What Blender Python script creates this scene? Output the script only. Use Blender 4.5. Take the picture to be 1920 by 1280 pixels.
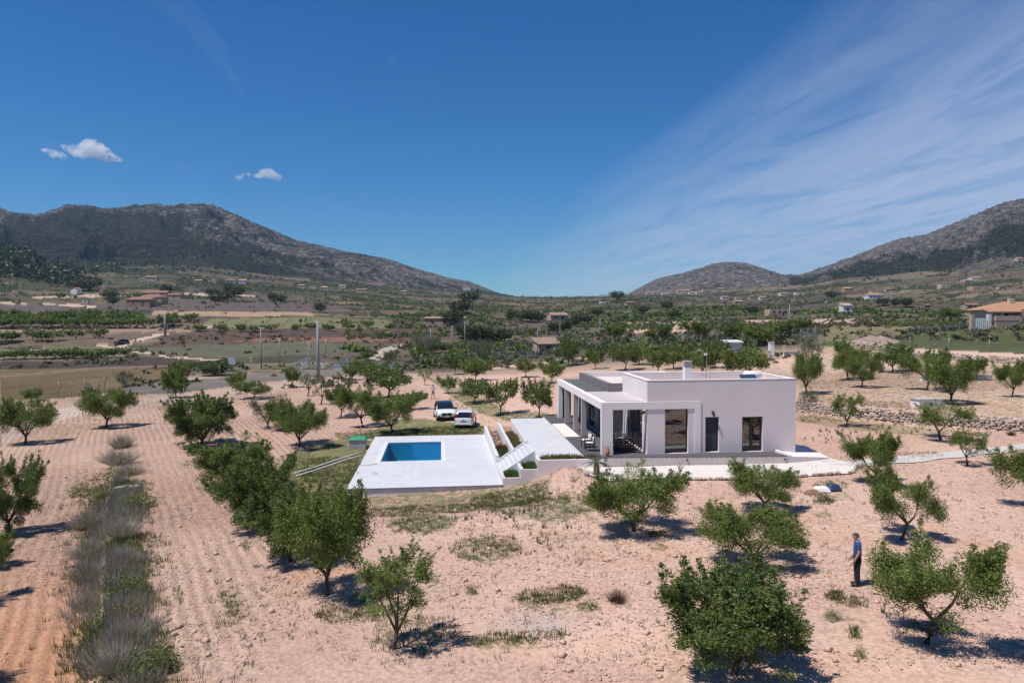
import bpy, bmesh, math, random
import numpy as np
from mathutils import Vector, Matrix

scene = bpy.context.scene
for o in list(bpy.data.objects):
    bpy.data.objects.remove(o, do_unlink=True)
COL = scene.collection
R_ = math.radians

# ------------------------------------------------------------------ camera
F = 1380.0            # focal length in photo pixels (1920 wide)
HC = 9.0              # the drone hovers nine metres above the yard


def cam_axes(vx=827.0, vy=594.0, roll=0.5):
    cy = np.array([(vx - 960) / F, -(vy - 640) / F, -1.0]); cy /= np.linalg.norm(cy)
    r = R_(roll); cz = np.array([-math.sin(r), math.cos(r), 0.0])
    cz -= cz.dot(cy) * cy; cz /= np.linalg.norm(cz)
    return np.array([np.cross(cy, cz), cy, cz])


RC = cam_axes()
cam_data = bpy.data.cameras.new('camera')
cam_data.sensor_fit = 'HORIZONTAL'; cam_data.sensor_width = 36.0
cam_data.lens = F / 1920 * 36.0
cam_data.clip_start = 0.5; cam_data.clip_end = 40000
cam = bpy.data.objects.new('camera', cam_data); COL.objects.link(cam)
M4 = Matrix.Identity(4)
for i in range(3):
    for j in range(3):
        M4[i][j] = RC[i, j]
M4[2][3] = HC
cam.matrix_world = M4
scene.camera = cam

# ------------------------------------------------------------------ sky and sun
SUN_EL = R_(64.0)
sdir = np.array([-math.cos(R_(21)), -math.sin(R_(21)), 0.0]) * math.cos(SUN_EL)
sdir[2] = math.sin(SUN_EL)                       # towards the sun
fwd3 = RC @ np.array([0, 0, -1.0])
FH = fwd3[:2] / np.linalg.norm(fwd3[:2])
RH = np.array([FH[1], -FH[0]])

SKY_STRENGTH = 0.078
SUN_STRENGTH = 5.0
EXPOSURE = 0.12

world = bpy.data.worlds.new('World'); scene.world = world
world.use_nodes = True
wn = world.node_tree.nodes; wl = world.node_tree.links
wn.clear()


def N(nodes, typ, **kw):
    n = nodes.new(typ)
    for k, v in kw.items():
        setattr(n, k, v)
    return n


def math_node(nodes, links, op, a, b=None, c=None, clamp=False):
    n = nodes.new('ShaderNodeMath'); n.operation = op; n.use_clamp = clamp
    for i, v in enumerate((a, b, c)):
        if v is None:
            continue
        if isinstance(v, (int, float)):
            n.inputs[i].default_value = v
        else:
            links.new(v, n.inputs[i])
    return n.outputs[0]


def ramp(nodes, links, fac, stops, interp='LINEAR'):
    n = nodes.new('ShaderNodeValToRGB'); cr = n.color_ramp; cr.interpolation = interp
    while len(cr.elements) < len(stops):
        cr.elements.new(0.5)
    for e, (p, c) in zip(cr.elements, stops):
        e.position = p
        e.color = (c, c, c, 1) if isinstance(c, (int, float)) else (*c[:3], 1)
    links.new(fac, n.inputs[0])
    return n.outputs[0]


def mix_col(nodes, links, fac, a, b, blend='MIX'):
    n = nodes.new('ShaderNodeMix'); n.data_type = 'RGBA'; n.blend_type = blend
    n.clamp_factor = True
    for idx, v in ((0, fac), (6, a), (7, b)):
        s = n.inputs[idx]
        if isinstance(v, (int, float)):
            s.default_value = v
        elif isinstance(v, (tuple, list)):
            s.default_value = (*v[:3], 1)
        else:
            links.new(v, s)
    return n.outputs[2]


def noise(nodes, links, vec, scale, detail=3.0, rough=0.55, dist=0.0):
    n = nodes.new('ShaderNodeTexNoise')
    n.inputs['Scale'].default_value = scale; n.inputs['Detail'].default_value = detail
    n.inputs['Roughness'].default_value = rough; n.inputs['Distortion'].default_value = dist
    if vec is not None:
        links.new(vec, n.inputs['Vector'])
    return n.outputs[0]


sky = N(wn, 'ShaderNodeTexSky', sky_type='NISHITA', sun_disc=False)
sky.sun_elevation = SUN_EL
sky.sun_rotation = math.atan2(sdir[0], sdir[1])
sky.altitude = 500; sky.air_density = 1.0; sky.dust_density = 0.1; sky.ozone_density = 4.0
tc = N(wn, 'ShaderNodeTexCoord')
# cirrus: a thin high sheet, laid out on a plane far above the valley
dot_r = N(wn, 'ShaderNodeVectorMath', operation='DOT_PRODUCT'); dot_r.inputs[1].default_value = (RH[0], RH[1], 0)
dot_f = N(wn, 'ShaderNodeVectorMath', operation='DOT_PRODUCT'); dot_f.inputs[1].default_value = (FH[0], FH[1], 0)
sepw = N(wn, 'ShaderNodeSeparateXYZ')
for nd in (dot_r, dot_f, sepw):
    wl.new(tc.outputs['Generated'], nd.inputs[0])
zc = math_node(wn, wl, 'MAXIMUM', sepw.outputs[2], 0.0)
zc = math_node(wn, wl, 'ADD', zc, 0.035)
pxx = math_node(wn, wl, 'DIVIDE', dot_r.outputs['Value'], zc)
pyy = math_node(wn, wl, 'DIVIDE', dot_f.outputs['Value'], zc)
comb = N(wn, 'ShaderNodeCombineXYZ')
# streaks run away from the viewer, turned a little to the right
sx_ = math_node(wn, wl, 'ADD', math_node(wn, wl, 'MULTIPLY', pxx, 0.94), math_node(wn, wl, 'MULTIPLY', pyy, 0.10))
sy_ = math_node(wn, wl, 'SUBTRACT', math_node(wn, wl, 'MULTIPLY', pyy, 0.94), math_node(wn, wl, 'MULTIPLY', pxx, 0.10))
wl.new(sx_, comb.inputs[0]); wl.new(math_node(wn, wl, 'MULTIPLY', sy_, 0.22), comb.inputs[1])
n_big = noise(wn, wl, comb.outputs[0], 0.55, 4, 0.55, 0.6)
n_fine = noise(wn, wl, comb.outputs[0], 3.2, 8, 0.66, 0.9)
edge = math_node(wn, wl, 'ADD', sx_, math_node(wn, wl, 'MULTIPLY', math_node(wn, wl, 'SUBTRACT', n_big, 0.5), 2.0))
sheet = ramp(wn, wl, math_node(wn, wl, 'DIVIDE', math_node(wn, wl, 'SUBTRACT', edge, 0.85), 4.6), [(0.0, 0.0), (0.10, 0.30), (0.22, 0.60), (0.5, 0.88), (1.0, 0.95)])
streak = ramp(wn, wl, n_fine, [(0.30, 0.30), (0.52, 0.78), (0.72, 1.0)])
veil = math_node(wn, wl, 'MULTIPLY', sheet, streak)
# faint torn wisps ahead of the sheet
n_w = noise(wn, wl, comb.outputs[0], 1.9, 9, 0.62, 1.6)
wisp = ramp(wn, wl, n_w, [(0.60, 0.0), (0.80, 0.5)])
wm = ramp(wn, wl, math_node(wn, wl, 'DIVIDE', math_node(wn, wl, 'ADD', sx_, 2.6), 6.0), [(0.0, 0.0), (0.35, 0.3), (0.6, 0.7)])
wisp = math_node(wn, wl, 'MULTIPLY', wisp, wm)
cl = math_node(wn, wl, 'MAXIMUM', veil, wisp)
up = ramp(wn, wl, sepw.outputs[2], [(0.0, 0.0), (0.02, 0.75), (0.08, 1.0)])
cl = math_node(wn, wl, 'MULTIPLY', math_node(wn, wl, 'MULTIPLY', cl, up), 0.92)
hsv = N(wn, 'ShaderNodeHueSaturation'); hsv.inputs['Hue'].default_value = 0.5
hsv.inputs['Saturation'].default_value = 1.36
hsv.inputs['Value'].default_value = 1.1
wl.new(sky.outputs[0], hsv.inputs['Color'])
sky_tint = mix_col(wn, wl, 1.0, hsv.outputs[0], (0.48, 0.83, 1.0), 'MULTIPLY')
sky_mix = mix_col(wn, wl, cl, sky_tint, (6.6, 7.3, 9.2))
bg = N(wn, 'ShaderNodeBackground'); bg.inputs['Strength'].default_value = SKY_STRENGTH
wl.new(sky_mix, bg.inputs['Color'])
wo = N(wn, 'ShaderNodeOutputWorld'); wl.new(bg.outputs[0], wo.inputs['Surface'])

sun_data = bpy.data.lights.new('sun', 'SUN')
sun_data.energy = SUN_STRENGTH; sun_data.angle = R_(0.53); sun_data.color = (1.0, 0.94, 0.86)
sun = bpy.data.objects.new('sun', sun_data); COL.objects.link(sun)
sun.location = (-40, -10, 90)
sun.rotation_euler = Vector(tuple(-sdir)).to_track_quat('-Z', 'Y').to_euler()

vs = scene.view_settings
vs.view_transform = 'Standard'; vs.look = 'None'; vs.exposure = EXPOSURE; vs.gamma = 1.0
vs.use_curve_mapping = False
scene.render.engine = 'CYCLES'
scene.cycles.max_bounces = 8
scene.cycles.volume_bounces = 5
scene.cycles.transparent_max_bounces = 12

# ------------------------------------------------------------------ helpers: numbers
rng = np.random.default_rng(7)
random.seed(7)


def _hash(ix, iy, seed):
    h = (ix.astype(np.int64) * 374761393 + iy.astype(np.int64) * 668265263 + seed * 974711) & 0x7fffffff
    h = ((h ^ (h >> 13)) * 1274126177) & 0x7fffffff
    return ((h ^ (h >> 16)) & 0xffff) / 65535.0


def vnoise(x, y, seed=0):
    x = np.asarray(x, float); y = np.asarray(y, float)
    ix = np.floor(x); iy = np.floor(y); fx = x - ix; fy = y - iy
    fx = fx * fx * (3 - 2 * fx); fy = fy * fy * (3 - 2 * fy)
    a = _hash(ix, iy, seed); b = _hash(ix + 1, iy, seed); c = _hash(ix, iy + 1, seed); d = _hash(ix + 1, iy + 1, seed)
    return (a + (b - a) * fx) * (1 - fy) + (c + (d - c) * fx) * fy


def fbm(x, y, seed=0, octv=4, gain=0.5):
    s = 0; a = 1.0; t = 0
    for i in range(octv):
        s = s + a * vnoise(np.asarray(x) * 2 ** i + 13.7 * i, np.asarray(y) * 2 ** i - 7.3 * i, seed + i); t += a; a *= gain
    return s / t - 0.5


def sst(x, a, b):
    t = np.clip((np.asarray(x, float) - a) / (b - a), 0, 1)
    return t * t * (3 - 2 * t)


def project(X, Y, Z):
    v = np.stack([np.asarray(X, float), np.asarray(Y, float), np.asarray(Z, float) - HC], -1) @ RC
    d = np.maximum(-v[..., 2], 1e-3)
    return 960 + F * v[..., 0] / d, 640 - F * v[..., 1] / d


def ray(px, py):
    return RC @ np.array([(px - 960) / F, -(py - 640) / F, -1.0])


def at_z(px, py, z):
    d = ray(px, py); t = (z - HC) / d[2]
    return np.array([0, 0, HC]) + d * t


def hor(px):
    return 594 - 0.00873 * (np.asarray(px, float) - 827)


# ------------------------------------------------------------------ terrain height
COLS = {
    -500: [(95, 752), (150, 700), (180, 676), (230, 645), (290, 616), (400, 588), (560, 560), (900, 535), (1300, 505), (1700, 495)],
    0: [(95, 754), (150, 697), (168, 690), (180, 671), (215, 655), (230, 640), (260, 634), (290, 613), (340, 596), (400, 586), (560, 561), (800, 546), (1150, 520), (1600, 500)],
    150: [(95, 752), (150, 696), (168, 689), (180, 671), (215, 655), (230, 640), (260, 634), (290, 613), (350, 595), (400, 586), (560, 562), (800, 547), (1150, 523), (1700, 497)],
    300: [(95, 748), (150, 695), (165, 684), (180, 668), (225, 645), (240, 632), (300, 612), (350, 592), (400, 584), (520, 566), (700, 549), (1150, 521), (1800, 490)],
    600: [(95, 744), (145, 696), (165, 684), (180, 665), (220, 638), (240, 626), (320, 598), (380, 588), (450, 580), (700, 561), (1200, 541), (1900, 520)],
    830: [(95, 741), (145, 693), (190, 662), (230, 640), (300, 614), (330, 606), (500, 586), (1000, 562), (1700, 550), (2200, 544)],
    1000: [(95, 735), (140, 689), (165, 668), (220, 640), (380, 603), (600, 583), (1200, 566), (2300, 557)],
    1200: [(95, 727), (130, 684), (165, 652), (230, 617), (300, 602), (550, 576), (1100, 561), (1900, 553)],
    1360: [(95, 722), (125, 683), (150, 655), (220, 612), (340, 591), (600, 570), (1200, 552), (1900, 540)],
    1480: [(95, 714), (125, 668), (150, 640), (220, 606), (340, 590), (600, 570), (1100, 548), (1800, 533)],
    1600: [(95, 702), (112, 672), (125, 645), (150, 622), (190, 602), (300, 588), (500, 571), (1000, 541), (1600, 516)],
    1750: [(95, 694), (104, 678), (108, 662), (130, 630), (160, 611), (200, 602), (350, 585), (600, 560), (1000, 531), (1500, 500)],
    1900: [(95, 691), (102, 682), (107, 664), (135, 622), (160, 606), (200, 596), (350, 570), (600, 546), (1000, 520), (1500, 482)],
    2500: [(95, 690), (102, 676), (107, 660), (135, 616), (200, 590), (350, 555), (600, 526), (1000, 490), (1500, 440)],
}
SKYL = [(-600, 420), (-300, 380), (-100, 385), (0, 393), (40, 405), (85, 407), (112, 397), (128, 389), (165, 388), (190, 393), (230, 394), (255, 387), (290, 384), (330, 386),
        (345, 384), (380, 384), (405, 389), (440, 401), (480, 418), (520, 437), (560, 453), (600, 461), (640, 470), (690, 479), (735, 486), (760, 496), (800, 509), (850, 522), (880, 527),
        (905, 537), (935, 549), (958, 556), (1060, 558), (1120, 556), (1170, 554), (1185, 546), (1205, 534), (1235, 520), (1270, 513), (1310, 503), (1335, 494), (1365, 490), (1400, 492), (1440, 504),
        (1470, 513), (1500, 513), (1540, 500), (1580, 487), (1620, 470), (1660, 452), (1690, 442), (1735, 436), (1780, 417), (1820, 400), (1860, 383), (1900, 371), (1930, 366), (2100, 335), (2500, 260)]
SKYD = [(-600, 2500), (0, 2600), (350, 2700), (600, 2950), (800, 3300), (930, 3700), (1000, 3600), (1170, 3300), (1280, 2900), (1440, 2800), (1500, 2900), (1700, 2500), (1920, 2300), (2500, 2300)]
BASED = [(-500, 1300), (0, 1450), (300, 1650), (600, 1800), (830, 2300), (960, 2900), (1170, 2500), (1300, 2050), (1480, 1900), (1600, 1550), (1900, 1250), (2500, 1100)]

LG = np.log(np.geomspace(95, 3200, 420))
PXC = np.array(sorted(COLS))
ZT = np.zeros((len(PXC), len(LG)))
for ci, c in enumerate(PXC):
    d = np.array([q[0] for q in COLS[c]], float); r = np.array([q[1] for q in COLS[c]], float)
    rows = np.interp(LG, np.log(d), r)
    ZT[ci] = HC - np.exp(LG) * (rows - hor(c)) / F
# soften the kinks of the profiles along the distance
ker = np.ones(7) / 7
for ci in range(len(PXC)):
    ZT[ci] = np.convolve(np.pad(ZT[ci], 3, mode='edge'), ker, mode='valid')


def valley_z(px, D):
    l = np.clip(np.log(np.maximum(D, 1)), LG[0], LG[-1])
    fi = (l - LG[0]) / (LG[1] - LG[0]); i0 = np.clip(fi.astype(int), 0, len(LG) - 2); ft = fi - i0
    p = np.clip(px, PXC[0], PXC[-1]); j = np.clip(np.searchsorted(PXC, p, side='right') - 1, 0, len(PXC) - 2)
    t = (p - PXC[j]) / (PXC[j + 1] - PXC[j]); t = t * t * (3 - 2 * t) * 0.6 + t * 0.4
    a = ZT[j, i0] * (1 - ft) + ZT[j, i0 + 1] * ft
    b = ZT[j + 1, i0] * (1 - ft) + ZT[j + 1, i0 + 1] * ft
    return a * (1 - t) + b * t


WALL_R = [at_z(px, py, 0.25)[:2] for px, py in ((1440, 766), (1495, 772), (1590, 786), (1700, 798), (1830, 809), (1920, 818), (2060, 833))]
WRX = np.array([p[0] for p in WALL_R]); WRY = np.array([p[1] for p in WALL_R])
WALL_L = [at_z(px, py, -1.4)[:2] for px, py in ((212, 1500), (207, 1280), (201, 1150), (202, 1060), (205, 970), (212, 900), (222, 845))]
WLX = np.array([p[0] for p in WALL_L]); WLY = np.array([p[1] for p in WALL_L])


def near_z(X, Y):
    a = np.interp(X, [-60, -14, -5.5, 3.5, 5.5, 8.0, 22, 60], [-2.2, -1.55, -1.45, -1.08, -0.75, -0.08, 0.08, 0.9])
    b = np.interp(X, [-60, -12, 8, 60], [-2.0, -1.35, -0.1, 0.5])
    z = b + (a - b) * sst(Y, 33, 41)
    back = np.interp(X, [-60, -10, 4, 9, 24, 60], [-2.0, -1.3, -0.9, -0.3, 0.1, 0.6])
    z = z + (back - z) * sst(Y, 58, 66)
    # terrace above the dry stone wall, right of the house
    yl = np.interp(X, WRX, WRY)
    st = sst(Y, yl + 0.15, yl + 0.75) * sst(X, 24.5, 27.5)
    z = z + st * 1.05
    # lower terrace left of the stone strip
    xl = np.interp(Y, WLY, WLX)
    z = z - 0.45 * sst(-X, -xl + 0.0, -xl + 0.6) * (1 - sst(Y, 52, 64))
    # soil heaped against the planter
    z = z + 0.72 * np.exp(-(((X - 6.75) / 1.25) ** 2 + ((Y - 40.7) / 1.9) ** 2)) * (1 + 0.5 * fbm(X * 1.3, Y * 1.3, 5))
    return z


def terrain(X, Y):
    X = np.asarray(X, float); Y = np.asarray(Y, float)
    D = X * FH[0] + Y * FH[1]; S = X * RH[0] + Y * RH[1]
    px = 960 + F * S / np.maximum(D, 1.0)
    zn = near_z(X, Y)
    Db = np.interp(px, *zip(*BASED)); Ds = np.interp(px, *zip(*SKYD)); Sr = np.interp(px, *zip(*SKYL))
    zv = valley_z(px, np.minimum(D, Db))
    z = zn + (zv - zn) * sst(D, 72, 97)
    z = z + 0.10 * fbm(X * 0.35, Y * 0.35, 21, 3) * (1 - sst(D, 150, 300))
    z = z + 2.6 * fbm(X * 0.02, Y * 0.02, 3, 4) * sst(D, 140, 420)
    # terraces on the slopes
    hstep = 2.2 + 1.6 * sst(D, 300, 900)
    t = (z + 2.5 * fbm(X * 0.008, Y * 0.008, 77, 2)) / hstep
    fr = t - np.floor(t)
    z = z + hstep * (sst(fr, 0.72, 0.98) - fr) * 0.75 * sst(D, 160, 230) * (1 - sst(D, 1500, 2100))
    # mountains
    zs = HC + Ds * (hor(px) - Sr) / F
    tt = (D - Db) / (Ds - Db)
    zb = valley_z(px, np.minimum(D, Db))
    g = np.clip(tt, 0, 1)
    amp = np.clip((zs - zb) / 300, 0.03, 1.2)
    env = np.clip(g * 5, 0, 1) * (0.16 + np.clip((1 - g) * 2.2, 0, 0.84))
    rx = X * 0.0042; ry = Y * 0.0042
    rid = 1 - 2 * np.abs(fbm(rx + 0.6 * fbm(rx, ry, 44, 2), ry, 31, 5))
    zm = zb + (zs - zb) * (0.85 * g ** 1.15 + 0.15 * sst(g, 0, 1))
    zm = zm + amp * env * (150 * (rid - 0.80) + 95 * fbm(X * 0.011, Y * 0.011, 91, 5, 0.68))
    tq = zm / 48.0 + 2.2 * fbm(X * 0.0022, Y * 0.0022, 120, 3)
    fq = tq - np.floor(tq)
    zm = zm + 48 * (sst(fq, 0.5, 0.85) - fq) * 0.55 * np.clip(g * 6, 0, 1) * np.clip((1 - g) * 5, 0, 1) * np.clip(amp * 1.5, 0, 1) * sst(vnoise(X * .003, Y * .003, 121), .25, .6)
    far = zs - np.maximum(D - Ds, 0) * 0.35
    zm = np.where(tt > 1, far, zm)
    z = np.where(tt > 0, z + (zm - zb), z)
    # wooded spur at the foot of the left mountain
    z = z + 46 * np.exp(-(((px - 20) / 95.0) ** 2 + ((D - 1130) / 230.0) ** 2)) * (0.85 + 0.6 * fbm(X * 0.01, Y * 0.01, 8, 3))
    return z


def ground_z(x, y):
    return float(terrain(np.array([x]), np.array([y]))[0])


_TS = np.geomspace(6, 5200, 1700)


def ground_at(px, py):
    d = ray(px, py)
    X = d[0] * _TS; Y = d[1] * _TS; Z = HC + d[2] * _TS
    h = Z - terrain(X, Y)
    k = np.where(h < 0)[0]
    if len(k) == 0:
        k0 = len(_TS) - 1; t = _TS[k0]
    else:
        k0 = max(k[0], 1); a, b = h[k0 - 1], h[k0]
        t = _TS[k0 - 1] + (_TS[k0] - _TS[k0 - 1]) * a / (a - b)
    x, y = d[0] * t, d[1] * t
    return np.array([x, y, ground_z(x, y)]), float(x * FH[0] + y * FH[1])


# ------------------------------------------------------------------ helpers: meshes and objects
def mesh_np(name, V, Q, smooth=False, attrs=None):
    """V (n,3), Q (m,k) with equal polygon size k"""
    V = np.asarray(V, np.float32); Q = np.asarray(Q, np.int32)
    me = bpy.data.meshes.new(name)
    me.vertices.add(len(V)); me.vertices.foreach_set('co', V.ravel())
    k = Q.shape[1]
    me.loops.add(Q.size); me.loops.foreach_set('vertex_index', Q.ravel())
    me.polygons.add(len(Q)); me.polygons.foreach_set('loop_start', np.arange(0, Q.size, k, dtype=np.int32))
    if smooth:
        me.polygons.foreach_set('use_smooth', np.ones(len(Q), bool))
    if attrs:
        for an, (typ, arr) in attrs.items():
            a = me.attributes.new(an, typ, 'POINT')
            arr = np.asarray(arr, np.float32)
            a.data.foreach_set('color' if typ == 'FLOAT_COLOR' else 'value', arr.ravel())
    me.update(calc_edges=True)
    return me


class MB:
    """collects boxes, prisms, tubes and loose faces for one mesh"""

    def __init__(s):
        s.v = []; s.f = []

    def add(s, V, Fc):
        o = len(s.v); s.v += [tuple(p) for p in V]; s.f += [tuple(i + o for i in f) for f in Fc]
        return s

    def box(s, x0, x1, y0, y1, z0, z1):
        return s.add([(x0, y0, z0), (x1, y0, z0), (x1, y1, z0), (x0, y1, z0), (x0, y0, z1), (x1, y0, z1), (x1, y1, z1), (x0, y1, z1)],
                     [(0, 3, 2, 1), (4, 5, 6, 7), (0, 1, 5, 4), (1, 2, 6, 5), (2, 3, 7, 6), (3, 0, 4, 7)])

    def prism(s, poly, z0, z1):
        n = len(poly)
        V = [(p[0], p[1], z0) for p in poly] + [(p[0], p[1], z1) for p in poly]
        Fc = [tuple(range(n - 1, -1, -1)), tuple(range(n, 2 * n))] + [(i, (i + 1) % n, n + (i + 1) % n, n + i) for i in range(n)]
        return s.add(V, Fc)

    def hexa(s, b, t):
        return s.add(list(b) + list(t), [(0, 3, 2, 1), (4, 5, 6, 7), (0, 1, 5, 4), (1, 2, 6, 5), (2, 3, 7, 6), (3, 0, 4, 7)])

    def tube(s, pts, rad, n=6, cap=True):
        pts = [np.array(p, float) for p in pts]
        if isinstance(rad, (int, float)):
            rad = [rad] * len(pts)
        V = []; Fc = []
        up0 = np.array([0.0, 0, 1.0])
        for i, p in enumerate(pts):
            d = (pts[min(i + 1, len(pts) - 1)] - pts[max(i - 1, 0)]); d = d / (np.linalg.norm(d) + 1e-9)
            a = np.cross(d, up0 if abs(d[2]) < 0.95 else np.array([1.0, 0, 0])); a /= np.linalg.norm(a); b = np.cross(d, a)
            for k in range(n):
                an = 2 * math.pi * k / n
                V.append(p + rad[i] * (a * math.cos(an) + b * math.sin(an)))
        for i in range(len(pts) - 1):
            for k in range(n):
                k2 = (k + 1) % n
                Fc.append((i * n + k, (i + 1) * n + k, (i + 1) * n + k2, i * n + k2))
        if cap:
            Fc.append(tuple(range(n))); Fc.append(tuple((len(pts) - 1) * n + k for k in range(n - 1, -1, -1)))
        return s.add(V, Fc)

    def cyl(s, c, r, z0, z1, n=16, r1=None):
        return s.tube([(c[0], c[1], z0), (c[0], c[1], z1)], [r, r if r1 is None else r1], n)

    def mesh(s, name, smooth=False, bevel=0):
        me = bpy.data.meshes.new(name); me.from_pydata(s.v, [], s.f)
        bm = bmesh.new(); bm.from_mesh(me)
        bmesh.ops.recalc_face_normals(bm, faces=bm.faces[:])
        if bevel:
            bmesh.ops.bevel(bm, geom=bm.edges[:], offset=bevel, segments=1, affect='EDGES', clamp_overlap=True)
        if smooth:
            for f in bm.faces:
                f.smooth = True
        bm.to_mesh(me); bm.free(); me.update()
        return me

    def build(s, name, mat, parent=None, smooth=False, bevel=0):
        return link(name, s.mesh(name, smooth, bevel), mat, parent)


def link(name, me, mat=None, parent=None):
    o = bpy.data.objects.new(name, me); COL.objects.link(o)
    if mat is not None and me is not None and not me.materials:
        me.materials.append(mat)
    if parent is not None:
        o.parent = parent
    return o


def empty(name, loc=(0, 0, 0), rz=0.0, scale=None):
    o = bpy.data.objects.new(name, None); COL.objects.link(o)
    o.empty_display_size = 0.3
    o.location = tuple(float(c) for c in loc); o.rotation_euler = (0, 0, rz)
    if scale is not None:
        o.scale = scale
    return o


def tag(o, label=None, cat=None, group=None, kind=None):
    if label: o['label'] = label
    if cat: o['category'] = cat
    if group: o['group'] = group
    if kind: o['kind'] = kind
    return o


ORD = ['first', 'second', 'third', 'fourth', 'fifth', 'sixth', 'seventh', 'eighth', 'ninth', 'tenth', 'eleventh', 'twelfth', 'thirteenth', 'fourteenth', 'fifteenth',
       'sixteenth', 'seventeenth', 'eighteenth', 'nineteenth', 'twentieth']
ORD += ['twenty-' + w for w in ORD[:9]] + ['thirtieth'] + ['thirty-' + w for w in ORD[:9]] + ['fortieth'] + ['forty-' + w for w in ORD[:9]]


# ------------------------------------------------------------------ materials
MATS = {}


def mat_basic(name, col, rough=0.7, var=0.12, vscale=3.0, bump=0.0, bscale=20.0, metal=0.0, spec=0.3, detail=4):
    if name in MATS:
        return MATS[name]
    m = bpy.data.materials.new(name); m.use_nodes = True
    n = m.node_tree.nodes; l = m.node_tree.links
    p = n['Principled BSDF']; p.inputs['Roughness'].default_value = rough
    p.inputs['Metallic'].default_value = metal; p.inputs['Specular IOR Level'].default_value = spec
    t = n.new('ShaderNodeTexCoord')
    if var > 0:
        nz = noise(n, l, t.outputs['Object'], vscale, detail, 0.6)
        lo = tuple(c * (1 - var) for c in col); hi = tuple(min(c * (1 + var), 0.95) for c in col)
        l.new(ramp(n, l, nz, [(0.28, lo), (0.72, hi)]), p.inputs['Base Color'])
    else:
        p.inputs['Base Color'].default_value = (*col, 1)
    if bump > 0:
        b = n.new('ShaderNodeBump'); b.inputs['Strength'].default_value = bump; b.inputs['Distance'].default_value = 0.02
        l.new(noise(n, l, t.outputs['Object'], bscale, 5, 0.6), b.inputs['Height']); l.new(b.outputs[0], p.inputs['Normal'])
    MATS[name] = m
    return m


def mat_stucco(name, col, streak=0.10):
    """painted render with faint water streaks and blotches"""
    m = bpy.data.materials.new(name); m.use_nodes = True
    n = m.node_tree.nodes; l = m.node_tree.links
    p = n['Principled BSDF']; p.inputs['Roughness'].default_value = 0.85; p.inputs['Specular IOR Level'].default_value = 0.2
    t = n.new('ShaderNodeTexCoord'); mp = n.new('ShaderNodeMapping'); mp.inputs['Scale'].default_value = (0.9, 0.9, 0.38)
    l.new(t.outputs['Object'], mp.inputs[0])
    a = noise(n, l, mp.outputs[0], 1.0, 6, 0.65); b = noise(n, l, t.outputs['Object'], 0.55, 4, 0.6)
    f = math_node(n, l, 'ADD', math_node(n, l, 'MULTIPLY', a, 0.5), math_node(n, l, 'MULTIPLY', b, 0.5))
    l.new(ramp(n, l, f, [(0.33, tuple(c * (1 - streak) for c in col)), (0.6, col), (0.75, tuple(min(c * 1.04, 0.9) for c in col))]), p.inputs['Base Color'])
    bp = n.new('ShaderNodeBump'); bp.inputs['Strength'].default_value = 0.15; bp.inputs['Distance'].default_value = 0.01
    l.new(noise(n, l, t.outputs['Object'], 40, 4, 0.6), bp.inputs['Height']); l.new(bp.outputs[0], p.inputs['Normal'])
    return m


def mat_leaf(name, dark, light, transl=0.35):
    m = bpy.data.materials.new(name); m.use_nodes = True
    n = m.node_tree.nodes; l = m.node_tree.links; n.clear()
    at = n.new('ShaderNodeAttribute'); at.attribute_name = 'lv'
    oi = n.new('ShaderNodeObjectInfo')
    f = math_node(n, l, 'ADD', math_node(n, l, 'MULTIPLY', at.outputs['Fac'], 0.8), math_node(n, l, 'MULTIPLY', oi.outputs['Random'], 0.2))
    c = ramp(n, l, f, [(0.0, dark), (1.0, light)])
    di = n.new('ShaderNodeBsdfPrincipled'); di.inputs['Roughness'].default_value = 0.5; di.inputs['Specular IOR Level'].default_value = 0.25
    l.new(c, di.inputs['Base Color'])
    tr = n.new('ShaderNodeBsdfTranslucent')
    l.new(mix_col(n, l, 0.5, c, (0.16, 0.2, 0.03)), tr.inputs['Color'])
    mx = n.new('ShaderNodeMixShader'); mx.inputs[0].default_value = transl
    l.new(di.outputs[0], mx.inputs[1]); l.new(tr.outputs[0], mx.inputs[2])
    o = n.new('ShaderNodeOutputMaterial'); l.new(mx.outputs[0], o.inputs[0])
    return m


M_LEAF = mat_leaf('almond_leaf', (0.062, 0.098, 0.022), (0.23, 0.29, 0.075))
M_LEAF2 = mat_leaf('almond_leaf_dark', (0.050, 0.086, 0.022), (0.175, 0.235, 0.065))
M_OLIVE = mat_leaf('olive_leaf', (0.07, 0.085, 0.06), (0.17, 0.19, 0.13))
M_PINE = mat_leaf('pine_needles', (0.022, 0.036, 0.014), (0.06, 0.082, 0.032), 0.15)
M_GRASS = mat_leaf('grass_blades', (0.11, 0.12, 0.045), (0.28, 0.26, 0.12))
M_DRY = mat_leaf('dry_stalks', (0.24, 0.20, 0.175), (0.48, 0.42, 0.37), 0.35)
M_SCRUB = mat_leaf('scrub_leaf', (0.055, 0.06, 0.03), (0.15, 0.135, 0.075), 0.2)
M_PALM = mat_leaf('palm_frond', (0.03, 0.048, 0.016), (0.09, 0.12, 0.04))
M_AGAVE = mat_leaf('agave_leaf', (0.10, 0.14, 0.12), (0.22, 0.27, 0.24), 0.1)
M_YELLOW = mat_leaf('hedge_leaf', (0.07, 0.08, 0.015), (0.24, 0.22, 0.05))
M_BARK = mat_basic('bark', (0.075, 0.055, 0.045), 0.9, 0.35, 14, 0.5, 40)
M_BARK2 = mat_basic('pale_bark', (0.16, 0.13, 0.11), 0.9, 0.3, 14, 0.5, 40)

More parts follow.
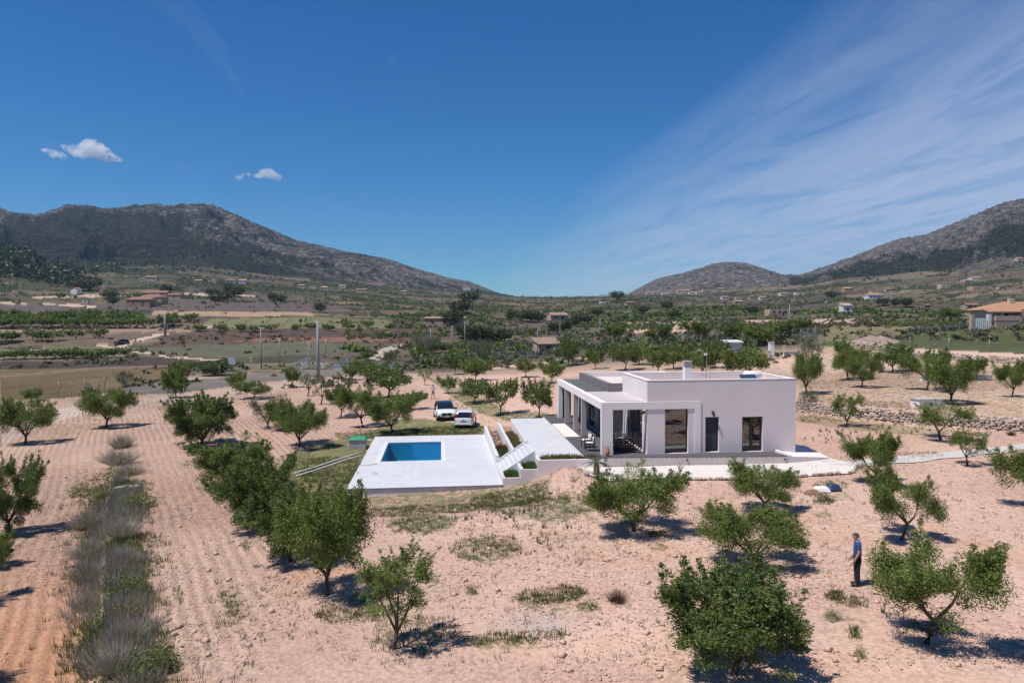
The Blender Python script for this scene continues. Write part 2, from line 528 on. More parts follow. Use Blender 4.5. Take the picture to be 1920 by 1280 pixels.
# ------------------------------------------------------------------ the ground, one sheet out to the mountains
def in_poly(px, py, poly):
    poly = np.array(poly, float); inside = np.zeros(px.shape, bool); n = len(poly); j = n - 1
    bb = (px >= poly[:, 0].min()) & (px <= poly[:, 0].max()) & (py >= poly[:, 1].min()) & (py <= poly[:, 1].max())
    x = px[bb]; y = py[bb]; ins = np.zeros(x.shape, bool)
    for i in range(n):
        xi, yi = poly[i]; xj, yj = poly[j]
        if yi != yj:
            ins ^= ((yi > y) != (yj > y)) & (x < (xj - xi) * (y - yi) / (yj - yi) + xi)
        j = i
    inside[bb] = ins
    return inside


# deck outlines shared with the builders below
DECK = dict(x0=-5.53, x1=3.55, y0=42.95, y1=61.6, z=-0.9)
POOL = dict(x0=-4.26, x1=-0.05, y0=50.82, y1=58.66)


def build_terrain():
    us = np.concatenate([np.linspace(-1.35, -0.76, 36)[:-1], np.linspace(-0.76, 0.76, 770), np.linspace(0.76, 1.35, 36)[1:]])
    rows = np.arange(0, 345) * 1.9 + 86.0
    dn = (9.6 * F / rows)[::-1]                           # ~17.6 .. 154 m, even steps in the picture
    D = np.concatenate([np.linspace(3.0, dn[0], 22)[:-1], dn, np.geomspace(dn[-1], 1450, 165)[1:], np.linspace(1450, 3900, 185)[1:], np.geomspace(3900, 9000, 12)[1:]])
    U, DD = np.meshgrid(us, D)
    X = DD * (FH[0] + U * RH[0]); Y = DD * (FH[1] + U * RH[1])
    Z = terrain(X, Y)
    pxa = 960 + F * U
    # plough furrows and clods in the near soil
    xl = np.interp(Y, WLY, WLX)
    # colour layout ------------------------------------------------
    PX, PY = project(X, Y, Z)
    c = np.zeros(X.shape + (3,)); veg = np.zeros(X.shape); clod = np.zeros(X.shape)
    n1 = fbm(X * 0.05, Y * 0.05, 11, 4); n2 = fbm(X * 0.25, Y * 0.25, 12, 4); n3 = fbm(X * 1.1, Y * 1.1, 13, 3)
    pink = np.array([0.48, 0.314, 0.240]); pale = np.array([0.535, 0.377, 0.298]); red = np.array([0.46, 0.25, 0.155])
    w = sst(n1 + 0.5 * n2, -0.2, 0.25)[..., None]
    soil = pink * (1 - w) + pale * w
    rw = (0.75 * sst(n2 + 0.6 * n1, 0.12, 0.42))[..., None]
    soil = soil * (1 - rw) + red * rw
    # the terrace left of the stone strip is redder
    lw = (sst(xl - X, 0.0, 1.2) * (1 - sst(Y, 24, 40)) * 0.9)[..., None]
    soil = soil * (1 - lw) + np.array([0.49, 0.255, 0.145]) * lw
    bw = (0.17 * sst(X, -4, 5))[..., None]
    soil = soil * (1 + bw)
    c[:] = soil
    near = 1 - sst(DD, 118, 150)
    # ---- the valley beyond the fence: strips of fallow, orchard, scrub and pale banks
    fd = np.log(np.maximum(DD, 1)) * 9.5 + 1.6 * fbm(X * 0.006, Y * 0.006, 41, 2) + 0.5 * fbm(X * 0.03, Y * 0.03, 43, 2)
    ids = np.floor(fd); fu = U * (5 + 4 * _hash(ids, ids * 0, 5)) + 9 * _hash(ids, ids * 0 + 3, 9)
    h1 = _hash(ids, np.floor(fu), 17); h2 = _hash(ids, np.floor(fu), 18)
    pal = np.array([[0.155, 0.125, 0.112], [0.085, 0.092, 0.05], [0.125, 0.12, 0.07], [0.075, 0.085, 0.045], [0.21, 0.165, 0.115], [0.105, 0.095, 0.068], [0.15, 0.135, 0.085], [0.28, 0.205, 0.15]])
    k = np.minimum((h1 * 8).astype(int), 7)
    k = np.where((k == 7) & (h2 < 0.45), 2, k)
    vc = pal[k] * (0.9 + 0.25 * h2)[..., None]
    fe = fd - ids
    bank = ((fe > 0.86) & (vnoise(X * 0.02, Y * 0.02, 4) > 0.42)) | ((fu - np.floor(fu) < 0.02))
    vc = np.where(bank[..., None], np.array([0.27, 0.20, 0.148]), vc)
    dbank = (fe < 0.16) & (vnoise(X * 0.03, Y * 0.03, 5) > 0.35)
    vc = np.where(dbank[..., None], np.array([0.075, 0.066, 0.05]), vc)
    vc = vc * (1 + 0.55 * fbm(X * 0.08, Y * 0.08, 15, 3) + 0.4 * fbm(X * 0.4, Y * 0.4, 16, 2))[..., None]
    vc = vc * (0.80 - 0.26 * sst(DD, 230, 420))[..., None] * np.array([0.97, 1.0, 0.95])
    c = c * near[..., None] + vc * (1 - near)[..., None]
    PXw = PX + 5 * fbm(X * 0.12, Y * 0.12, 61, 3); PYw = PY + 2.2 * fbm(X * 0.1, Y * 0.1, 62, 3)

    def paint(poly, col, amt=1.0, var=0.25, v=None, cl=None):
        m = in_poly(PXw, PYw, poly)
        f = (1 + var * 2 * (0.6 * n2 + 0.4 * n3))[m][:, None]
        c[m] = c[m] * (1 - amt) + np.array(col) * f * amt
        if v is not None: veg[m] = np.maximum(veg[m], v)
        if cl is not None: clod[m] = cl

    scrub = (0.105, 0.088, 0.062)
    paint([(620, 700), (760, 690), (1000, 684), (1180, 664), (1500, 640), (1500, 600), (1100, 604), (640, 616), (600, 640)], scrub, 0.75, 0.5)
    paint([(0, 752), (0, 691), (200, 690), (425, 687), (340, 702), (240, 733), (110, 748)], (0.135, 0.10, 0.055), 1, 0.4)  # left valley colours from here are darkened, partial cloud shade put into the colour
    paint([(0, 692), (0, 667), (240, 662), (430, 672), (410, 690), (200, 690)], (0.06, 0.05, 0.04), 1, 0.5)
    paint([(0, 678), (235, 672), (240, 664), (0, 668)], (0.17, 0.14, 0.09), 1, 0.3)
    paint([(236, 668), (250, 646), (400, 641), (560, 640), (735, 646), (640, 663), (430, 670)], (0.105, 0.105, 0.068), 1, 0.3)
    paint([(170, 652), (300, 642), (300, 618), (500, 616), (800, 612), (860, 600), (900, 620), (790, 644), (560, 641), (300, 650)], (0.09, 0.062, 0.05), 0.95, 0.6)
    paint([(420, 640), (520, 632), (790, 634), (730, 640), (560, 641)], (0.21, 0.11, 0.075), 0.8, 0.4)
    paint([(370, 616), (395, 597), (580, 594), (735, 599), (722, 616)], (0.155, 0.15, 0.08), 1, 0.3)
    for i in range(9):
        x = 410 + i * 38
        paint([(x, 617), (x + 2.5, 617), (x + 24, 596), (x + 22, 596)], (0.07, 0.065, 0.045), 0.8)
    paint([(282, 593), (288, 583), (580, 585), (590, 592), (480, 594)], (0.33, 0.225, 0.155), 1, 0.2)
    paint([(0, 586), (0, 568), (180, 574), (340, 558), (560, 560), (655, 580), (580, 585), (285, 582)], (0.105, 0.085, 0.08), 1, 0.3)
    paint([(0, 652), (0, 586), (290, 590), (370, 598), (380, 622), (200, 644)], (0.135, 0.10, 0.075), 0.9, 0.4)
    paint([(0, 618), (300, 613), (360, 617), (360, 621), (0, 623)], (0.27, 0.19, 0.14), 0.9)
    paint([(1165, 624), (1170, 606), (1310, 602), (1320, 620)], (0.50, 0.36, 0.27), 0.9, 0.25)
    paint([(1380, 612), (1390, 600), (1640, 596), (1640, 604)], (0.44, 0.31, 0.235), 0.85, 0.3)
    paint([(1500, 648), (1560, 640), (1700, 627), (1930, 614), (1930, 664), (1850, 660), (1700, 653)], (0.085, 0.10, 0.04), 1, 0.35)
    paint([(1480, 640), (1500, 612), (1700, 602), (1700, 626), (1560, 640)], (0.17, 0.15, 0.08), 0.8, 0.3)
    # tracks
    trk = (0.50, 0.375, 0.30)
    paint([(0, 836), (0, 792), (90, 765), (160, 758), (260, 747), (350, 741), (500, 722), (640, 708), (800, 700), (800, 706), (640, 718), (500, 735), (340, 756), (250, 764), (160, 775), (60, 808)], trk, 0.9, 0.12, cl=0.3)
    paint([(228, 742), (235, 722), (470, 703), (650, 690), (770, 686), (770, 698), (650, 703), (500, 716), (330, 738)], (0.165, 0.15, 0.135), 0.95, 0.4)
    paint([(690, 672), (712, 655), (745, 645), (762, 645), (730, 660), (712, 676)], (0.40, 0.345, 0.30), 0.9, 0.1)
    paint([(0, 704), (200, 687), (330, 684), (330, 687), (200, 691), (0, 708)], (0.22, 0.15, 0.12), 0.6)
    for pl in ([(212, 645), (222, 640), (250, 655), (330, 668), (440, 676), (440, 679), (320, 671), (240, 659)], [(155, 642), (215, 650), (215, 654), (155, 645)], [(235, 640), (300, 625), (320, 622), (322, 625), (300, 630), (240, 644)],
               [(355, 609), (395, 612), (400, 616), (355, 612)], [(0, 566), (180, 573), (180, 576), (0, 569)], [(60, 556), (235, 552), (235, 555), (60, 558)], [(345, 549), (480, 553), (480, 556), (345, 553)]):
        paint(pl, (0.47, 0.35, 0.275), 0.95, 0.1)
    paint([(880, 690), (1000, 678), (1110, 668), (1110, 673), (1000, 685), (880, 697)], (0.48, 0.36, 0.28), 0.9, 0.15)
    paint([(1440, 700), (1452, 684), (1500, 712), (1495, 722)], trk, 0.9, 0.15)
    # weeds and grass on the near ground (amount, broken up in the material)
    def grass(poly, v):
        m = in_poly(PXw, PYw, poly); veg[m] = np.maximum(veg[m], v)
    def ell(x, y, a, b, v):
        e = ((PXw - x) / a) ** 2 + ((PYw - y) / b) ** 2
        np.maximum(veg, v * (1 - sst(e, 0.3, 1.2)), out=veg)
    grass([(480, 930), (545, 850), (600, 836), (700, 818), (646, 936), (600, 980), (520, 960)], 0.98)
    grass([(640, 945), (700, 928), (945, 908), (1020, 896), (1040, 930), (1110, 960), (1040, 985), (900, 955), (720, 962)], 0.72)
    grass([(560, 842), (700, 806), (740, 785), (800, 785), (915, 800), (905, 815), (700, 822)], 0.95)
    grass([(790, 700), (830, 715), (900, 745), (960, 772), (1040, 775), (1035, 790), (950, 790), (900, 775), (840, 740)], 0.85)
    grass([(590, 760), (700, 700), (790, 690), (800, 735), (780, 790), (700, 800)], 0.28)
    grass([(1495, 752), (1495, 640), (1920, 680), (1920, 790), (1720, 770), (1600, 757)], 0.6)
    grass([(1040, 700), (1040, 665), (1500, 650), (1500, 740), (1300, 705)], 0.5)
    grass([(1495, 775), (1600, 788), (1720, 800), (1860, 814), (1700, 815), (1560, 800), (1495, 790)], 0.7)
    grass([(1495, 790), (1560, 800), (1880, 815), (1860, 840), (1495, 830)], 0.32)
    grass([(0, 760), (0, 738), (100, 745), (250, 733), (330, 740), (200, 758), (90, 770)], 0.55)
    grass([(40, 845), (60, 812), (240, 770), (330, 755), (440, 742), (440, 748), (260, 778), (120, 818)], 0.45)
    xw = X - xl
    veg = np.maximum(veg, 0.85 * np.exp(-((xw - 0.2) / 1.1) ** 2) * (1 - sst(Y, 47, 56)))
    for e in ((790, 978, 75, 26, .75), (915, 1032, 80, 30, .7), (1035, 1128, 75, 22, .7), (435, 1115, 32, 45, .5), (960, 1205, 110, 16, .6), (700, 1130, 70, 40, .5), (760, 1180, 110, 50, .45),
              (1080, 950, 70, 35, .6), (1235, 1025, 25, 10, .7), (1450, 1000, 70, 25, .4), (1545, 965, 22, 7, .7), (1565, 930, 40, 12, .6), (1640, 895, 60, 14, .5), (1700, 880, 90, 14, .45), (800, 1100, 60, 40, .5),
              (1600, 1160, 40, 16, .5), (640, 1140, 60, 25, .5), (600, 950, 70, 40, .7), (480, 890, 60, 40, .55), (380, 850, 40, 20, .5), (1050, 1010, 90, 25, .45), (1180, 900, 90, 12, .3), (560, 1010, 60, 50, .45), (1420, 960, 80, 30, .35)):
        ell(*e)
    veg *= (1 - sst(DD, 150, 190))
    veg = np.maximum(veg, 0.20 * near * sst(n2 + n3 * 0.5, 0.0, 0.4))
    clod = np.maximum(clod, near * (0.55 + 0.45 * sst(-n1, -0.15, 0.25)))
    smoothspot = np.exp(-(((PX - 1050) / 190) ** 2 + ((PY - 1190) / 60) ** 2))
    clod *= 1 - 0.8 * smoothspot
    gw = (0.8 * np.exp(-(((PX - 1015) / 90) ** 2 + ((PY - 1170) / 26) ** 2)))[..., None] * near[..., None]
    c = c * (1 - gw) + np.array([0.40, 0.335, 0.31]) * gw
    # mountain mask
    Db = np.interp(pxa, *zip(*BASED)); Ds = np.interp(pxa, *zip(*SKYD))
    mt = sst((DD - Db) / (Ds - Db), -0.10, 0.10)
    # woods, scrub and terraces on the slopes: amount of rock
    tt = np.clip((DD - Db) / (Ds - Db), 0, 1)
    rock = np.where(pxa < 1000, 0.50 + 0.22 * tt - 0.30 * np.exp(-((tt - 0.2) / 0.2) ** 2) + 0.22 * sst(pxa, 450, 800), 0.88 + 0.10 * tt)
    rock = np.where((pxa < 1000) & (pxa > -80), rock - 0.16 * (1 - sst(pxa, 100, 420)), rock)
    rock = rock + 0.9 * fbm(X * 0.0035, Y * 0.0035, 71, 4)
    rock = np.where(pxa > 1480, rock - 0.7 * np.exp(-((tt - 0.28 + 0.25 * fbm(X * 0.004, Y * 0.004, 72, 2)) / 0.13) ** 2), rock)
    rock = np.clip(rock, 0, 1)
    # geometry detail that belongs to the near soil
    fl = (X - xl)
    fur = np.sin((X + 1.6 * fbm(X * 0.06, Y * 0.06, 33, 2) + 0.012 * (Y - 30) ** 2 * np.sign(X + 30) * 0.1) * 2 * np.pi / 0.62)
    fmask = (sst(-X, 4.5, 8.0)) * near * (1 - np.clip(veg, 0, 1)) * (0.4 + 0.6 * sst(vnoise(X * .3, Y * .3, 9), .2, .6))
    furm = fmask
    Z = Z + near * clod * (0.030 * n3 + 0.055 * fbm(X * 2.6, Y * 2.6, 23, 2)) * 1.3
    # leave room for the pool and the footings
    hole = (X > DECK['x0'] + 0.5) & (X < DECK['x1'] - 0.5) & (Y > DECK['y0'] + 0.5) & (Y < DECK['y1'] - 0.6)
    Z = np.where(hole, -3.4, Z)
    yd = (X > 7.6) & (X < 24.6) & (Y > 38.4) & (Y < 43.8)
    Z = np.where(yd, Z - 0.02 * sst(Y, 38.4, 39.2), Z)
    hole2 = (X > 3.9) & (X < 11.0) & (Y > 44.2) & (Y < 60.0)
    Z = np.where(hole2, np.minimum(Z, -0.9), Z)
    nr, nc = X.shape
    ii = np.arange(nr * nc).reshape(nr, nc)
    Q = np.stack([ii[:-1, :-1], ii[:-1, 1:], ii[1:, 1:], ii[1:, :-1]], -1).reshape(-1, 4)
    V = np.stack([X, Y, Z], -1).reshape(-1, 3)
    colr = np.concatenate([np.clip(c, 0.01, 0.9), np.ones(c.shape[:2] + (1,))], -1).reshape(-1, 4)
    A = dict(col=colr, veg=np.clip(veg, 0, 1).ravel(), clod=np.clip(clod, 0, 1).ravel(), mtn=mt.ravel(), rock=rock.ravel(), fur=np.clip(furm, 0, 1).ravel())
    # split the sheet along one grid line: valley floor, left mountain, right mountains
    qD = (mt.reshape(-1)[Q].mean(1) > 0.5); qp = pxa.reshape(-1)[Q[:, 0]]
    out = []
    for nm, msk in (('ground', ~qD), ('mountain_left', qD & (qp < 960)), ('mountain_right', qD & (qp >= 960))):
        q = Q[msk]; uq, inv = np.unique(q, return_inverse=True)
        at = dict(col=('FLOAT_COLOR', A['col'][uq]), veg=('FLOAT', A['veg'][uq]), clod=('FLOAT', A['clod'][uq]), mtn=('FLOAT', A['mtn'][uq]), rock=('FLOAT', A['rock'][uq]), fur=('FLOAT', A['fur'][uq]))
        me = mesh_np(nm, V[uq], inv.reshape(-1, 4), True, at)
        o = link(nm, me, M_GROUND); tag(o, kind='structure'); out.append(o)
    return out


def make_ground_mat():
    m = bpy.data.materials.new('ground'); m.use_nodes = True
    n = m.node_tree.nodes; l = m.node_tree.links
    p = n['Principled BSDF']; p.inputs['Roughness'].default_value = 0.95; p.inputs['Specular IOR Level'].default_value = 0.1
    t = n.new('ShaderNodeTexCoord'); ob = t.outputs['Object']

    def attr(nm):
        a = n.new('ShaderNodeAttribute'); a.attribute_name = nm; return a
    col = attr('col').outputs['Color']; veg = attr('veg').outputs['Fac']; clod = attr('clod').outputs['Fac']; mtn = attr('mtn').outputs['Fac']; rock = attr('rock').outputs['Fac']
    n_c = noise(n, l, ob, 7.0, 5, 0.65); n_f = noise(n, l, ob, 26.0, 3, 0.6); n_m = noise(n, l, ob, 1.3, 4, 0.6)
    # clods: pale stones, darker hollows
    tone = ramp(n, l, math_node(n, l, 'ADD', math_node(n, l, 'MULTIPLY', n_c, 0.6), math_node(n, l, 'MULTIPLY', n_m, 0.4)), [(0.30, 0.58), (0.46, 0.95), (0.58, 1.06), (0.72, 1.20)])
    tone = math_node(n, l, 'ADD', math_node(n, l, 'MULTIPLY', math_node(n, l, 'SUBTRACT', tone, 1.0), clod), 1.0)
    vo = n.new('ShaderNodeTexVoronoi'); vo.inputs['Scale'].default_value = 6.5; vo.inputs['Randomness'].default_value = 1.0; l.new(ob, vo.inputs['Vector'])
    vd = ramp(n, l, vo.outputs['Distance'], [(0.15, 1.10), (0.45, 1.0), (0.70, 0.62)])
    vd = math_node(n, l, 'ADD', math_node(n, l, 'MULTIPLY', math_node(n, l, 'SUBTRACT', vd, 1.0), math_node(n, l, 'MULTIPLY', clod, 0.8)), 1.0)
    tone = math_node(n, l, 'MULTIPLY', tone, vd)
    soil = mix_col(n, l, 1.0, col, tone, 'MULTIPLY')
    # weeds: broken by two scales of noise
    g = math_node(n, l, 'ADD', veg, math_node(n, l, 'MULTIPLY', math_node(n, l, 'SUBTRACT', math_node(n, l, 'ADD', math_node(n, l, 'MULTIPLY', noise(n, l, ob, 3.2, 6, 0.7), 0.7), math_node(n, l, 'MULTIPLY', n_m, 0.5)), 0.6), 2.6))
    gm = ramp(n, l, g, [(0.50, 0.0), (0.85, 0.85)])
    gm = math_node(n, l, 'MULTIPLY', gm, ramp(n, l, veg, [(0.05, 0.0), (0.3, 1.0)]))
    gcol = ramp(n, l, noise(n, l, ob, 0.9, 5, 0.65), [(0.34, (0.085, 0.115, 0.036)), (0.54, (0.13, 0.155, 0.052)), (0.66, (0.20, 0.19, 0.085)), (0.80, (0.30, 0.25, 0.14))])
    near_c = mix_col(n, l, gm, soil, gcol)
    # mountains: limestone showing through dark scrub, at several scales
    mp = n.new('ShaderNodeMapping'); mp.inputs['Scale'].default_value = (1, 1, 1.7); l.new(ob, mp.inputs[0])
    r1 = noise(n, l, mp.outputs[0], 0.012, 9, 0.68, 0.5); r2 = noise(n, l, mp.outputs[0], 0.055, 6, 0.7)
    rr = math_node(n, l, 'ADD', math_node(n, l, 'ADD', math_node(n, l, 'MULTIPLY', r1, 1.3), math_node(n, l, 'MULTIPLY', r2, 0.9)), math_node(n, l, 'SUBTRACT', rock, 1.6))
    rm = ramp(n, l, rr, [(0.0, 0.05), (0.14, 0.5), (0.34, 1.0)])
    rc = ramp(n, l, r2, [(0.35, (0.12, 0.105, 0.092)), (0.52, (0.215, 0.19, 0.165)), (0.66, (0.40, 0.355, 0.315))])
    sc = ramp(n, l, noise(n, l, mp.outputs[0], 0.09, 4, 0.7), [(0.35, (0.018, 0.024, 0.014)), (0.55, (0.045, 0.05, 0.03)), (0.75, (0.10, 0.09, 0.06))])
    mcol = mix_col(n, l, rm, sc, rc)
    fin = mix_col(n, l, mtn, near_c, mcol)
    l.new(fin, p.inputs['Base Color'])
    # relief
    hN = math_node(n, l, 'ADD', math_node(n, l, 'MULTIPLY', n_c, 0.16), math_node(n, l, 'MULTIPLY', n_f, 0.05))
    hN = math_node(n, l, 'MULTIPLY', hN, clod)
    wv = n.new('ShaderNodeTexWave'); wv.bands_direction = 'X'; wv.inputs['Scale'].default_value = 0.62; wv.inputs['Distortion'].default_value = 5.5; wv.inputs['Detail'].default_value = 3; wv.inputs['Detail Scale'].default_value = 0.16
    mpw = n.new('ShaderNodeMapping'); mpw.inputs['Rotation'].default_value = (0, 0, FUR_A); l.new(ob, mpw.inputs[0]); l.new(mpw.outputs[0], wv.inputs['Vector'])
    fur = attr('fur').outputs['Fac']
    hN = math_node(n, l, 'ADD', hN, math_node(n, l, 'MULTIPLY', math_node(n, l, 'MULTIPLY', wv.outputs[1], fur), math_node(n, l, 'MULTIPLY', n_c, 0.13)))
    hM = math_node(n, l, 'MULTIPLY', math_node(n, l, 'ADD', math_node(n, l, 'MULTIPLY', r1, 110.0), math_node(n, l, 'MULTIPLY', r2, 26.0)), mtn)
    bp = n.new('ShaderNodeBump'); bp.inputs['Strength'].default_value = 0.9; bp.inputs['Distance'].default_value = 1.0
    l.new(math_node(n, l, 'ADD', hN, hM), bp.inputs['Height']); l.new(bp.outputs[0], p.inputs['Normal'])
    return m


FUR_A = math.atan2(WLX[5] - WLX[1], WLY[5] - WLY[1])
M_GROUND = make_ground_mat()
build_terrain()

# ------------------------------------------------------------------ the villa
def root_at(name, loc, label, cat, group=None):
    o = empty(name, loc); tag(o, label, cat, group); return o


def wpart(mb, name, mat, root, smooth=False, bevel=0, sub=None):
    """a part modelled in world coordinates, child of a root that is only moved"""
    o = mb.build(name, mat, sub if sub is not None else root, smooth, bevel)
    if sub is None:
        o.location = -root.location
    return o


def wall_mesh(name, axis, a0, a1, z0, z1, t0, t1, holes=()):
    """wall along axis 'x' or 'y' from a0..a1, thickness t0..t1, with rectangular openings (a,b,z0,z1)"""
    xs = sorted({a0, a1, *[h[0] for h in holes], *[h[1] for h in holes]})
    zs = sorted({z0, z1, *[h[2] for h in holes], *[h[3] for h in holes]})
    mb = MB()

    def P(a, t, z):
        return (a, t, z) if axis == 'x' else (t, a, z)

    def solid(i, k):
        if i < 0 or k < 0 or i >= len(xs) - 1 or k >= len(zs) - 1:
            return False
        cx = (xs[i] + xs[i + 1]) / 2; cz = (zs[k] + zs[k + 1]) / 2
        return not any(h[0] < cx < h[1] and h[2] < cz < h[3] for h in holes)
    for i in range(len(xs) - 1):
        for k in range(len(zs) - 1):
            if not solid(i, k):
                continue
            x, X, z, Z = xs[i], xs[i + 1], zs[k], zs[k + 1]
            mb.add([P(x, t0, z), P(X, t0, z), P(X, t0, Z), P(x, t0, Z)], [(0, 1, 2, 3)])
            mb.add([P(x, t1, z), P(X, t1, z), P(X, t1, Z), P(x, t1, Z)], [(3, 2, 1, 0)])
            if not solid(i - 1, k): mb.add([P(x, t0, z), P(x, t1, z), P(x, t1, Z), P(x, t0, Z)], [(3, 2, 1, 0)])
            if not solid(i + 1, k): mb.add([P(X, t0, z), P(X, t1, z), P(X, t1, Z), P(X, t0, Z)], [(0, 1, 2, 3)])
            if not solid(i, k - 1): mb.add([P(x, t0, z), P(X, t0, z), P(X, t1, z), P(x, t1, z)], [(3, 2, 1, 0)])
            if not solid(i, k + 1): mb.add([P(x, t0, Z), P(X, t0, Z), P(X, t1, Z), P(x, t1, Z)], [(0, 1, 2, 3)])
    return mb


M_WALL = mat_stucco('villa_render', (0.675, 0.59, 0.59), 0.08)
M_TRIM = mat_stucco('villa_white_trim', (0.73, 0.665, 0.655), 0.07)
M_INNER = mat_stucco('parapet_inner_paint', (0.66, 0.575, 0.545), 0.10)
M_GREYW = mat_stucco('villa_grey_paint', (0.20, 0.175, 0.18), 0.12)
M_COLM = mat_stucco('column_grey', (0.36, 0.32, 0.315), 0.08)  # mid grey tone of the porch columns and end wall
M_ROOFG = mat_basic('grey_roof_membrane', (0.10, 0.108, 0.11), 0.9, 0.2, 1.2, 0.2, 8)
M_FLOOR = mat_basic('grey_terrace_boards', (0.088, 0.084, 0.094), 0.85, 0.12, 3, 0.1, 30)
M_FRAME = mat_basic('dark_aluminium', (0.035, 0.037, 0.042), 0.45, 0.05, 3, metal=0.3)
M_DOOR = mat_basic('dark_door_paint', (0.022, 0.024, 0.036), 0.5, 0.1, 3)
M_WHITE = mat_basic('white_paint', (0.72, 0.71, 0.70), 0.6, 0.05, 3)
M_CONC = mat_basic('concrete', (0.42, 0.385, 0.36), 0.9, 0.15, 2.5, 0.2, 25)
M_FACE = mat_basic('cream_facing_tile', (0.52, 0.455, 0.42), 0.75, 0.10, 2.0, 0.1, 20)
M_STEEL = mat_basic('galvanised_steel', (0.33, 0.34, 0.35), 0.45, 0.1, 6, metal=0.6)
M_BLACK = mat_basic('black_plastic', (0.02, 0.02, 0.022), 0.5, 0.1, 5)
M_TILE = mat_basic('white_porcelain_tile', (0.55, 0.55, 0.575), 0.55, 0.06, 0.35, 0.03, 12)
M_COPE = mat_basic('white_coping_stone', (0.63, 0.625, 0.635), 0.55, 0.05, 1.0)
M_WOODD = mat_basic('dark_wood', (0.055, 0.036, 0.028), 0.6, 0.25, 8, 0.1, 30)
M_CUSH = mat_basic('white_cushion', (0.66, 0.63, 0.60), 0.9, 0.05, 4)
M_TERRA = mat_basic('terracotta', (0.36, 0.17, 0.10), 0.85, 0.25, 6, 0.2, 20)


def mat_glass(name, tint=(0.75, 0.82, 0.85), refl=0.16):
    m = bpy.data.materials.new(name); m.use_nodes = True
    n = m.node_tree.nodes; l = m.node_tree.links; n.clear()
    tr = n.new('ShaderNodeBsdfTransparent'); tr.inputs[0].default_value = (*tint, 1)
    gl = n.new('ShaderNodeBsdfGlossy'); gl.inputs['Roughness'].default_value = 0.02; gl.inputs[0].default_value = (0.9, 0.92, 0.95, 1)
    fr = n.new('ShaderNodeFresnel'); fr.inputs[0].default_value = 1.5
    f = math_node(n, l, 'ADD', math_node(n, l, 'MULTIPLY', fr.outputs[0], 1.2), refl - 0.04, clamp=True)
    mx = n.new('ShaderNodeMixShader'); l.new(f, mx.inputs[0]); l.new(tr.outputs[0], mx.inputs[1]); l.new(gl.outputs[0], mx.inputs[2])
    o = n.new('ShaderNodeOutputMaterial'); l.new(mx.outputs[0], o.inputs[0])
    return m


M_GLASS = mat_glass('window_glass', (0.45, 0.5, 0.5), 0.13)

ZF = 0.55                     # terrace and floor level
YF = 43.80                    # front facade
villa = root_at('villa', (15.0, 48.0, ZF), 'flat-roofed pale modern villa with pergola porch beside the white pool terrace', 'house')
TOP = 5.03
# front block
wf = wpart(wall_mesh('w', 'x', 12.5, 21.95, ZF - 0.45, TOP, YF, YF + 0.32, [(13.6, 15.07, ZF, 3.27), (16.15, 17.03, ZF, 2.75), (18.5, 19.84, ZF, 2.72)]), 'front_wall', M_WALL, villa)
ww = wpart(wall_mesh('w', 'y', YF + 0.32, 50.2, ZF - 0.45, TOP, 12.5, 12.82, [(45.0, 48.9, ZF, 3.15)]), 'side_wall', M_TRIM, villa)
wpart(wall_mesh('w', 'y', YF + 0.32, 50.2, ZF - 0.45, TOP, 21.63, 21.95), 'side_wall', M_WALL, villa)
wpart(wall_mesh('w', 'x', 12.82, 21.63, ZF - 0.45, TOP, 49.88, 50.2), 'rear_wall', M_WALL, villa)
wpart(MB().box(12.83, 21.62, YF + 0.33, 49.87, 4.38, 4.56), 'roof', M_INNER, villa)
# inner faces of the parapet are painted pinkish
for a in ((12.825, 21.625, 49.855, 49.878, 4.57, TOP - 0.03), (21.605, 21.627, YF + 0.36, 49.85, 4.57, TOP - 0.03)):
    wpart(MB().box(*a), 'parapet_lining', M_INNER, villa)
for a in ((12.47, 21.98, YF - 0.02, YF + 0.34, TOP, TOP + 0.035), (12.47, 12.85, YF + 0.345, 50.22, TOP, TOP + 0.033), (21.60, 21.98, YF + 0.345, 50.22, TOP, TOP + 0.033), (12.855, 21.595, 49.86, 50.22, TOP, TOP + 0.034)):
    wpart(MB().box(*a), 'parapet_coping', M_TRIM, villa)
wpart(MB().box(12.83, 21.62, YF + 0.33, 49.87, ZF - 0.2, ZF + 0.01), 'inner_floor', M_FACE, villa)
wpart(MB().box(17.45, 17.6, YF + 0.33, 49.87, ZF + 0.012, 4.37), 'inner_wall', M_WHITE, villa)
wpart(MB().box(13.3, 14.9, 46.4, 47.0, ZF + 0.012, ZF + 0.95), 'kitchen_unit', M_WHITE, villa)
# rear block, grey
RT = 4.33
wpart(wall_mesh('w', 'y', 50.2, 60.6, ZF - 0.45, RT, 11.45, 11.75, [(51.2, 53.0, ZF, 3.0), (54.4, 56.6, ZF, 3.0), (58.0, 59.6, ZF, 3.0)]), 'rear_block_wall', M_GREYW, villa)
wpart(wall_mesh('w', 'x', 11.45, 12.49, ZF - 0.45, RT, 50.0, 50.195), 'rear_block_wall', M_GREYW, villa)
wpart(wall_mesh('w', 'x', 11.45, 18.6, ZF - 0.45, RT, 60.605, 60.9), 'rear_block_wall', M_TRIM, villa)
wpart(wall_mesh('w', 'y', 50.21, 60.6, ZF - 0.45, RT, 18.3, 18.6), 'rear_block_wall', M_TRIM, villa)
wpart(MB().box(11.76, 18.29, 50.21, 60.6, 3.75, 3.93), 'roof', M_INNER, villa)
wpart(MB().box(11.76, 18.29, 60.57, 60.602, 3.94, RT - 0.02), 'parapet_lining', M_TRIM, villa)
wpart(MB().box(11.75, 18.29, 50.21, 60.6, ZF - 0.2, ZF + 0.008), 'inner_floor', M_FACE, villa)
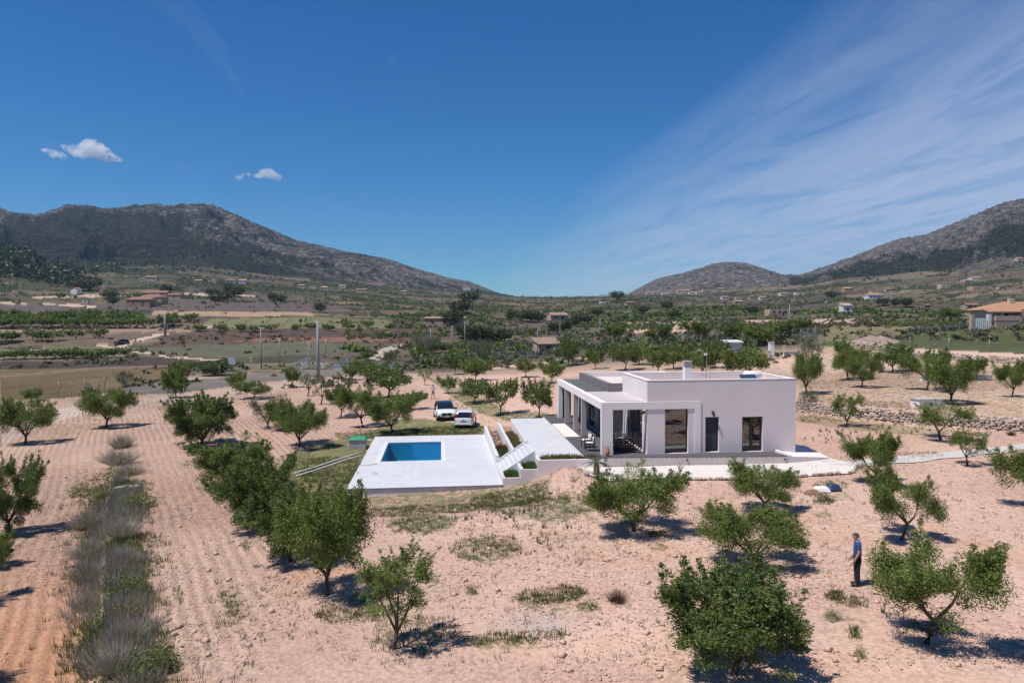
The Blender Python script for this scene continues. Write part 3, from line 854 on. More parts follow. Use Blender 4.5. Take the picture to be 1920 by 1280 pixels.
for ya, yb in ((51.2, 53.0), (54.4, 56.6), (58.0, 59.6)):
    fr = MB().box(11.52, 11.58, ya, yb, ZF + 0.002, ZF + 0.06).box(11.52, 11.58, ya, yb, 2.94, 2.998).box(11.52, 11.58, ya, ya + 0.06, ZF + 0.061, 2.939).box(11.52, 11.58, yb - 0.06, yb, ZF + 0.061, 2.939).box(11.52, 11.58, (ya + yb) / 2 - .03, (ya + yb) / 2 + .03, ZF + 0.061, 2.939)
    w = wpart(fr, 'glazed_door', M_FRAME, villa)
    wpart(MB().box(11.545, 11.555, ya + 0.061, yb - 0.061, ZF + 0.07, 2.93), 'pane', M_GLASS, villa, sub=w)
# porch: white edge beam, grey roof sheet, pergola bars, columns
PT = 3.75; LB = 3.30
wpart(MB().box(9.65, 10.0, YF + 0.36, 61.0, LB, PT), 'porch_beam', M_TRIM, villa)
wpart(MB().box(9.65, 12.498, YF - 0.05, YF + 0.355, LB, PT + 0.002), 'porch_front_beam', M_TRIM, villa)
wpart(MB().box(10.0, 11.448, 50.2, 61.0, PT - 0.22, PT - 0.03), 'porch_roof', M_ROOFG, villa)
wpart(MB().box(10.002, 12.497, 49.96, 50.195, LB, PT - 0.001), 'porch_cross_beam', M_TRIM, villa)
bar0 = MB().box(10.0, 12.498, 0, 0.30, PT - 0.10, PT - 0.012).mesh('pergola_bar')
bar0.materials.append(M_TRIM)
yb = YF + 0.92
while yb < 49.7:
    b = link('pergola_bar', bar0, None, villa); b.location = Vector((0, yb, 0)) - villa.location
    yb += 0.60
wpart(MB().box(9.65, 10.34, YF - 0.05, YF + 0.35, ZF - 0.45, LB - 0.001), 'corner_column', M_TRIM, villa)
for y in (50.2, 53.2, 57.0):
    wpart(MB().box(9.66, 9.98, y, y + 0.32, ZF - 0.3, LB - 0.001), 'column', M_COLM, villa)
wpart(MB().box(9.655, 9.99, 60.3, 60.99, ZF - 0.3, LB - 0.001), 'column', M_TRIM, villa)
wpart(MB().box(9.992, 10.75, 60.5, 60.98, ZF - 0.3, LB - 0.001), 'porch_end_wall', M_COLM, villa)
# raised white frame round the tall window
wpart(MB().box(12.502, 15.85, YF - 0.055, YF - 0.002, LB, PT), 'window_surround', M_TRIM, villa)
wpart(MB().box(15.45, 15.85, YF - 0.055, YF - 0.002, ZF, LB - 0.002), 'window_surround', M_TRIM, villa)


def window(x0, x1, z0, z1, y, leaves=1, fw=0.07):
    fr = MB().box(x0 + .002, x1 - .002, y, y + .07, z0 + .002, z0 + fw).box(x0 + .002, x1 - .002, y, y + .07, z1 - fw, z1 - .002)
    n = leaves
    for i in range(n):
        a = x0 + (x1 - x0) * i / n; b = x0 + (x1 - x0) * (i + 1) / n
        fr.box(a + .003, a + fw, y, y + .07, z0 + fw + .001, z1 - fw - .001).box(b - fw, b - .003, y, y + .07, z0 + fw + .001, z1 - fw - .001)
    w = wpart(fr, 'window', M_FRAME, villa)
    for i in range(n):
        a = x0 + (x1 - x0) * i / n; b = x0 + (x1 - x0) * (i + 1) / n
        wpart(MB().box(a + fw - .01, b - fw + .01, y + .03, y + .04, z0 + fw - .01, z1 - fw + .01), 'pane', M_GLASS, villa, sub=w)
    return w


window(13.6, 15.07, ZF, 3.27, YF + 0.20)
window(18.5, 19.84, ZF, 2.72, YF + 0.20, 2, 0.10)
dr = wpart(MB().box(16.155, 17.025, YF + 0.20, YF + 0.26, ZF + 0.03, 2.745), 'door', M_DOOR, villa)
wpart(MB().box(16.26, 16.9, YF + 0.185, YF + 0.199, ZF + 0.2, 1.75), 'door_panel', mat_basic('door_panel_paint', (0.035, 0.038, 0.06), 0.45, 0.05, 3), villa, sub=dr)
wpart(MB().box(16.23, 16.26, YF + 0.12, YF + 0.198, 1.52, 1.66), 'handle', M_STEEL, villa, sub=dr)
wpart(MB().box(16.152, 17.028, YF - 0.02, YF + 0.2, ZF + 0.0015, ZF + 0.028), 'door_step', M_TRIM, villa)
# sliding glass towards the porch
fr = MB()
for ya in (45.0, 46.3, 47.6, 48.84):
    fr.box(12.58, 12.66, ya + .002, ya + 0.058, ZF + 0.06, 3.09)
fr.box(12.58, 12.66, 45.002, 48.898, ZF + 0.002, ZF + 0.059).box(12.58, 12.66, 45.002, 48.898, 3.091, 3.148)
sg = wpart(fr, 'sliding_door', M_FRAME, villa)
for a, b in ((45.06, 46.3), (46.36, 47.6), (47.66, 48.84)):
    wpart(MB().box(12.61, 12.62, a, b, ZF + 0.06, 3.09), 'pane', M_GLASS, villa, sub=sg)
# wall lamps
for lx, ly, lz, ax in ((16.62, YF, 2.95, 0), (12.5, 44.35, 3.0, 1)):
    mb = MB()
    if ax == 0:
        mb.box(lx - .06, lx + .06, ly - .04, ly - .001, lz, lz + .14).tube([(lx - .06, ly - .10, lz + .17), (lx + .05, ly - .16, lz - .12)], [.055, .085], 8)
    else:
        mb.box(lx - .05, lx - .001, ly - .07, ly + .07, lz, lz + .14).tube([(lx - .12, ly, lz + .12), (lx - .16, ly, lz - .08)], [.06, .09], 8)
    wpart(mb, 'wall_lamp', M_BLACK, villa)
# chimney with slatted cowl
ch = wpart(MB().box(15.48, 15.93, 45.65, 46.1, 4.561, 5.72), 'chimney', M_WHITE, villa)
for k in range(3):
    wpart(MB().box(15.46, 15.95, 45.63, 46.12, 5.77 + k * .125, 5.84 + k * .125), 'cowl_slat', M_CONC, villa, sub=ch)
wpart(MB().box(15.54, 15.87, 45.71, 46.04, 5.721, 6.02), 'flue', mat_basic('flue_grey', (0.16, 0.16, 0.155), 0.8), villa, sub=ch)
wpart(MB().box(12.86, 13.0, 50.3, 50.9, 3.931, 4.75).box(13.001, 13.6, 50.3, 50.42, 4.62, 4.75), 'roof_vent', mat_basic('pale_green_metal', (0.42, 0.47, 0.44), 0.5, 0.05), villa)
# solar heater on the roof: a thing that stands on it
sol = root_at('solar_water_heater', (20.2, 46.6, 4.56), 'solar water heater with white tank on the villa roof', 'solar heater')
wpart(MB().hexa([(19.45, 45.7, 4.62), (20.5, 45.7, 4.62), (20.5, 45.78, 4.60), (19.45, 45.78, 4.60)], [(19.45, 46.55, 5.12), (20.5, 46.55, 5.12), (20.5, 46.6, 5.06), (19.45, 46.6, 5.06)]), 'panel', mat_basic('solar_glass', (0.03, 0.05, 0.09), 0.15, 0.1, 3, spec=0.6), sol)
wpart(MB().tube([(19.9, 46.85, 5.06), (19.94, 46.85, 5.06), (21.0, 46.85, 5.06), (21.04, 46.85, 5.06)], [.20, .26, .26, .20], 14), 'tank', M_WHITE, sol, True)
wpart(MB().tube([(19.55, 46.5, 4.565), (19.55, 46.5, 5.05)], .02, 5), 'stand_leg', M_STEEL, sol)
for a_, b_, c_ in ((20.4, 46.5, 5.05), (20.2, 46.85, 4.84), (20.75, 46.85, 4.84)):
    wpart(MB().tube([(a_, b_, 4.565), (a_, b_, c_)], .02, 5), 'stand_leg', M_STEEL, sol)
mast = root_at('antenna_mast', (17.55, 47.4, 4.56), 'thin antenna mast with a small white head on the villa roof', 'antenna')
wpart(MB().tube([(17.55, 47.4, 4.561), (17.55, 47.4, 6.85)], .025, 6), 'pole', M_STEEL, mast)
wpart(MB().box(17.36, 17.56, 47.32, 47.37, 6.36, 6.5), 'head', M_WHITE, mast)
wpart(MB().tube([(17.15, 47.4, 5.05), (17.52, 47.4, 5.05)], .03, 6).tube([(17.8, 47.4, 4.562), (17.8, 47.4, 5.5)], .018, 5), 'bracket', M_STEEL, mast)

# ------------------------------------------------------------------ terrace floor round the villa
ter = root_at('villa_terrace', (12.0, 46.0, 0.0), 'dark grey boarded terrace with pale facing along the villa front', 'terrace')
outl = [(8.50, 43.15), (9.75, 43.05), (20.64, 42.10), (20.64, YF - 0.06), (10.36, YF - 0.06), (10.36, YF + 0.36), (12.49, YF + 0.36), (12.49, 49.99), (11.44, 49.99), (11.44, 61.9), (8.5, 61.9)]
bed = (8.62, 9.6, 50.75, 57.1)
# boards run along the house side: each board about 0.3 m, built as strips cut by the outline
brd = 0
def terrace_boards():
    x = 8.5
    k = 0
    while x < 20.6:
        x2 = min(x + 0.294, 20.63)
        xm = (x + x2) / 2
        yf = np.interp(xm, [8.5, 9.75, 20.64], [43.15, 43.05, 42.10])
        y1 = 61.9 if x2 < 11.44 else (49.98 if x2 < 12.48 else YF - 0.062)
        segs = [(yf, y1)]
        if xm < 9.62: segs = [(yf, bed[2]), (bed[3], y1)]
        if 9.64 < xm < 10.36: segs = [(yf, YF - 0.062), (YF + 0.36, y1)]
        for a, b in segs:
            o = wpart(MB().box(x, x2, a, b, ZF - 0.03, ZF + 0.001 * (k % 3)), 'board', M_FLOOR, ter); k += 1
        x += 0.30
terrace_boards()
wpart(MB().prism([(8.52, 43.2), (9.75, 43.1), (20.62, 42.16), (20.62, YF - 0.03), (12.46, YF + 0.3), (12.46, 49.9), (11.42, 49.9), (11.42, 61.85), (8.52, 61.85)], -0.3, ZF - 0.034), 'slab', M_CONC, ter)
# facing tiles on the front edge of the slab, one by one
n = 24
for i in range(n):
    xa = 9.85 + i * 0.449; xb = xa + 0.443
    ya = np.interp(xa, [9.75, 20.64], [43.05, 42.10]); yb_ = np.interp(xb, [9.75, 20.64], [43.05, 42.10])
    wpart(MB().hexa([(xa, ya + .004, -0.2), (xb, yb_ + .004, -0.2), (xb, yb_ + .05, -0.2), (xa, ya + .05, -0.2)], [(xa, ya + .004, ZF - 0.036), (xb, yb_ + .004, ZF - 0.036), (xb, yb_ + .05, ZF - 0.036), (xa, ya + .05, ZF - 0.036)]), 'facing_tile', M_FACE, ter)
wpart(MB().box(bed[0], bed[1], bed[2] + .01, bed[3] - .01, ZF - 0.03, ZF + 0.012), 'pebble_bed', mat_basic('white_pebbles_fine', (0.74, 0.66, 0.61), 0.9, 0.25, 30, 0.8, 60), ter)
for lx in (14.6, 20.45):
    wpart(MB().tube([(lx, np.interp(lx, [9.75, 20.64], [43.05, 42.10]) + .0, 0.36), (lx, np.interp(lx, [9.75, 20.64], [43.05, 42.10]) - .07, 0.36)], .05, 10), 'spout', M_BLACK, ter)
# ramp at the right end of the terrace
rp = root_at('entrance_ramp', (22.0, 43.2, 0.0), 'pale concrete ramp block at the right end of the villa terrace', 'ramp')
wpart(MB().hexa([(20.66, 42.12, -.25), (23.75, 43.0, -.25), (24.1, 46.8, -.25), (21.97, 46.8, -.25)], [(20.66, 42.12, .53), (23.75, 43.0, .22), (24.1, 46.8, .30), (21.97, 46.8, .50)]), 'ramp_block', M_TRIM, rp)
wpart(MB().hexa([(20.40, 43.3, .558), (20.75, 42.14, .54), (20.9, 42.2, .54), (20.6, 43.4, .558)], [(20.40, 43.3, .72), (20.75, 42.14, .60), (20.9, 42.2, .60), (20.6, 43.4, .72)]), 'ramp_kerb', M_TRIM, rp)

# ------------------------------------------------------------------ pool terrace with single tiles
pt = root_at('pool_terrace', (-1.0, 52.0, -0.9), 'raised white tiled terrace around the blue swimming pool', 'terrace')
CW = 0.32
cx0, cx1, cy0, cy1 = POOL['x0'] - CW, POOL['x1'] + CW, POOL['y0'] - CW, POOL['y1'] + CW


def breaks(a, b, s, extra):
    v = list(np.arange(a, b - 0.25, s)) + [b]
    for e in extra:
        k = int(np.argmin([abs(q - e) for q in v])); v[k] = e
    return sorted(v)


xs = breaks(DECK['x0'], DECK['x1'], 0.605, (cx0, cx1)); ys = breaks(DECK['y0'], DECK['y1'], 0.605, (cy0, cy1))
tiles = []
for i in range(len(xs) - 1):
    for j in range(len(ys) - 1):
        xm = (xs[i] + xs[i + 1]) / 2; ym = (ys[j] + ys[j + 1]) / 2
        if cx0 < xm < cx1 and cy0 < ym < cy1:
            continue
        tiles.append((ys[j], xs[i], xs[i + 1], ys[j + 1]))
tiles.sort()
TM = [mat_basic('white_porcelain_tile', (0.55, 0.55, 0.575)), mat_basic('white_porcelain_tile_b', (0.538, 0.538, 0.565), 0.55, 0.06, 0.5), mat_basic('white_porcelain_tile_c', (0.56, 0.56, 0.585), 0.55, 0.06, 0.5)]
rest = MB()
for k, (y0, x0, x1, y1) in enumerate(tiles):
    g = 0.0025; dz = 0.0015 * random.random()
    if k < 300:
        o = wpart(MB().box(x0 + g, x1 - g, y0 + g, y1 - g, DECK['z'] - 0.006, DECK['z'] + dz), 'tile', TM[random.choice((0, 0, 1, 2))], pt)
    else:
        rest.box(x0 + g, x1 - g, y0 + g, y1 - g, DECK['z'] - 0.006, DECK['z'] + dz)
o = wpart(rest, 'tiles', TM[0], pt); tag(o, kind='stuff')
M_GROUT = mat_basic('grey_grout', (0.53, 0.525, 0.545), 0.9, 0.1)
d = DECK
wpart(MB().box(d['x0'] + .03, cx0 + .02, d['y0'] + .03, d['y1'] - .03, -1.0, d['z'] - .007).box(cx1 - .02, d['x1'] - .03, d['y0'] + .03, d['y1'] - .03, -1.0, d['z'] - .007)
      .box(cx0 + .02, cx1 - .02, d['y0'] + .03, cy0 + .02, -1.0, d['z'] - .007).box(cx0 + .02, cx1 - .02, cy1 - .02, d['y1'] - .03, -1.0, d['z'] - .007), 'grout_bed', M_GROUT, pt)
wpart(MB().box(d['x0'] + .06, d['x1'] - .06, d['y0'] + .06, d['y0'] + .3, -2.3, -1.001).box(d['x0'] + .06, d['x0'] + .3, d['y0'] + .301, d['y1'] - .06, -2.3, -1.002)
      .box(d['x1'] - .3, d['x1'] - .06, d['y0'] + .301, d['y1'] - .06, -2.3, -1.002).box(d['x0'] + .301, d['x1'] - .301, d['y1'] - .3, d['y1'] - .06, -2.3, -1.003), 'retaining_wall', M_TRIM, pt)

pool = root_at('swimming_pool', (-2.15, 54.7, -0.9), 'rectangular blue swimming pool set in the white tiled terrace', 'pool')
M_POOL = bpy.data.materials.new('pool_mosaic'); M_POOL.use_nodes = True
_n = M_POOL.node_tree.nodes; _l = M_POOL.node_tree.links
_t = _n.new('ShaderNodeTexCoord'); _v = _n.new('ShaderNodeTexVoronoi'); _v.inputs['Scale'].default_value = 18
_l.new(_t.outputs['Object'], _v.inputs['Vector'])
_l.new(ramp(_n, _l, _v.outputs['Color'], [(0.0, (0.002, 0.27, 0.45)), (1.0, (0.004, 0.35, 0.54))]), _n['Principled BSDF'].inputs['Base Color'])
_n['Principled BSDF'].inputs['Roughness'].default_value = 0.5
p = POOL
bz = -2.35
wpart(MB().box(p['x0'] - .28, p['x0'], p['y0'] - .28, p['y1'] + .28, bz - .2, -.955).box(p['x1'], p['x1'] + .28, p['y0'] - .28, p['y1'] + .28, bz - .2, -.955)
      .box(p['x0'] + .001, p['x1'] - .001, p['y0'] - .28, p['y0'], bz - .2, -.956).box(p['x0'] + .001, p['x1'] - .001, p['y1'], p['y1'] + .28, bz - .2, -.956)
      .box(p['x0'] + .002, p['x1'] - .002, p['y0'] + .002, p['y1'] - .002, bz - .2, bz), 'basin', M_POOL, pool)
for a in ((cx0 + .004, p['x0'] + .03, cy0 + .004, cy1 - .004), (p['x1'] - .03, cx1 - .004, cy0 + .004, cy1 - .004), (p['x0'] + .034, p['x1'] - .034, cy0 + .004, p['y0'] + .03), (p['x0'] + .034, p['x1'] - .034, p['y1'] - .03, cy1 - .004)):
    wpart(MB().box(*a, -.954, -.893), 'coping', M_COPE, pool)


def mat_water():
    m = bpy.data.materials.new('pool_water'); m.use_nodes = True
    n = m.node_tree.nodes; l = m.node_tree.links; n.clear()
    tr = n.new('ShaderNodeBsdfTransparent'); tr.inputs[0].default_value = (0.78, 0.95, 1.0, 1)
    gl = n.new('ShaderNodeBsdfGlossy'); gl.inputs['Roughness'].default_value = 0.03
    fr = n.new('ShaderNodeFresnel'); fr.inputs[0].default_value = 1.13
    t = n.new('ShaderNodeTexCoord'); b = n.new('ShaderNodeBump'); b.inputs['Strength'].default_value = 0.12; b.inputs['Distance'].default_value = 0.05
    l.new(noise(n, l, t.outputs['Object'], 2.5, 3), b.inputs['Height']); l.new(b.outputs[0], gl.inputs['Normal']); l.new(b.outputs[0], fr.inputs['Normal'])
    mx = n.new('ShaderNodeMixShader'); l.new(math_node(n, l, 'MULTIPLY', fr.outputs[0], 0.25), mx.inputs[0]); l.new(tr.outputs[0], mx.inputs[1]); l.new(gl.outputs[0], mx.inputs[2])
    o = n.new('ShaderNodeOutputMaterial'); l.new(mx.outputs[0], o.inputs[0]); return m


def water_sheet():
    mb = MB(); nx, ny = 12, 22
    for j in range(ny + 1):
        for i in range(nx + 1):
            mb.v.append((p['x0'] + .001 + (p['x1'] - p['x0'] - .002) * i / nx, p['y0'] + .001 + (p['y1'] - p['y0'] - .002) * j / ny, -0.985))
    for j in range(ny):
        for i in range(nx):
            a = j * (nx + 1) + i; mb.f.append((a, a + 1, a + nx + 2, a + nx + 1))
    return mb


wpart(water_sheet(), 'water', mat_water(), pool, True)
# floodlight-like thin post at the edge of the pool terrace, with its cable
po = root_at('cable_post', (-5.4, 49.6, -0.9), 'thin upright post at the left edge of the pool terrace', 'post')
wpart(MB().tube([(-5.42, 49.6, -.9), (-5.42, 49.6, 1.75)], .018, 6), 'rod', M_STEEL, po)
wpart(MB().tube([(-5.40, 49.6, -.885), (-4.9, 49.75, -.885), (-4.4, 50.1, -.885)], .012, 5), 'cable', M_BLACK, po)
# pump housing with a green lid
pb = root_at('pump_housing', (-7.0, 59.4, -1.4), 'grey concrete pump box with a green lid beside the pool terrace', 'pump box')
wpart(MB().box(-7.35, -6.05, 58.9, 60.1, -1.75, -.72), 'housing', M_CONC, pb, bevel=0.02)
wpart(MB().hexa([(-7.42, 58.82, -.717), (-5.98, 58.82, -.717), (-5.98, 60.18, -.717), (-7.42, 60.18, -.717)], [(-7.3, 58.95, -.56), (-6.1, 58.95, -.56), (-6.1, 60.05, -.56), (-7.3, 60.05, -.56)]), 'lid', mat_basic('green_lid', (0.035, 0.27, 0.15), 0.5, 0.1, 2), pb, bevel=0.03)
wpart(MB().tube([(-6.1, 59.5, -.8), (-5.6, 59.5, -.82)], .05, 8), 'pipe', M_WHITE, pb)
for i, (pa, pb_) in enumerate((((-6.2, 57.0), (-9.9, 50.3)), ((-6.0, 56.0), (-9.6, 49.4)))):
    q = [(pa[0] + (pb_[0] - pa[0]) * t, pa[1] + (pb_[1] - pa[1]) * t) for t in np.linspace(0, 1, 7)]
    o = MB().tube([(x, y, ground_z(x, y) + 0.10 + 0.03 * math.sin(k)) for k, (x, y) in enumerate(q)], .045, 7).build('drain_pipe', M_WHITE, None, True)
    tag(o, ['pale pipe lying on the grass slope nearer the pump box', 'pale pipe lying on the grass slope, the lower of the two'][i], 'pipe', 'pipes on the slope by the pool')

# ------------------------------------------------------------------ upper walkway, steps and planters
uw = root_at('upper_walkway', (7.1, 52.0, 0.5), 'white tiled walkway between the villa terrace and the steps', 'walkway')
xs = list(np.linspace(5.74, 8.44, 6)); ys = list(np.linspace(43.95, 60.8, 29))
for i in range(5):
    for j in range(28):
        wpart(MB().box(xs[i] + .0025, xs[i + 1] - .0025, ys[j] + .0025, ys[j + 1] - .0025, .47, .5 + 0.0015 * random.random()), 'tile', TM[random.choice((0, 0, 1, 2))], uw)
wpart(MB().box(5.70, 8.46, 43.94, 60.84, -1.3, .468), 'retaining_wall', M_TRIM, uw)
wpart(MB().box(8.462, 8.496, 43.3, 61.0, .40, .575), 'edge_strip', M_COPE, uw)
st = root_at('garden_steps', (4.6, 46.9, -0.9), 'white tiled steps rising from the pool terrace to the walkway', 'steps')
ns = 8
for k in range(ns):
    xa = 3.56 + k * (2.12 / ns); z = -0.9 + (k + 1) * (1.4 / (ns))
    wpart(MB().box(xa, 5.695, 45.0, 48.75, z - 1.4 / ns + 0.002 if k else -1.2, z - 0.03), 'step', M_COPE, st)
    wpart(MB().box(xa - .02, xa + 2.12 / ns - .002, 45.0, 48.75, z - .029, z), 'tread', TM[k % 3], st)
for ya in (44.86, 48.755):
    wpart(MB().hexa([(3.56, ya, -1.2), (5.695, ya, -1.2), (5.695, ya + .13, -1.2), (3.56, ya + .13, -1.2)], [(3.56, ya, -.62), (5.695, ya, .74), (5.695, ya + .13, .74), (3.56, ya + .13, -.62)]), 'stringer', M_COPE, st)
pl = root_at('terraced_planter', (6.0, 44.0, -0.9), 'stepped white planter walls between the pool terrace and the walkway', 'planter')
for a in ((3.56, 3.78, 48.89, 62.3, -1.3, -.28), (4.62, 4.82, 48.89, 61.5, -1.3, .12), (3.57, 3.70, 43.12, 44.85, -1.3, -.50), (4.58, 4.78, 43.13, 44.85, -1.3, -.02), (5.62, 5.82, 43.14, 43.935, -1.3, .50), (9.5, 9.62, 43.14, 43.18, -.3, .50)):
    wpart(MB().box(*a), 'planter_wall', M_COPE, pl)
for a in ((3.55, 4.60, 43.0, 43.118, -1.6, -.52), (4.601, 5.64, 43.0, 43.119, -1.6, -.04), (5.641, 9.6, 42.95, 43.119, -1.6, .49)):
    wpart(MB().box(*a), 'planter_front', M_TRIM, pl)
M_SOIL = mat_basic('planter_soil', (0.30, 0.19, 0.135), 0.95, 0.3, 3, 0.6, 14)
for a in ((3.785, 4.615, 48.9, 61.4, -1.3, -.52), (4.825, 5.695, 48.9, 60.8, -1.3, -.12), (3.705, 4.575, 43.13, 44.84, -1.3, -.66), (4.785, 5.69, 43.14, 44.84, -1.3, -.18), (5.825, 8.5, 43.13, 43.93, -1.3, .40)):
    wpart(MB().box(*a), 'soil', M_SOIL, pl)

# ------------------------------------------------------------------ pale gravel yard and path
M_GRAVEL = mat_basic('white_gravel', (0.63, 0.575, 0.54), 0.95, 0.26, 14, 0.9, 55, detail=6)


def draped(name, poly_fn, nu, nv, dz, mat, kind='structure'):
    V = []; Fc = []
    for i in range(nu + 1):
        for j in range(nv + 1):
            x, y = poly_fn(i / nu, j / nv); V.append((x, y, 0))
    V = np.array(V); V[:, 2] = terrain(V[:, 0], V[:, 1]) + dz
    Q = [(i * (nv + 1) + j, (i + 1) * (nv + 1) + j, (i + 1) * (nv + 1) + j + 1, i * (nv + 1) + j + 1) for i in range(nu) for j in range(nv)]
    o = link(name, mesh_np(name, V, np.array(Q), True), mat)
    return tag(o, kind=kind)


gfx = [(7.9, 40.2), (9.5, 39.4), (13.0, 39.0), (18.0, 38.6), (22.6, 38.9), (24.3, 40.6)]
gbx = [(8.0, 43.1), (9.7, 43.0), (13.5, 42.7), (18.0, 42.3), (21.0, 42.4), (23.9, 43.2)]


def yard(u, v):
    t = u * 5
    a = (np.interp(t, range(6), [q[0] for q in gfx]), np.interp(t, range(6), [q[1] for q in gfx]) + .12 * math.sin(t * 7))
    b = (np.interp(t, range(6), [q[0] for q in gbx]), np.interp(t, range(6), [q[1] for q in gbx]))
    return a[0] + (b[0] - a[0]) * v, a[1] + (b[1] - a[1]) * v


draped('gravel_yard', yard, 60, 14, 0.045, M_GRAVEL)
PATH = [(1545, 868), (1600, 869), (1650, 866), (1720, 860), (1790, 853), (1850, 846), (1900, 840), (1960, 834), (2040, 826)]
PW = [ground_at(a, b)[0] for a, b in PATH]


def path_fn(u, v):
    t = u * (len(PW) - 1)
    x = np.interp(t, range(len(PW)), [q[0] for q in PW]); y = np.interp(t, range(len(PW)), [q[1] for q in PW])
    return x, y + (v - .5) * (1.5 + .25 * math.sin(t * 5))


draped('gravel_path', path_fn, 60, 3, 0.045, mat_basic('grey_white_gravel', (0.50, 0.465, 0.445), 0.95, 0.25, 12, 0.9, 45, detail=6))

# ------------------------------------------------------------------ trees
def leaf_mesh(name, C, size, aspect, rg, flat=0.35, droop=0.3, tint=None):
    """one diamond per leaf, centres C (n,3)"""
    n = len(C)
    d = rg.normal(size=(n, 3)); d[:, 2] = d[:, 2] * 0.6 - droop; d /= np.linalg.norm(d, axis=1)[:, None]
    e = rg.normal(size=(n, 3)); e -= (e * d).sum(1)[:, None] * d; e /= np.linalg.norm(e, axis=1)[:, None]
    L = size * rg.uniform(0.7, 1.3, n)[:, None]; W = L * aspect
    V = np.stack([C - d * L / 2, C + e * W / 2, C + d * L / 2, C - e * W / 2], 1).reshape(-1, 3)
    Q = np.arange(4 * n).reshape(n, 4)
    lv = rg.uniform(0, 1, n) if tint is None else np.clip(tint + rg.uniform(-0.3, 0.3, n), 0, 1)
    return mesh_np(name, V, Q, False, dict(lv=('FLOAT', np.repeat(lv, 4))))


def make_tree(seed, H=3.0, W=3.6, th=0.7, limbs=4, leaves=12000, size=0.10, aspect=0.45, dense=0.0, lean=0.15, low=0.30, spread=0.19, sparse=0.0, fork=None, tw=0.085, sides=7, mat=None, bark=None):
    """returns (trunk mesh, crown mesh) of an almond-like tree standing on the origin"""
    rg = np.random.default_rng(seed); wood = MB(); cent = []; wts = []
    la = rg.uniform(0, 2 * math.pi); top = np.array([math.cos(la) * lean, math.sin(la) * lean, th])
    wood.tube([(0, 0, -0.25), (0, 0, 0.02), top * 0.5 + [0.03, 0, 0], top], [tw * 1.5, tw * 1.25, tw, tw * 0.95], sides)
    az0 = rg.uniform(0, 6.28) if fork is None else fork
    lobes = []
    for i in range(limbs):
        a = az0 + 2 * math.pi * i / limbs + rg.uniform(-0.35, 0.35)
        r = W * rg.uniform(0.22, 0.36); h = th + (H - th) * rg.uniform(0.40, 0.70)
        end = np.array([math.cos(a) * r, math.sin(a) * r, h])
        mid = top * 0.45 + end * 0.55; mid[2] -= 0.10 * (H - th) * rg.uniform(0.2, 1.0); mid[:2] += rg.normal(size=2) * 0.06
        wood.tube([top - [0, 0, .03], mid, end], [tw * 0.75, tw * 0.5, tw * 0.3], sides)
        ns = 4
        for k in range(ns):
            t = rg.uniform(0.35, 1.0); p0 = (mid + (end - mid) * t) if t > .5 else mid * .9 + top * .1 + (end - mid) * 0.1
            ang = a + rg.uniform(-1.1, 1.1); rr = W * rg.uniform(0.12, 0.26)
            p1 = p0 + np.array([math.cos(ang) * rr, math.sin(ang) * rr, (H - th) * rg.uniform(-0.02, 0.30)])
            p1[2] = min(p1[2], H * 0.95)
            q = (p0 + p1) / 2 + rg.normal(size=3) * 0.05
            wood.tube([p0, q, p1], [tw * 0.34, tw * 0.22, tw * 0.12], 5, False)
            cent += [p1, q * .4 + p1 * .6]; wts += [1.0, 0.7]
            for j in range(3):
                ang2 = ang + rg.uniform(-1.6, 1.6); r2 = W * rg.uniform(0.06, 0.15)
                p2 = p1 + np.array([math.cos(ang2) * r2, math.sin(ang2) * r2, (H - th) * rg.uniform(-0.12, 0.16)])
                wood.tube([q, p2], [tw * 0.15, tw * 0.06], 4, False)
                cent.append(p2); wts.append(0.9)
    cent = np.array(cent); wts = np.array(wts)
    # fill clumps inside an uneven crown volume
    nf = int(len(cent) * (0.35 + 1.6 * dense))
    if nf:
        v = rg.normal(size=(nf, 3)); v /= np.linalg.norm(v, axis=1)[:, None]
        rad = rg.uniform(0.45, 1.0, nf)[:, None] ** 0.6
        zc = H * (0.5 + low / 2); f = v * rad * np.array([W * 0.47, W * 0.47, H * (1 - low) * 0.47]) * (1 + 0.22 * rg.normal(size=(nf, 1)))
        f[:, 2] += zc
        cent = np.concatenate([cent, f]); wts = np.concatenate([wts, np.full(nf, 0.8)])
    keep = rg.uniform(size=len(cent)) > sparse
    keep[0] = True; cent = cent[keep]; wts = wts[keep] * rg.uniform(0.5, 1.5, keep.sum())
    # upright shoots break the outline of the crown
    topc = cent[np.argsort(-(cent[:, 2] + .25 * np.linalg.norm(cent[:, :2], axis=1)))[:max(6, len(cent) // 4)]]
    sh = []
    for c_ in topc:
        ln = rg.uniform(.10, .24) * H; dr = np.array([rg.normal() * .35, rg.normal() * .35, 1.0]) + np.array([c_[0], c_[1], 0]) / W * 1.1
        dr /= np.linalg.norm(dr)
        sh += [c_ + dr * ln * t for t in (.35, .6, .85, 1.0)]
    n0 = len(cent); cent = np.concatenate([cent, np.array(sh)]); wts = np.concatenate([wts, np.full(len(sh), .10)])
    idx = rg.choice(len(cent), leaves, p=wts / wts.sum())
    sg = spread * W / 3.4 * rg.uniform(0.75, 1.35, len(cent)); sg[n0:] *= .30
    off = rg.normal(size=(leaves, 3)); off = off / (1 + 0.25 * np.linalg.norm(off, axis=1)[:, None])
    C = cent[idx] + off * sg[idx][:, None] * np.array([1, 1, 0.82]) * 1.25
    C[:, 2] = np.maximum(C[:, 2], H * low * 0.45 * rg.uniform(0.6, 1.3, leaves))
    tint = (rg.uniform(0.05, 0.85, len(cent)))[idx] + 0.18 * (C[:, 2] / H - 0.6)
    cm = leaf_mesh('crown', C, size, aspect, rg, tint=tint); cm.materials.append(mat or M_LEAF)
    tm = wood.mesh('trunk', True); tm.materials.append(bark or M_BARK)
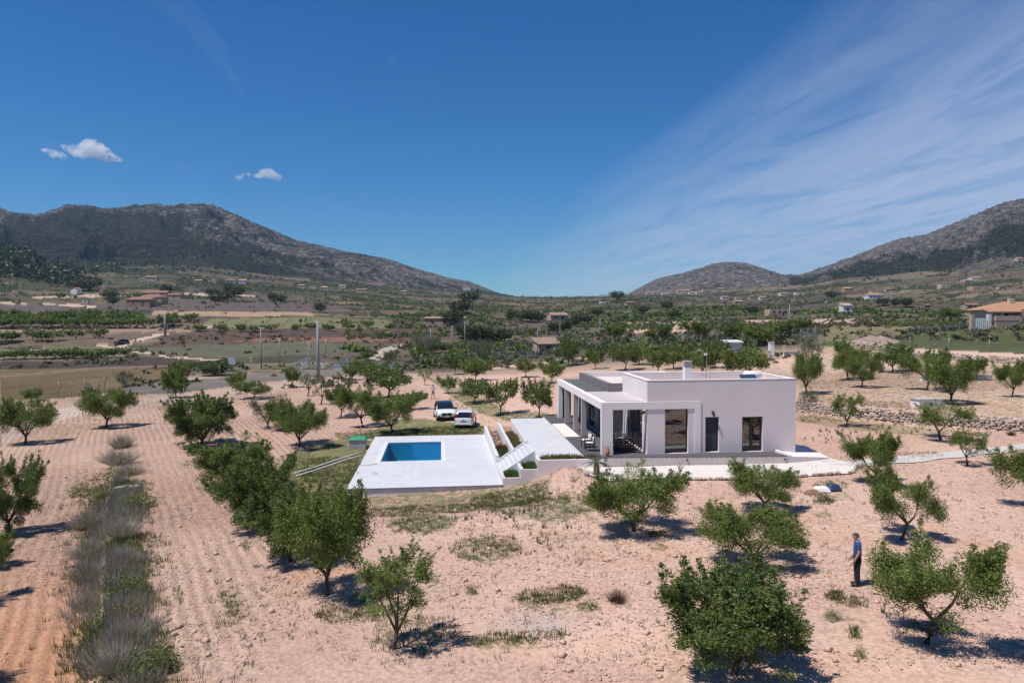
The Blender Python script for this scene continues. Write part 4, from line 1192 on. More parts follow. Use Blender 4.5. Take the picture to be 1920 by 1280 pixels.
    ext = max(np.percentile(C[:, 0], 99.4) - np.percentile(C[:, 0], .6), np.percentile(C[:, 1], 99.4) - np.percentile(C[:, 1], .6)) * .97
    return tm, cm, (float(np.percentile(C[:, 2], 99.3)), float(ext))


VAR = {}
# open, vase-shaped trees that stand near the camera
VAR['open'] = [make_tree(11, 3.0, 3.5, .75, 3, 30450, 0.104, .40, 0.10, .25, .30, .22, .08, tw=.10), make_tree(12, 2.9, 3.4, .62, 4, 33350, 0.099, .40, 0.2, .15, .30, .22, .04),
               make_tree(13, 2.9, 3.4, .80, 3, 27550, 0.099, .40, 0.05, .3, .34, .21, .08, tw=.09), make_tree(14, 2.8, 3.3, .55, 4, 30450, 0.099, .40, 0.25, .1, .28, .22, .05)]
# full crowns reaching low
VAR['full'] = [make_tree(21, 3.0, 3.4, .45, 6, 39440, 0.104, .40, 0.42, .1, .14, .16, 0.18, mat=M_LEAF2), make_tree(22, 2.9, 3.6, .5, 5, 39440, 0.104, .40, 0.5, .1, .12, .165, 0.15, mat=M_LEAF2),
               make_tree(23, 3.1, 3.3, .5, 5, 37120, 0.104, .40, 0.55, .15, .14, .17, 0.1)]
# upright thin ones
VAR['thin'] = [make_tree(31, 3.2, 2.2, .6, 4, 12064, 0.093, .40, 0.3, .12, .28, .20, .2, tw=.07), make_tree(32, 3.0, 2.4, .7, 3, 10672, 0.093, .40, 0.2, .12, .30, .20, .15, tw=.065, mat=M_LEAF)]
# middle distance
VAR['mid'] = [make_tree(41 + i, 3.1, 3.7, .8, 4, 5200, .20, .55, 0.35, .15, .34, .22, .05, sides=5, mat=(M_LEAF, M_LEAF2)[i % 2]) for i in range(5)]
VAR['midsparse'] = [make_tree(51, 3.1, 2.6, .8, 3, 1100, .17, .5, 0.1, .2, .36, .22, .1, sides=5), make_tree(52, 3.0, 2.4, .7, 3, 700, .17, .5, 0.0, .2, .36, .2, .2, sides=5, mat=M_OLIVE)]
VAR['olive'] = [make_tree(61, 3.0, 3.4, .55, 4, 5200, .15, .3, 0.8, .1, .2, .23, 0, sides=5, mat=M_OLIVE, bark=M_BARK2), make_tree(62, 3.0, 3.2, .5, 4, 4800, .15, .3, 0.9, .1, .15, .23, 0, sides=5, mat=M_OLIVE, bark=M_BARK2)]
VAR['far'] = [make_tree(71 + i, 3.2, 3.8, .7, 4, 420, .55, .6, 0.5, .1, .3, .24, .05, sides=4, mat=M_LEAF2) for i in range(4)]
VAR['pine'] = [make_tree(81 + i, 4.0, 3.6, .6, 5, 1300, .38, .5, 1.2, .1, .14, .24, 0, sides=5, mat=M_PINE) for i in range(3)]
_cnt = {}


def put_tree(kind, px, py, w_px, h_px, label, group=None, name='almond_tree', cat='tree', var=None, rz=None, loc=None):
    if loc is None:
        q, D = ground_at(px, py)
    else:
        q = np.array(loc); D = float(q[0] * FH[0] + q[1] * FH[1])
    k = _cnt.get(kind, 0); _cnt[kind] = k + 1
    tm, cm, (h0, w0) = VAR[kind][(k if var is None else var) % len(VAR[kind])]
    w = w_px * D / F; hh = h_px * D / F
    down = max((HC - q[2]) / D, 0)
    h = max((hh - 0.30 * w * down) / math.sqrt(1 / (1 + down * down)) * 0.97, 0.5 * hh)
    r = empty(name, (q[0], q[1], q[2] - 0.02), (k * 2.399 % 6.283) if rz is None else rz, (w / w0, w / w0, h / h0))
    tag(r, label, cat, group)
    link('trunk', tm, None, r); link('crown', cm, None, r)
    return r


G1 = 'almond trees in the near grove'
near_trees = [
    # kind, base x, base y, crown width, height, label, variant, turn
    ('open', 1737, 1206, 222, 222, 'open almond tree with pale forked trunk just right of the man in blue', 0, 5.0),
    ('open', 1690, 1012, 128, 138, 'almond tree with a dark V-shaped trunk behind the man in blue', 2, 0.4),
    ('open', 1190, 996, 175, 132, 'almond tree with round shadow in front of the small palm', 1, 0.9),
    ('open', 1410, 1062, 178, 128, 'low spreading almond tree left of the man in blue', 3, 0.2),
    ('open', 1430, 958, 116, 98, 'bushy almond tree in front of the gravel yard', 1, 3.6),
    ('full', 1376, 1262, 262, 225, 'large dense almond tree cut by the bottom edge', 0, 0.5),
    ('thin', 738, 1216, 140, 205, 'slender upright almond tree in the lower middle', 0, 0.8),
    ('open', 613, 1116, 178, 218, 'tall leaning almond tree at the near end of the dense row', 3, 2.6),
    ('open', 1637, 906, 112, 108, 'almond tree at the right end of the gravel yard', 0, 4.1),
    ('thin', 1813, 872, 64, 78, 'small round almond tree beside the gravel path', 1, 0.3),
    ('open', 1948, 962, 150, 140, 'almond tree cut by the right edge', 2, 5.0),
    ('thin', 1764, 824, 96, 78, 'sparse almond tree before the dry stone wall, right of the young one', 1, 2.2),
    ('thin', 1587, 800, 56, 68, 'young almond tree before the dry stone wall near the villa', 0, 1.2),
    ('full', 18, 1000, 96, 150, 'dense dark tree at the left edge below the ploughed bend', 1, 0.2),
    ('full', -8, 1062, 62, 70, 'low bright green tree clipped by the left edge', 2, 0.2),
    ('open', -62, 1130, 110, 120, 'tree whose shadow reaches in from the left edge', 0, 0.2),
    ('open', -75, 1285, 110, 120, 'tree beyond the lower left corner', 1, 0.2),
    ('open', 47, 832, 92, 90, 'dark almond tree beside the track at the far left', 3, 0.6),
    ('open', 200, 801, 86, 80, 'lone round almond tree beside the left track', 1, 4.0),
    ('full', 376, 838, 122, 106, 'large dark almond tree at the top of the dense row', 0, 1.5),
    ('full', 432, 912, 128, 100, 'second tree of the dense row counting from its top', 2, 3.0),
    ('full', 478, 992, 138, 152, 'third tree of the dense row counting from its top', 1, 4.4),
    ('full', 545, 1052, 150, 148, 'fourth tree of the dense row, behind the leaning one', 0, 5.2),
    ('open', 562, 838, 100, 90, 'spreading almond tree with a dark shadow left of the pump box', 3, 5.6),
    ('olive', 503, 802, 72, 70, 'grey-green olive tree behind the spreading almond', 0, 1.0),
    ('full', 530, 806, 60, 60, 'almond tree half hidden by the grey-green olive', 2, 1.0),
    ('open', 736, 812, 84, 80, 'almond tree just above the pool terrace', 1, 1.1),
    ('open', 681, 800, 80, 82, 'almond tree between two others above the pump box', 0, 2.9),
    ('mid', 639, 782, 64, 62, 'leftmost of three almond trees above the pump box', 2, 1.9),
]
for kind, px, py, w, h, lab, var, rz in near_trees:
    put_tree(kind, px, py, w, h, lab, G1, var=var, rz=rz)

mid_trees = [
    ('mid', 476, 747, 68, 36, 'low wide almond tree beside the track left of the tall pole'), ('mid', 443, 732, 36, 36, 'small almond tree below the pale sign board'),
    ('mid', 549, 726, 36, 40, 'almond tree left of the tall grey pole'), ('midsparse', 577, 742, 40, 48, 'thin leaning almond tree at the foot of the tall pole'),
    ('midsparse', 602, 758, 38, 60, 'thin almond tree below the tall grey pole'), ('mid', 660, 712, 36, 34, 'almond tree left of the broad one below the white gate'),
    ('mid', 688, 716, 46, 46, 'dense almond tree below the solar panels'), ('mid', 728, 746, 88, 68, 'broad almond tree with low bare branches above the parked cars'),
    ('mid', 770, 768, 60, 36, 'low bushy almond tree left of the parked cars'), ('midsparse', 797, 722, 28, 36, 'nearly bare almond tree behind the far person'),
    ('mid', 853, 702, 36, 40, 'almond tree with thin trunk before the mesh fence'), ('mid', 891, 714, 60, 46, 'wide almond tree before the mesh fence'),
    ('mid', 840, 737, 40, 36, 'small almond tree right of the far person'), ('mid', 889, 756, 66, 50, 'almond tree behind the parked white hatchback'),
    ('mid', 939, 778, 66, 72, 'almond tree left of the walkway end'), ('mid', 1010, 784, 68, 80, 'tall almond tree against the porch end'),
    ('mid', 985, 707, 40, 40, 'almond tree before the small tiled hut'), ('mid', 1035, 718, 52, 46, 'dense almond tree behind the porch roof'),
    ('mid', 1065, 686, 48, 56, 'tall almond tree right of the small tiled hut'), ('mid', 1116, 692, 34, 38, 'small almond tree standing alone behind the rear roof'),
    ('mid', 1172, 694, 66, 54, 'leftmost almond tree of the clump behind the villa roof'), ('mid', 1198, 684, 48, 46, 'almond tree tucked behind the leftmost of the roof clump'),
    ('mid', 1235, 700, 62, 52, 'leaning almond tree behind the middle of the villa roof'), ('mid', 1262, 692, 50, 46, 'almond tree left of the chimney, behind the leaning one'),
    ('mid', 1316, 706, 66, 52, 'almond tree directly behind the chimney'), ('mid', 1340, 690, 54, 58, 'almond tree left of the white shed'), ('mid', 1404, 708, 84, 62, 'broad almond tree in front of the white shed'),
    ('mid', 1375, 706, 50, 46, 'almond tree beside the antenna mast'),
    ('open', 1512, 738, 62, 78, 'almond tree at the right corner of the villa roof'), ('open', 1590, 712, 84, 76, 'broad almond tree on the terrace above the stone wall'),
    ('open', 1616, 726, 60, 64, 'round almond tree in front of the broad terrace tree'), ('mid', 1673, 698, 64, 58, 'almond tree with a forked trunk below the green field'),
    ('open', 1737, 732, 84, 82, 'tall dark almond tree on the right terrace'), ('open', 1783, 756, 92, 88, 'wide almond tree above the white meter box'),
    ('open', 1897, 744, 64, 74, 'rightmost almond tree of the upper terrace'), ('olive', 1520, 690, 46, 62, 'greyish tree beside the wire cage'),
    ('mid', 1830, 712, 44, 44, 'almond tree under the far green field'), ('olive', 233, 725, 34, 32, 'small grey olive tree by the brown field'), ('mid', 60, 752, 44, 26, 'low bush-like tree at the left field edge'),
    ('full', 330, 745, 46, 56, 'leafy tree at the head of the dense row'), ('mid', 338, 716, 44, 42, 'dark leafy tree before the brown field fence'), ('full', 402, 704, 58, 28, 'low dark hedge tree beside the sign board'),
    ('mid', 1155, 640, 46, 38, 'first almond tree beyond the post fence, left'), ('mid', 1231, 645, 48, 40, 'second almond tree beyond the post fence'), ('mid', 1308, 642, 56, 42, 'third almond tree beyond the post fence'),
    ('mid', 1374, 640, 66, 38, 'fourth almond tree beyond the post fence'), ('mid', 1425, 648, 66, 44, 'fifth almond tree beyond the post fence'), ('mid', 1465, 634, 52, 38, 'sixth almond tree beyond the post fence'), ('mid', 1500, 628, 40, 34, 'rightmost almond tree beyond the post fence'),
    ('mid', 1032, 690, 20, 22, 'tiny almond tree beside the small tiled hut'), ('olive', 900, 672, 62, 40, 'grey scrubby tree at the bend of the white track'), ('olive', 800, 664, 60, 44, 'grey scrubby tree above the low white wall'),
    ('mid', 818, 662, 34, 20, 'left tree of the small pair by the field pole'), ('mid', 836, 661, 30, 20, 'right tree of the small pair by the field pole'), ('olive', 735, 676, 34, 22, 'grey bush behind the low white wall'), ('mid', 690, 676, 28, 20, 'dark bush between the solar panels and the white track'),
]
for kind, px, py, w, h, lab in mid_trees:
    put_tree(kind, px, py, w, h, lab, 'almond and olive trees of the middle ground')

# orchard rows on the left slope, further off
rgt = np.random.default_rng(99)


def row_trees(pts, w, h, phrase, group, kind='far'):
    for i, (x, y) in enumerate(sorted(pts)):
        put_tree(kind, x, y, w * rgt.uniform(.85, 1.2), h * rgt.uniform(.85, 1.15), ORD[i] + ' tree from the left ' + phrase, group)


row_trees([(8 + i * 19 + rgt.uniform(-5, 5), 674 - i * .35) for i in range(13)], 26, 19, 'in the orchard row above the brown field', 'lower orchard row')
row_trees([(10, 640), (22, 640), (62, 637), (78, 638), (98, 638), (142, 636), (186, 634)], 34, 20, 'in the loose row by the dirt track', 'orchard row by the dirt track')
row_trees([(5 + i * 24 + rgt.uniform(-5, 5), 616) for i in range(12)] + [(308, 614), (326, 612)], 30, 22, 'in the front row of the hillside orchard', 'front row of the hillside orchard')
row_trees([(10 + i * 25 + rgt.uniform(-6, 6), 606) for i in range(11)] + [(322, 605), (356, 604)], 28, 20, 'in the middle row of the hillside orchard', 'middle row of the hillside orchard')
row_trees([(0 + i * 26 + rgt.uniform(-6, 6), 598) for i in range(11)], 26, 17, 'in the back row of the hillside orchard', 'back row of the hillside orchard')
row_trees([(375, 621), (413, 622), (453, 622), (478, 622), (508, 621), (556, 620), (582, 619), (616, 620), (654, 619), (688, 616)], 24, 15, 'along the foot of the vine field', 'trees below the vine field')
row_trees([(268, 664), (300, 576), (115, 562)], 18, 13, 'among the single field trees on the left', 'single field trees')
# dark pines and other large far trees
row_trees([(398, 558), (405, 570), (420, 566), (434, 562), (447, 556), (430, 552), (312, 553), (205, 562), (212, 572), (150, 546), (168, 545), (514, 568), (527, 569), (600, 586)], 24, 20, 'among the dark pines round the red-roofed farm', 'pines round the red-roofed farm', 'pine')
row_trees([(872, 634), (892, 640), (908, 640), (926, 642), (945, 640), (850, 612), (862, 590), (880, 572)], 46, 30, 'among the dark pines in the valley bottom', 'pines in the valley bottom', 'pine')
row_trees([(960, 600), (978, 602), (996, 604), (1010, 604), (1040, 622), (1060, 618), (1075, 612), (1085, 610), (1100, 606)], 28, 20, 'in the broken row below the pink cottage', 'trees below the pink cottage', 'pine')
row_trees([(1410, 590), (1158, 563), (1250, 580), (1205, 588), (1265, 598), (1120, 592), (1560, 560), (1680, 575), (1655, 574), (1700, 576)], 26, 16, 'among the dark trees across the right valley', 'dark trees across the right valley', 'pine')

# ------------------------------------------------------------------ masses nobody could count: scrub, woods, far orchards
def clumps(name, P, S, mat, nleaf, seed, aspect=0.8, flat=0.7):
    rg = np.random.default_rng(seed); n = len(P)
    v = rg.normal(size=(n, nleaf, 3)); v /= np.linalg.norm(v, axis=2)[..., None]
    v *= rg.uniform(0.45, 1.0, (n, nleaf, 1)); v[..., 2] = np.abs(v[..., 2]) * flat
    C = (P[:, None, :] + v * S[:, None, None]).reshape(-1, 3)
    tint = np.repeat(rg.uniform(0.1, 0.9, n), nleaf)
    d = rg.normal(size=(n * nleaf, 3)); d /= np.linalg.norm(d, axis=1)[:, None]
    e = rg.normal(size=(n * nleaf, 3)); e -= (e * d).sum(1)[:, None] * d; e /= np.linalg.norm(e, axis=1)[:, None]
    L = np.repeat(S, nleaf)[:, None] * rg.uniform(0.55, 1.0, (n * nleaf, 1))
    V = np.stack([C - d * L / 2, C + e * L * aspect / 2, C + d * L / 2, C - e * L * aspect / 2], 1).reshape(-1, 3)
    me = mesh_np(name, V, np.arange(4 * len(C)).reshape(-1, 4), False, dict(lv=('FLOAT', np.repeat(tint, 4))))
    o = link(name, me, mat); return o


def scatter(n, px0, px1, d0, d1, seed, dens=None, logd=True):
    rg = np.random.default_rng(seed)
    px = rg.uniform(px0, px1, n); D = np.exp(rg.uniform(math.log(d0), math.log(d1), n)) if logd else rg.uniform(d0, d1, n)
    u = (px - 960) / F
    X = D * (FH[0] + u * RH[0]); Y = D * (FH[1] + u * RH[1])
    if dens is not None:
        k = rg.uniform(size=n) < dens(X, Y, px, D)
        X, Y, px, D = X[k], Y[k], px[k], D[k]
    return np.stack([X, Y, terrain(X, Y)], -1), px, D


def strip(X, Y, D, s):
    fd = np.log(D) * 9.5 + 1.6 * fbm(X * 0.006, Y * 0.006, 41, 2) + 0.5 * fbm(X * 0.03, Y * 0.03, 43, 2)
    ids = np.floor(fd); U = (X * RH[0] + Y * RH[1]) / D
    fu = U * (5 + 4 * _hash(ids, ids * 0, 5)) + 9 * _hash(ids, ids * 0 + 3, 9)
    return _hash(ids, np.floor(fu), 17), fd - ids


def dens_valley(X, Y, px, D):
    h, fe = strip(X, Y, D, 0)
    k = (h * 8).astype(int)
    green = np.isin(k, (1, 3, 5)).astype(float)
    clear = sst(fbm(X * .012, Y * .012, 88, 3), -.22, .1)
    leftfields = (px < 740) & (D < 560)
    return np.where(leftfields, 0.035, (0.12 + 0.85 * green) * (0.35 + 0.65 * clear))


P, px, D = scatter(26000, -120, 2040, 175, 1900, 5, dens_valley)
o = clumps('valley_scrub', P, rgt.uniform(0.6, 1.5, len(P)) * (0.6 + D / 900), M_SCRUB, 7, 6, flat=0.75)
tag(o, 'olive green scrub and orchard growth covering the far valley fields', 'scrub', kind='stuff')
P, px, D = scatter(15000, -150, 2050, 300, 2200, 15, dens_valley)
o = clumps('far_orchards', P, rgt.uniform(1.3, 2.4, len(P)) * (0.8 + D / 1500), M_LEAF2, 7, 16, flat=0.9)
tag(o, 'dark green far orchard trees in the fields across the valley', 'trees', kind='stuff')


def dens_mtn(X, Y, px, D):
    Db = np.interp(px, *zip(*BASED)); Ds = np.interp(px, *zip(*SKYD)); t = (D - Db) / (Ds - Db)
    left = px < 960
    n_ = fbm(X * .004, Y * .004, 71, 4); n2_ = fbm(X * .012, Y * .012, 73, 3)
    w = np.where(left, 0.75 * np.exp(-((t - 0.12) / 0.22) ** 2) + 0.30 * (1 - sst(px, 200, 500)) + 0.10, 0.9 * np.exp(-((t - 0.28) / 0.13) ** 2) * sst(px, 1480, 1560) + 0.06)
    return np.clip(w * sst(n_ * -1 + n2_ * .6, -.16, .10), 0, 1) * (t > -0.3) * (t < 1.0)


P, px, D = scatter(46000, -150, 2050, 1050, 3300, 25, dens_mtn, False)
o = clumps('mountain_woods', P, rgt.uniform(3.0, 7.0, len(P)), M_PINE, 5, 26, flat=1.1)
tag(o, 'dark pine woods and bushes scattered over the mountain slopes', 'woods', kind='stuff')
P, px, D = scatter(3600, -160, 190, 850, 1400, 35, lambda X, Y, px, D: np.exp(-(((px - 20) / 95.0) ** 2 + ((D - 1130) / 230.0) ** 2)), False)
o = clumps('spur_wood', P, rgt.uniform(5, 9, len(P)), M_PINE, 9, 36, flat=1.0)
tag(o, 'dense dark pine wood on the low spur at the far left', 'woods', kind='stuff')
# scrub behind the fence in the middle, on banks and field edges
def dens_bank(X, Y, px, D):
    _, py = project(X, Y, terrain(X, Y))
    a = ((px > 620) & (px < 1500) & (py > 603) & (py < 692)) * 0.75
    b = ((px < 430) & (py > 664) & (py < 692)) * 0.8 + ((px > 300) & (px < 850) & (py > 612) & (py < 646)) * 0.35
    c_ = ((px > 225) & (px < 780) & (py > 682) & (py < 730)) * 0.28 + ((px > 1480) & (py > 602) & (py < 640)) * .35
    return np.clip(a + b + c_, 0, 1) * sst(fbm(X * .06, Y * .06, 64, 3), -.2, .15)


P, px, D = scatter(9000, -60, 1980, 105, 330, 45, dens_bank)
o = clumps('bank_scrub', P, rgt.uniform(0.35, 1.25, len(P)), M_SCRUB, 16, 46, 0.6, 0.85)
tag(o, 'brown and olive scrub on the banks beyond the grove fence', 'scrub', kind='stuff')
P, px, D = scatter(420, 640, 1480, 150, 300, 55, dens_bank)
o = clumps('bank_bushes', P, rgt.uniform(0.9, 2.2, len(P)), M_LEAF2, 24, 56, 0.6, 0.9)
tag(o, 'dark green bushes scattered over the valley banks', 'bushes', kind='stuff')
P, px, D = scatter(1500, 940, 1500, 160, 330, 65, dens_bank)
o = clumps('grey_scrub', P, rgt.uniform(0.7, 1.8, len(P)), M_OLIVE, 18, 66, 0.5, 0.8)
tag(o, 'grey-green olive scrub on the slope beyond the fence', 'scrub', kind='stuff')

# ------------------------------------------------------------------ dry stone walls, stone by stone
def stone_mesh(seed):
    rg = np.random.default_rng(seed)
    bm = bmesh.new(); bmesh.ops.create_icosphere(bm, subdivisions=1, radius=0.5)
    for v in bm.verts:
        v.co = Vector([math.copysign(abs(c * 2) ** 0.62, c) * 0.5 for c in v.co]) * float(rg.uniform(0.84, 1.1))
    me = bpy.data.meshes.new('stone'); bm.to_mesh(me); bm.free()
    return me


M_STONES = [mat_basic('limestone_a', (0.44, 0.36, 0.31), 0.95, 0.25, 5, 0.5, 14), mat_basic('limestone_b', (0.50, 0.42, 0.37), 0.95, 0.2, 5, 0.5, 14), mat_basic('limestone_c', (0.38, 0.31, 0.27), 0.95, 0.3, 5, 0.5, 14)]
STONES = []
for i in range(9):
    me = stone_mesh(300 + i); me.materials.append(M_STONES[i % 3]); STONES.append(me)
rgs = np.random.default_rng(321)


def stone_wall(name, label, line, height, sw, sh, depth, base_off=0.0, limit=300, curve_top=0.15, cat='stone wall'):
    """line: world points along the foot of the wall; stones in courses facing the camera"""
    L = np.array(line, float); seg = np.hypot(*np.diff(L[:, :2], axis=0).T); s = np.concatenate([[0], np.cumsum(seg)])
    root = empty(name, L[len(L) // 2]); tag(root, label, cat)
    items = []
    nc = max(1, int(round(height / sh)))
    for c_ in range(nc):
        t = rgs.uniform(0, sw)
        while t < s[-1]:
            w = sw * rgs.uniform(0.6, 1.5)
            x = np.interp(t, s, L[:, 0]); y = np.interp(t, s, L[:, 1]); z = np.interp(t, s, L[:, 2])
            x2 = np.interp(t + .1, s, L[:, 0]); y2 = np.interp(t + .1, s, L[:, 1])
            if not (c_ == nc - 1 and rgs.uniform() < curve_top):
                items.append((x, y, z + (c_ + 0.45) * sh * rgs.uniform(.93, 1.07) + base_off, w, math.atan2(y2 - y, x2 - x)))
            t += w * 0.93
    items.sort(key=lambda q: q[0] ** 2 + q[1] ** 2)
    rest = MB(); rest_items = items[limit:]
    for k, (x, y, z, w, a) in enumerate(items[:limit]):
        o = link('stone', STONES[int(rgs.integers(9))], None, root)
        o.location = Vector((x + rgs.normal() * .03, y + rgs.normal() * .04, z)) - root.location
        o.rotation_euler = (rgs.normal() * .15, rgs.normal() * .12, a + rgs.normal() * .12)
        o.scale = (w * 1.06, depth * rgs.uniform(.8, 1.2), sh * rgs.uniform(0.95, 1.3))
    if rest_items:
        for (x, y, z, w, a) in rest_items:
            me = STONES[int(rgs.integers(9))]
            vs_ = [v.co for v in me.vertices]; ca, sa = math.cos(a), math.sin(a); dz = sh * rgs.uniform(0.95, 1.3); dd = depth * rgs.uniform(.8, 1.2)
            rest.add([(x + ca * v.x * w * 1.06 - sa * v.y * dd, y + sa * v.x * w * 1.06 + ca * v.y * dd, z + v.z * dz) for v in vs_], [tuple(pp.vertices) for pp in me.polygons])
        o = rest.build('stones', M_STONES[0], root); o.location = -root.location; tag(o, kind='stuff')
    return root


def world_line(pts, dz=0.0):
    out = []
    for a, b in pts:
        q, D = ground_at(a, b); out.append((q[0], q[1], q[2] + dz))
    return out


wr = [(x, y, ground_z(x, y - 0.4)) for x, y in zip(np.interp(np.linspace(0, 6, 40), range(7), WRX), np.interp(np.linspace(0, 6, 40), range(7), WRY)) if x > 24.0]
stone_wall('dry_stone_wall', 'long dry stone retaining wall behind the villa on the right', wr, 1.08, 0.36, 0.18, 0.40, -0.02)
stone_wall('dry_stone_wall', 'far stone wall below the green field at the upper right', world_line([(1585, 650), (1640, 655), (1700, 668), (1760, 674), (1830, 678), (1930, 683)]), 1.1, 0.52, 0.27, 0.5, -0.05, 240)
wl_ = [(x, y, ground_z(x - 0.45, y)) for x, y in zip(np.interp(np.linspace(0.35, 6, 60), range(7), WLX), np.interp(np.linspace(0.35, 6, 60), range(7), WLY))]
stone_wall('dry_stone_wall', 'narrow crumbling stone wall in the weedy strip at lower left', wl_, 0.36, 0.26, 0.18, 0.26, 0.0, 300, 0.4)
ed = [(*yard(u, 0.0), 0) for u in np.linspace(0, 1, 40)]; ed = [(x, y - .05, ground_z(x, y) + 0.0) for x, y, _ in ed]
stone_wall('stone_edging', 'row of rough stones along the front edge of the gravel yard', ed, 0.16, 0.24, 0.16, 0.22, 0.03, 300, 0.3, 'stone edging')
# flat pale slab among the weeds
q = ground_at(236, 917)[0]
o = MB().hexa([(-.75, -.3, 0), (.6, -.45, 0), (.9, .2, 0), (-.2, .35, 0)], [(-.6, -.22, .22), (.5, -.35, .2), (.75, .15, .25), (-.15, .25, .22)]).build('rock_slab', M_STONES[1], None, bevel=.03); o.location = tuple(q)
tag(o, 'flat pale rock slab beside the weedy strip', 'rock')

# ------------------------------------------------------------------ grass, weeds, shrubs
M_SUCC0 = mat_leaf('fresh_grass', (0.06, 0.085, 0.025), (0.16, 0.18, 0.065))


def blades(name, P, h, nb, mat, seed, width=0.03, spread=0.12, lean=0.6):
    rg = np.random.default_rng(seed); n = len(P)
    a = rg.uniform(0, 6.283, (n, nb)); r = spread * np.sqrt(rg.uniform(0, 1, (n, nb))) * (h[:, None] / 0.3)
    B = np.stack([P[:, None, 0] + np.cos(a) * r, P[:, None, 1] + np.sin(a) * r, np.repeat(P[:, 2:3], nb, 1) - 0.02], -1)
    hh = h[:, None] * rg.uniform(0.5, 1.15, (n, nb)); ln = rg.uniform(0.1, lean, (n, nb)) * hh
    T = B + np.stack([np.cos(a) * ln, np.sin(a) * ln, hh], -1)
    b2 = rg.uniform(0, 6.283, (n, nb)); wv = np.stack([np.cos(b2), np.sin(b2), b2 * 0], -1) * width * (h[:, None, None] / 0.3) ** .5
    V = np.stack([B - wv, B + wv, T], 2).reshape(-1, 3)
    lv = np.repeat(np.clip(np.repeat(rg.uniform(0, 1, n), nb) + rg.uniform(-.25, .25, n * nb), 0, 1), 3)
    return link(name, mesh_np(name, V, np.arange(len(V)).reshape(-1, 3), False, dict(lv=('FLOAT', lv))), mat)


def patch_points(shapes, seed):
    """shapes: (px, py, half width, half height, count)"""
    rg = np.random.default_rng(seed); out = []
    for x, y, a, b, n in shapes:
        for _ in range(n):
            r = math.sqrt(rg.uniform()); t = rg.uniform(0, 6.283)
            px, py = x + a * r * math.cos(t), y + b * r * math.sin(t)
            if py < 700: continue
            w = at_z(px, py, -0.6); out.append(w[:2])
    out = np.array(out)
    z = terrain(out[:, 0], out[:, 1])
    inside = ((out[:, 0] > DECK['x0']) & (out[:, 0] < DECK['x1']) & (out[:, 1] > DECK['y0']) & (out[:, 1] < DECK['y1'])) | ((out[:, 0] > 3.5) & (out[:, 0] < 22.0) & (out[:, 1] > 42.9) & (out[:, 1] < 61.5))
    return np.concatenate([out, z[:, None]], 1)[~inside]


gp = [(790, 978, 65, 22, 260), (915, 1032, 70, 24, 300), (1035, 1128, 65, 16, 260), (435, 1115, 28, 40, 90), (960, 1205, 100, 12, 160), (700, 1130, 60, 30, 160), (780, 1190, 90, 40, 200), (1080, 950, 60, 28, 240),
      (1235, 1025, 18, 7, 70), (1545, 965, 18, 5, 60), (1560, 932, 30, 8, 90), (1690, 880, 80, 10, 130), (560, 880, 70, 55, 1300), (620, 930, 50, 40, 1000), (620, 860, 60, 26, 1000), (800, 940, 150, 14, 700), (960, 925, 80, 20, 900), (760, 802, 140, 9, 1300), (690, 850, 30, 50, 500), (830, 800, 90, 10, 700), (700, 700, 1, 1, 1),
      (860, 800, 70, 10, 500), (890, 750, 60, 20, 600), (960, 782, 60, 8, 120), (1600, 805, 110, 10, 260), (1750, 815, 80, 8, 120), (1700, 740, 190, 22, 420), (1560, 750, 60, 16, 160), (170, 775, 150, 10, 200), (220, 880, 26, 40, 260), (230, 1000, 40, 100, 420), (225, 1180, 55, 110, 520), (150, 900, 22, 60, 160),
      (1600, 1160, 30, 12, 60), (1565, 1148, 16, 10, 60), (1600, 1225, 12, 14, 40), (1490, 960, 50, 20, 60), (640, 1140, 50, 18, 120), (1730, 1215, 60, 14, 60), (480, 900, 50, 30, 180), (1180, 995, 30, 10, 60), (660, 920, 24, 30, 160), (1000, 940, 40, 12, 140)]
P = patch_points(gp, 3)
_k = rgs.uniform(size=len(P)) < .55
o = blades('green_grass_tufts', P[_k], rgs.uniform(0.07, 0.22, int(_k.sum())), 10, M_SUCC0, 5, 0.016, 0.22); tag(o, 'fresh green grass tufts in the near patches', 'grass', kind='stuff'); P = P[~_k]
o = blades('grass_tufts', P, rgs.uniform(0.06, 0.20, len(P)), 9, M_GRASS, 4, 0.016, 0.22); tag(o, 'green grass and weed tufts growing in patches on the near soil', 'grass', kind='stuff')
P = patch_points([(1000, 1080, 560, 190, 900), (1600, 1000, 330, 150, 520), (420, 1050, 180, 220, 420), (900, 960, 300, 45, 520), (1640, 780, 230, 35, 700), (700, 770, 160, 60, 260), (960, 745, 130, 40, 220), (1080, 960, 140, 60, 240), (1100, 1040, 120, 40, 160), (250, 780, 200, 40, 160)], 8)
o = blades('dry_weeds', P, rgs.uniform(0.06, 0.26, len(P)), 6, M_DRY, 9, 0.018, 0.14); tag(o, 'thin dry weeds scattered over the ploughed soil', 'weeds', kind='stuff')
# tall single weeds
P = patch_points([(940, 970, 90, 18, 45), (1000, 1020, 100, 30, 20), (1640, 830, 110, 20, 40), (1560, 840, 60, 12, 30), (1650, 1180, 200, 60, 14)], 12)
o = blades('tall_weeds', P, rgs.uniform(0.2, 0.42, len(P)), 12, M_OLIVE, 13, 0.012, 0.04, 0.3); tag(o, 'upright grey-green weeds standing about the bare ground', 'weeds', kind='stuff')
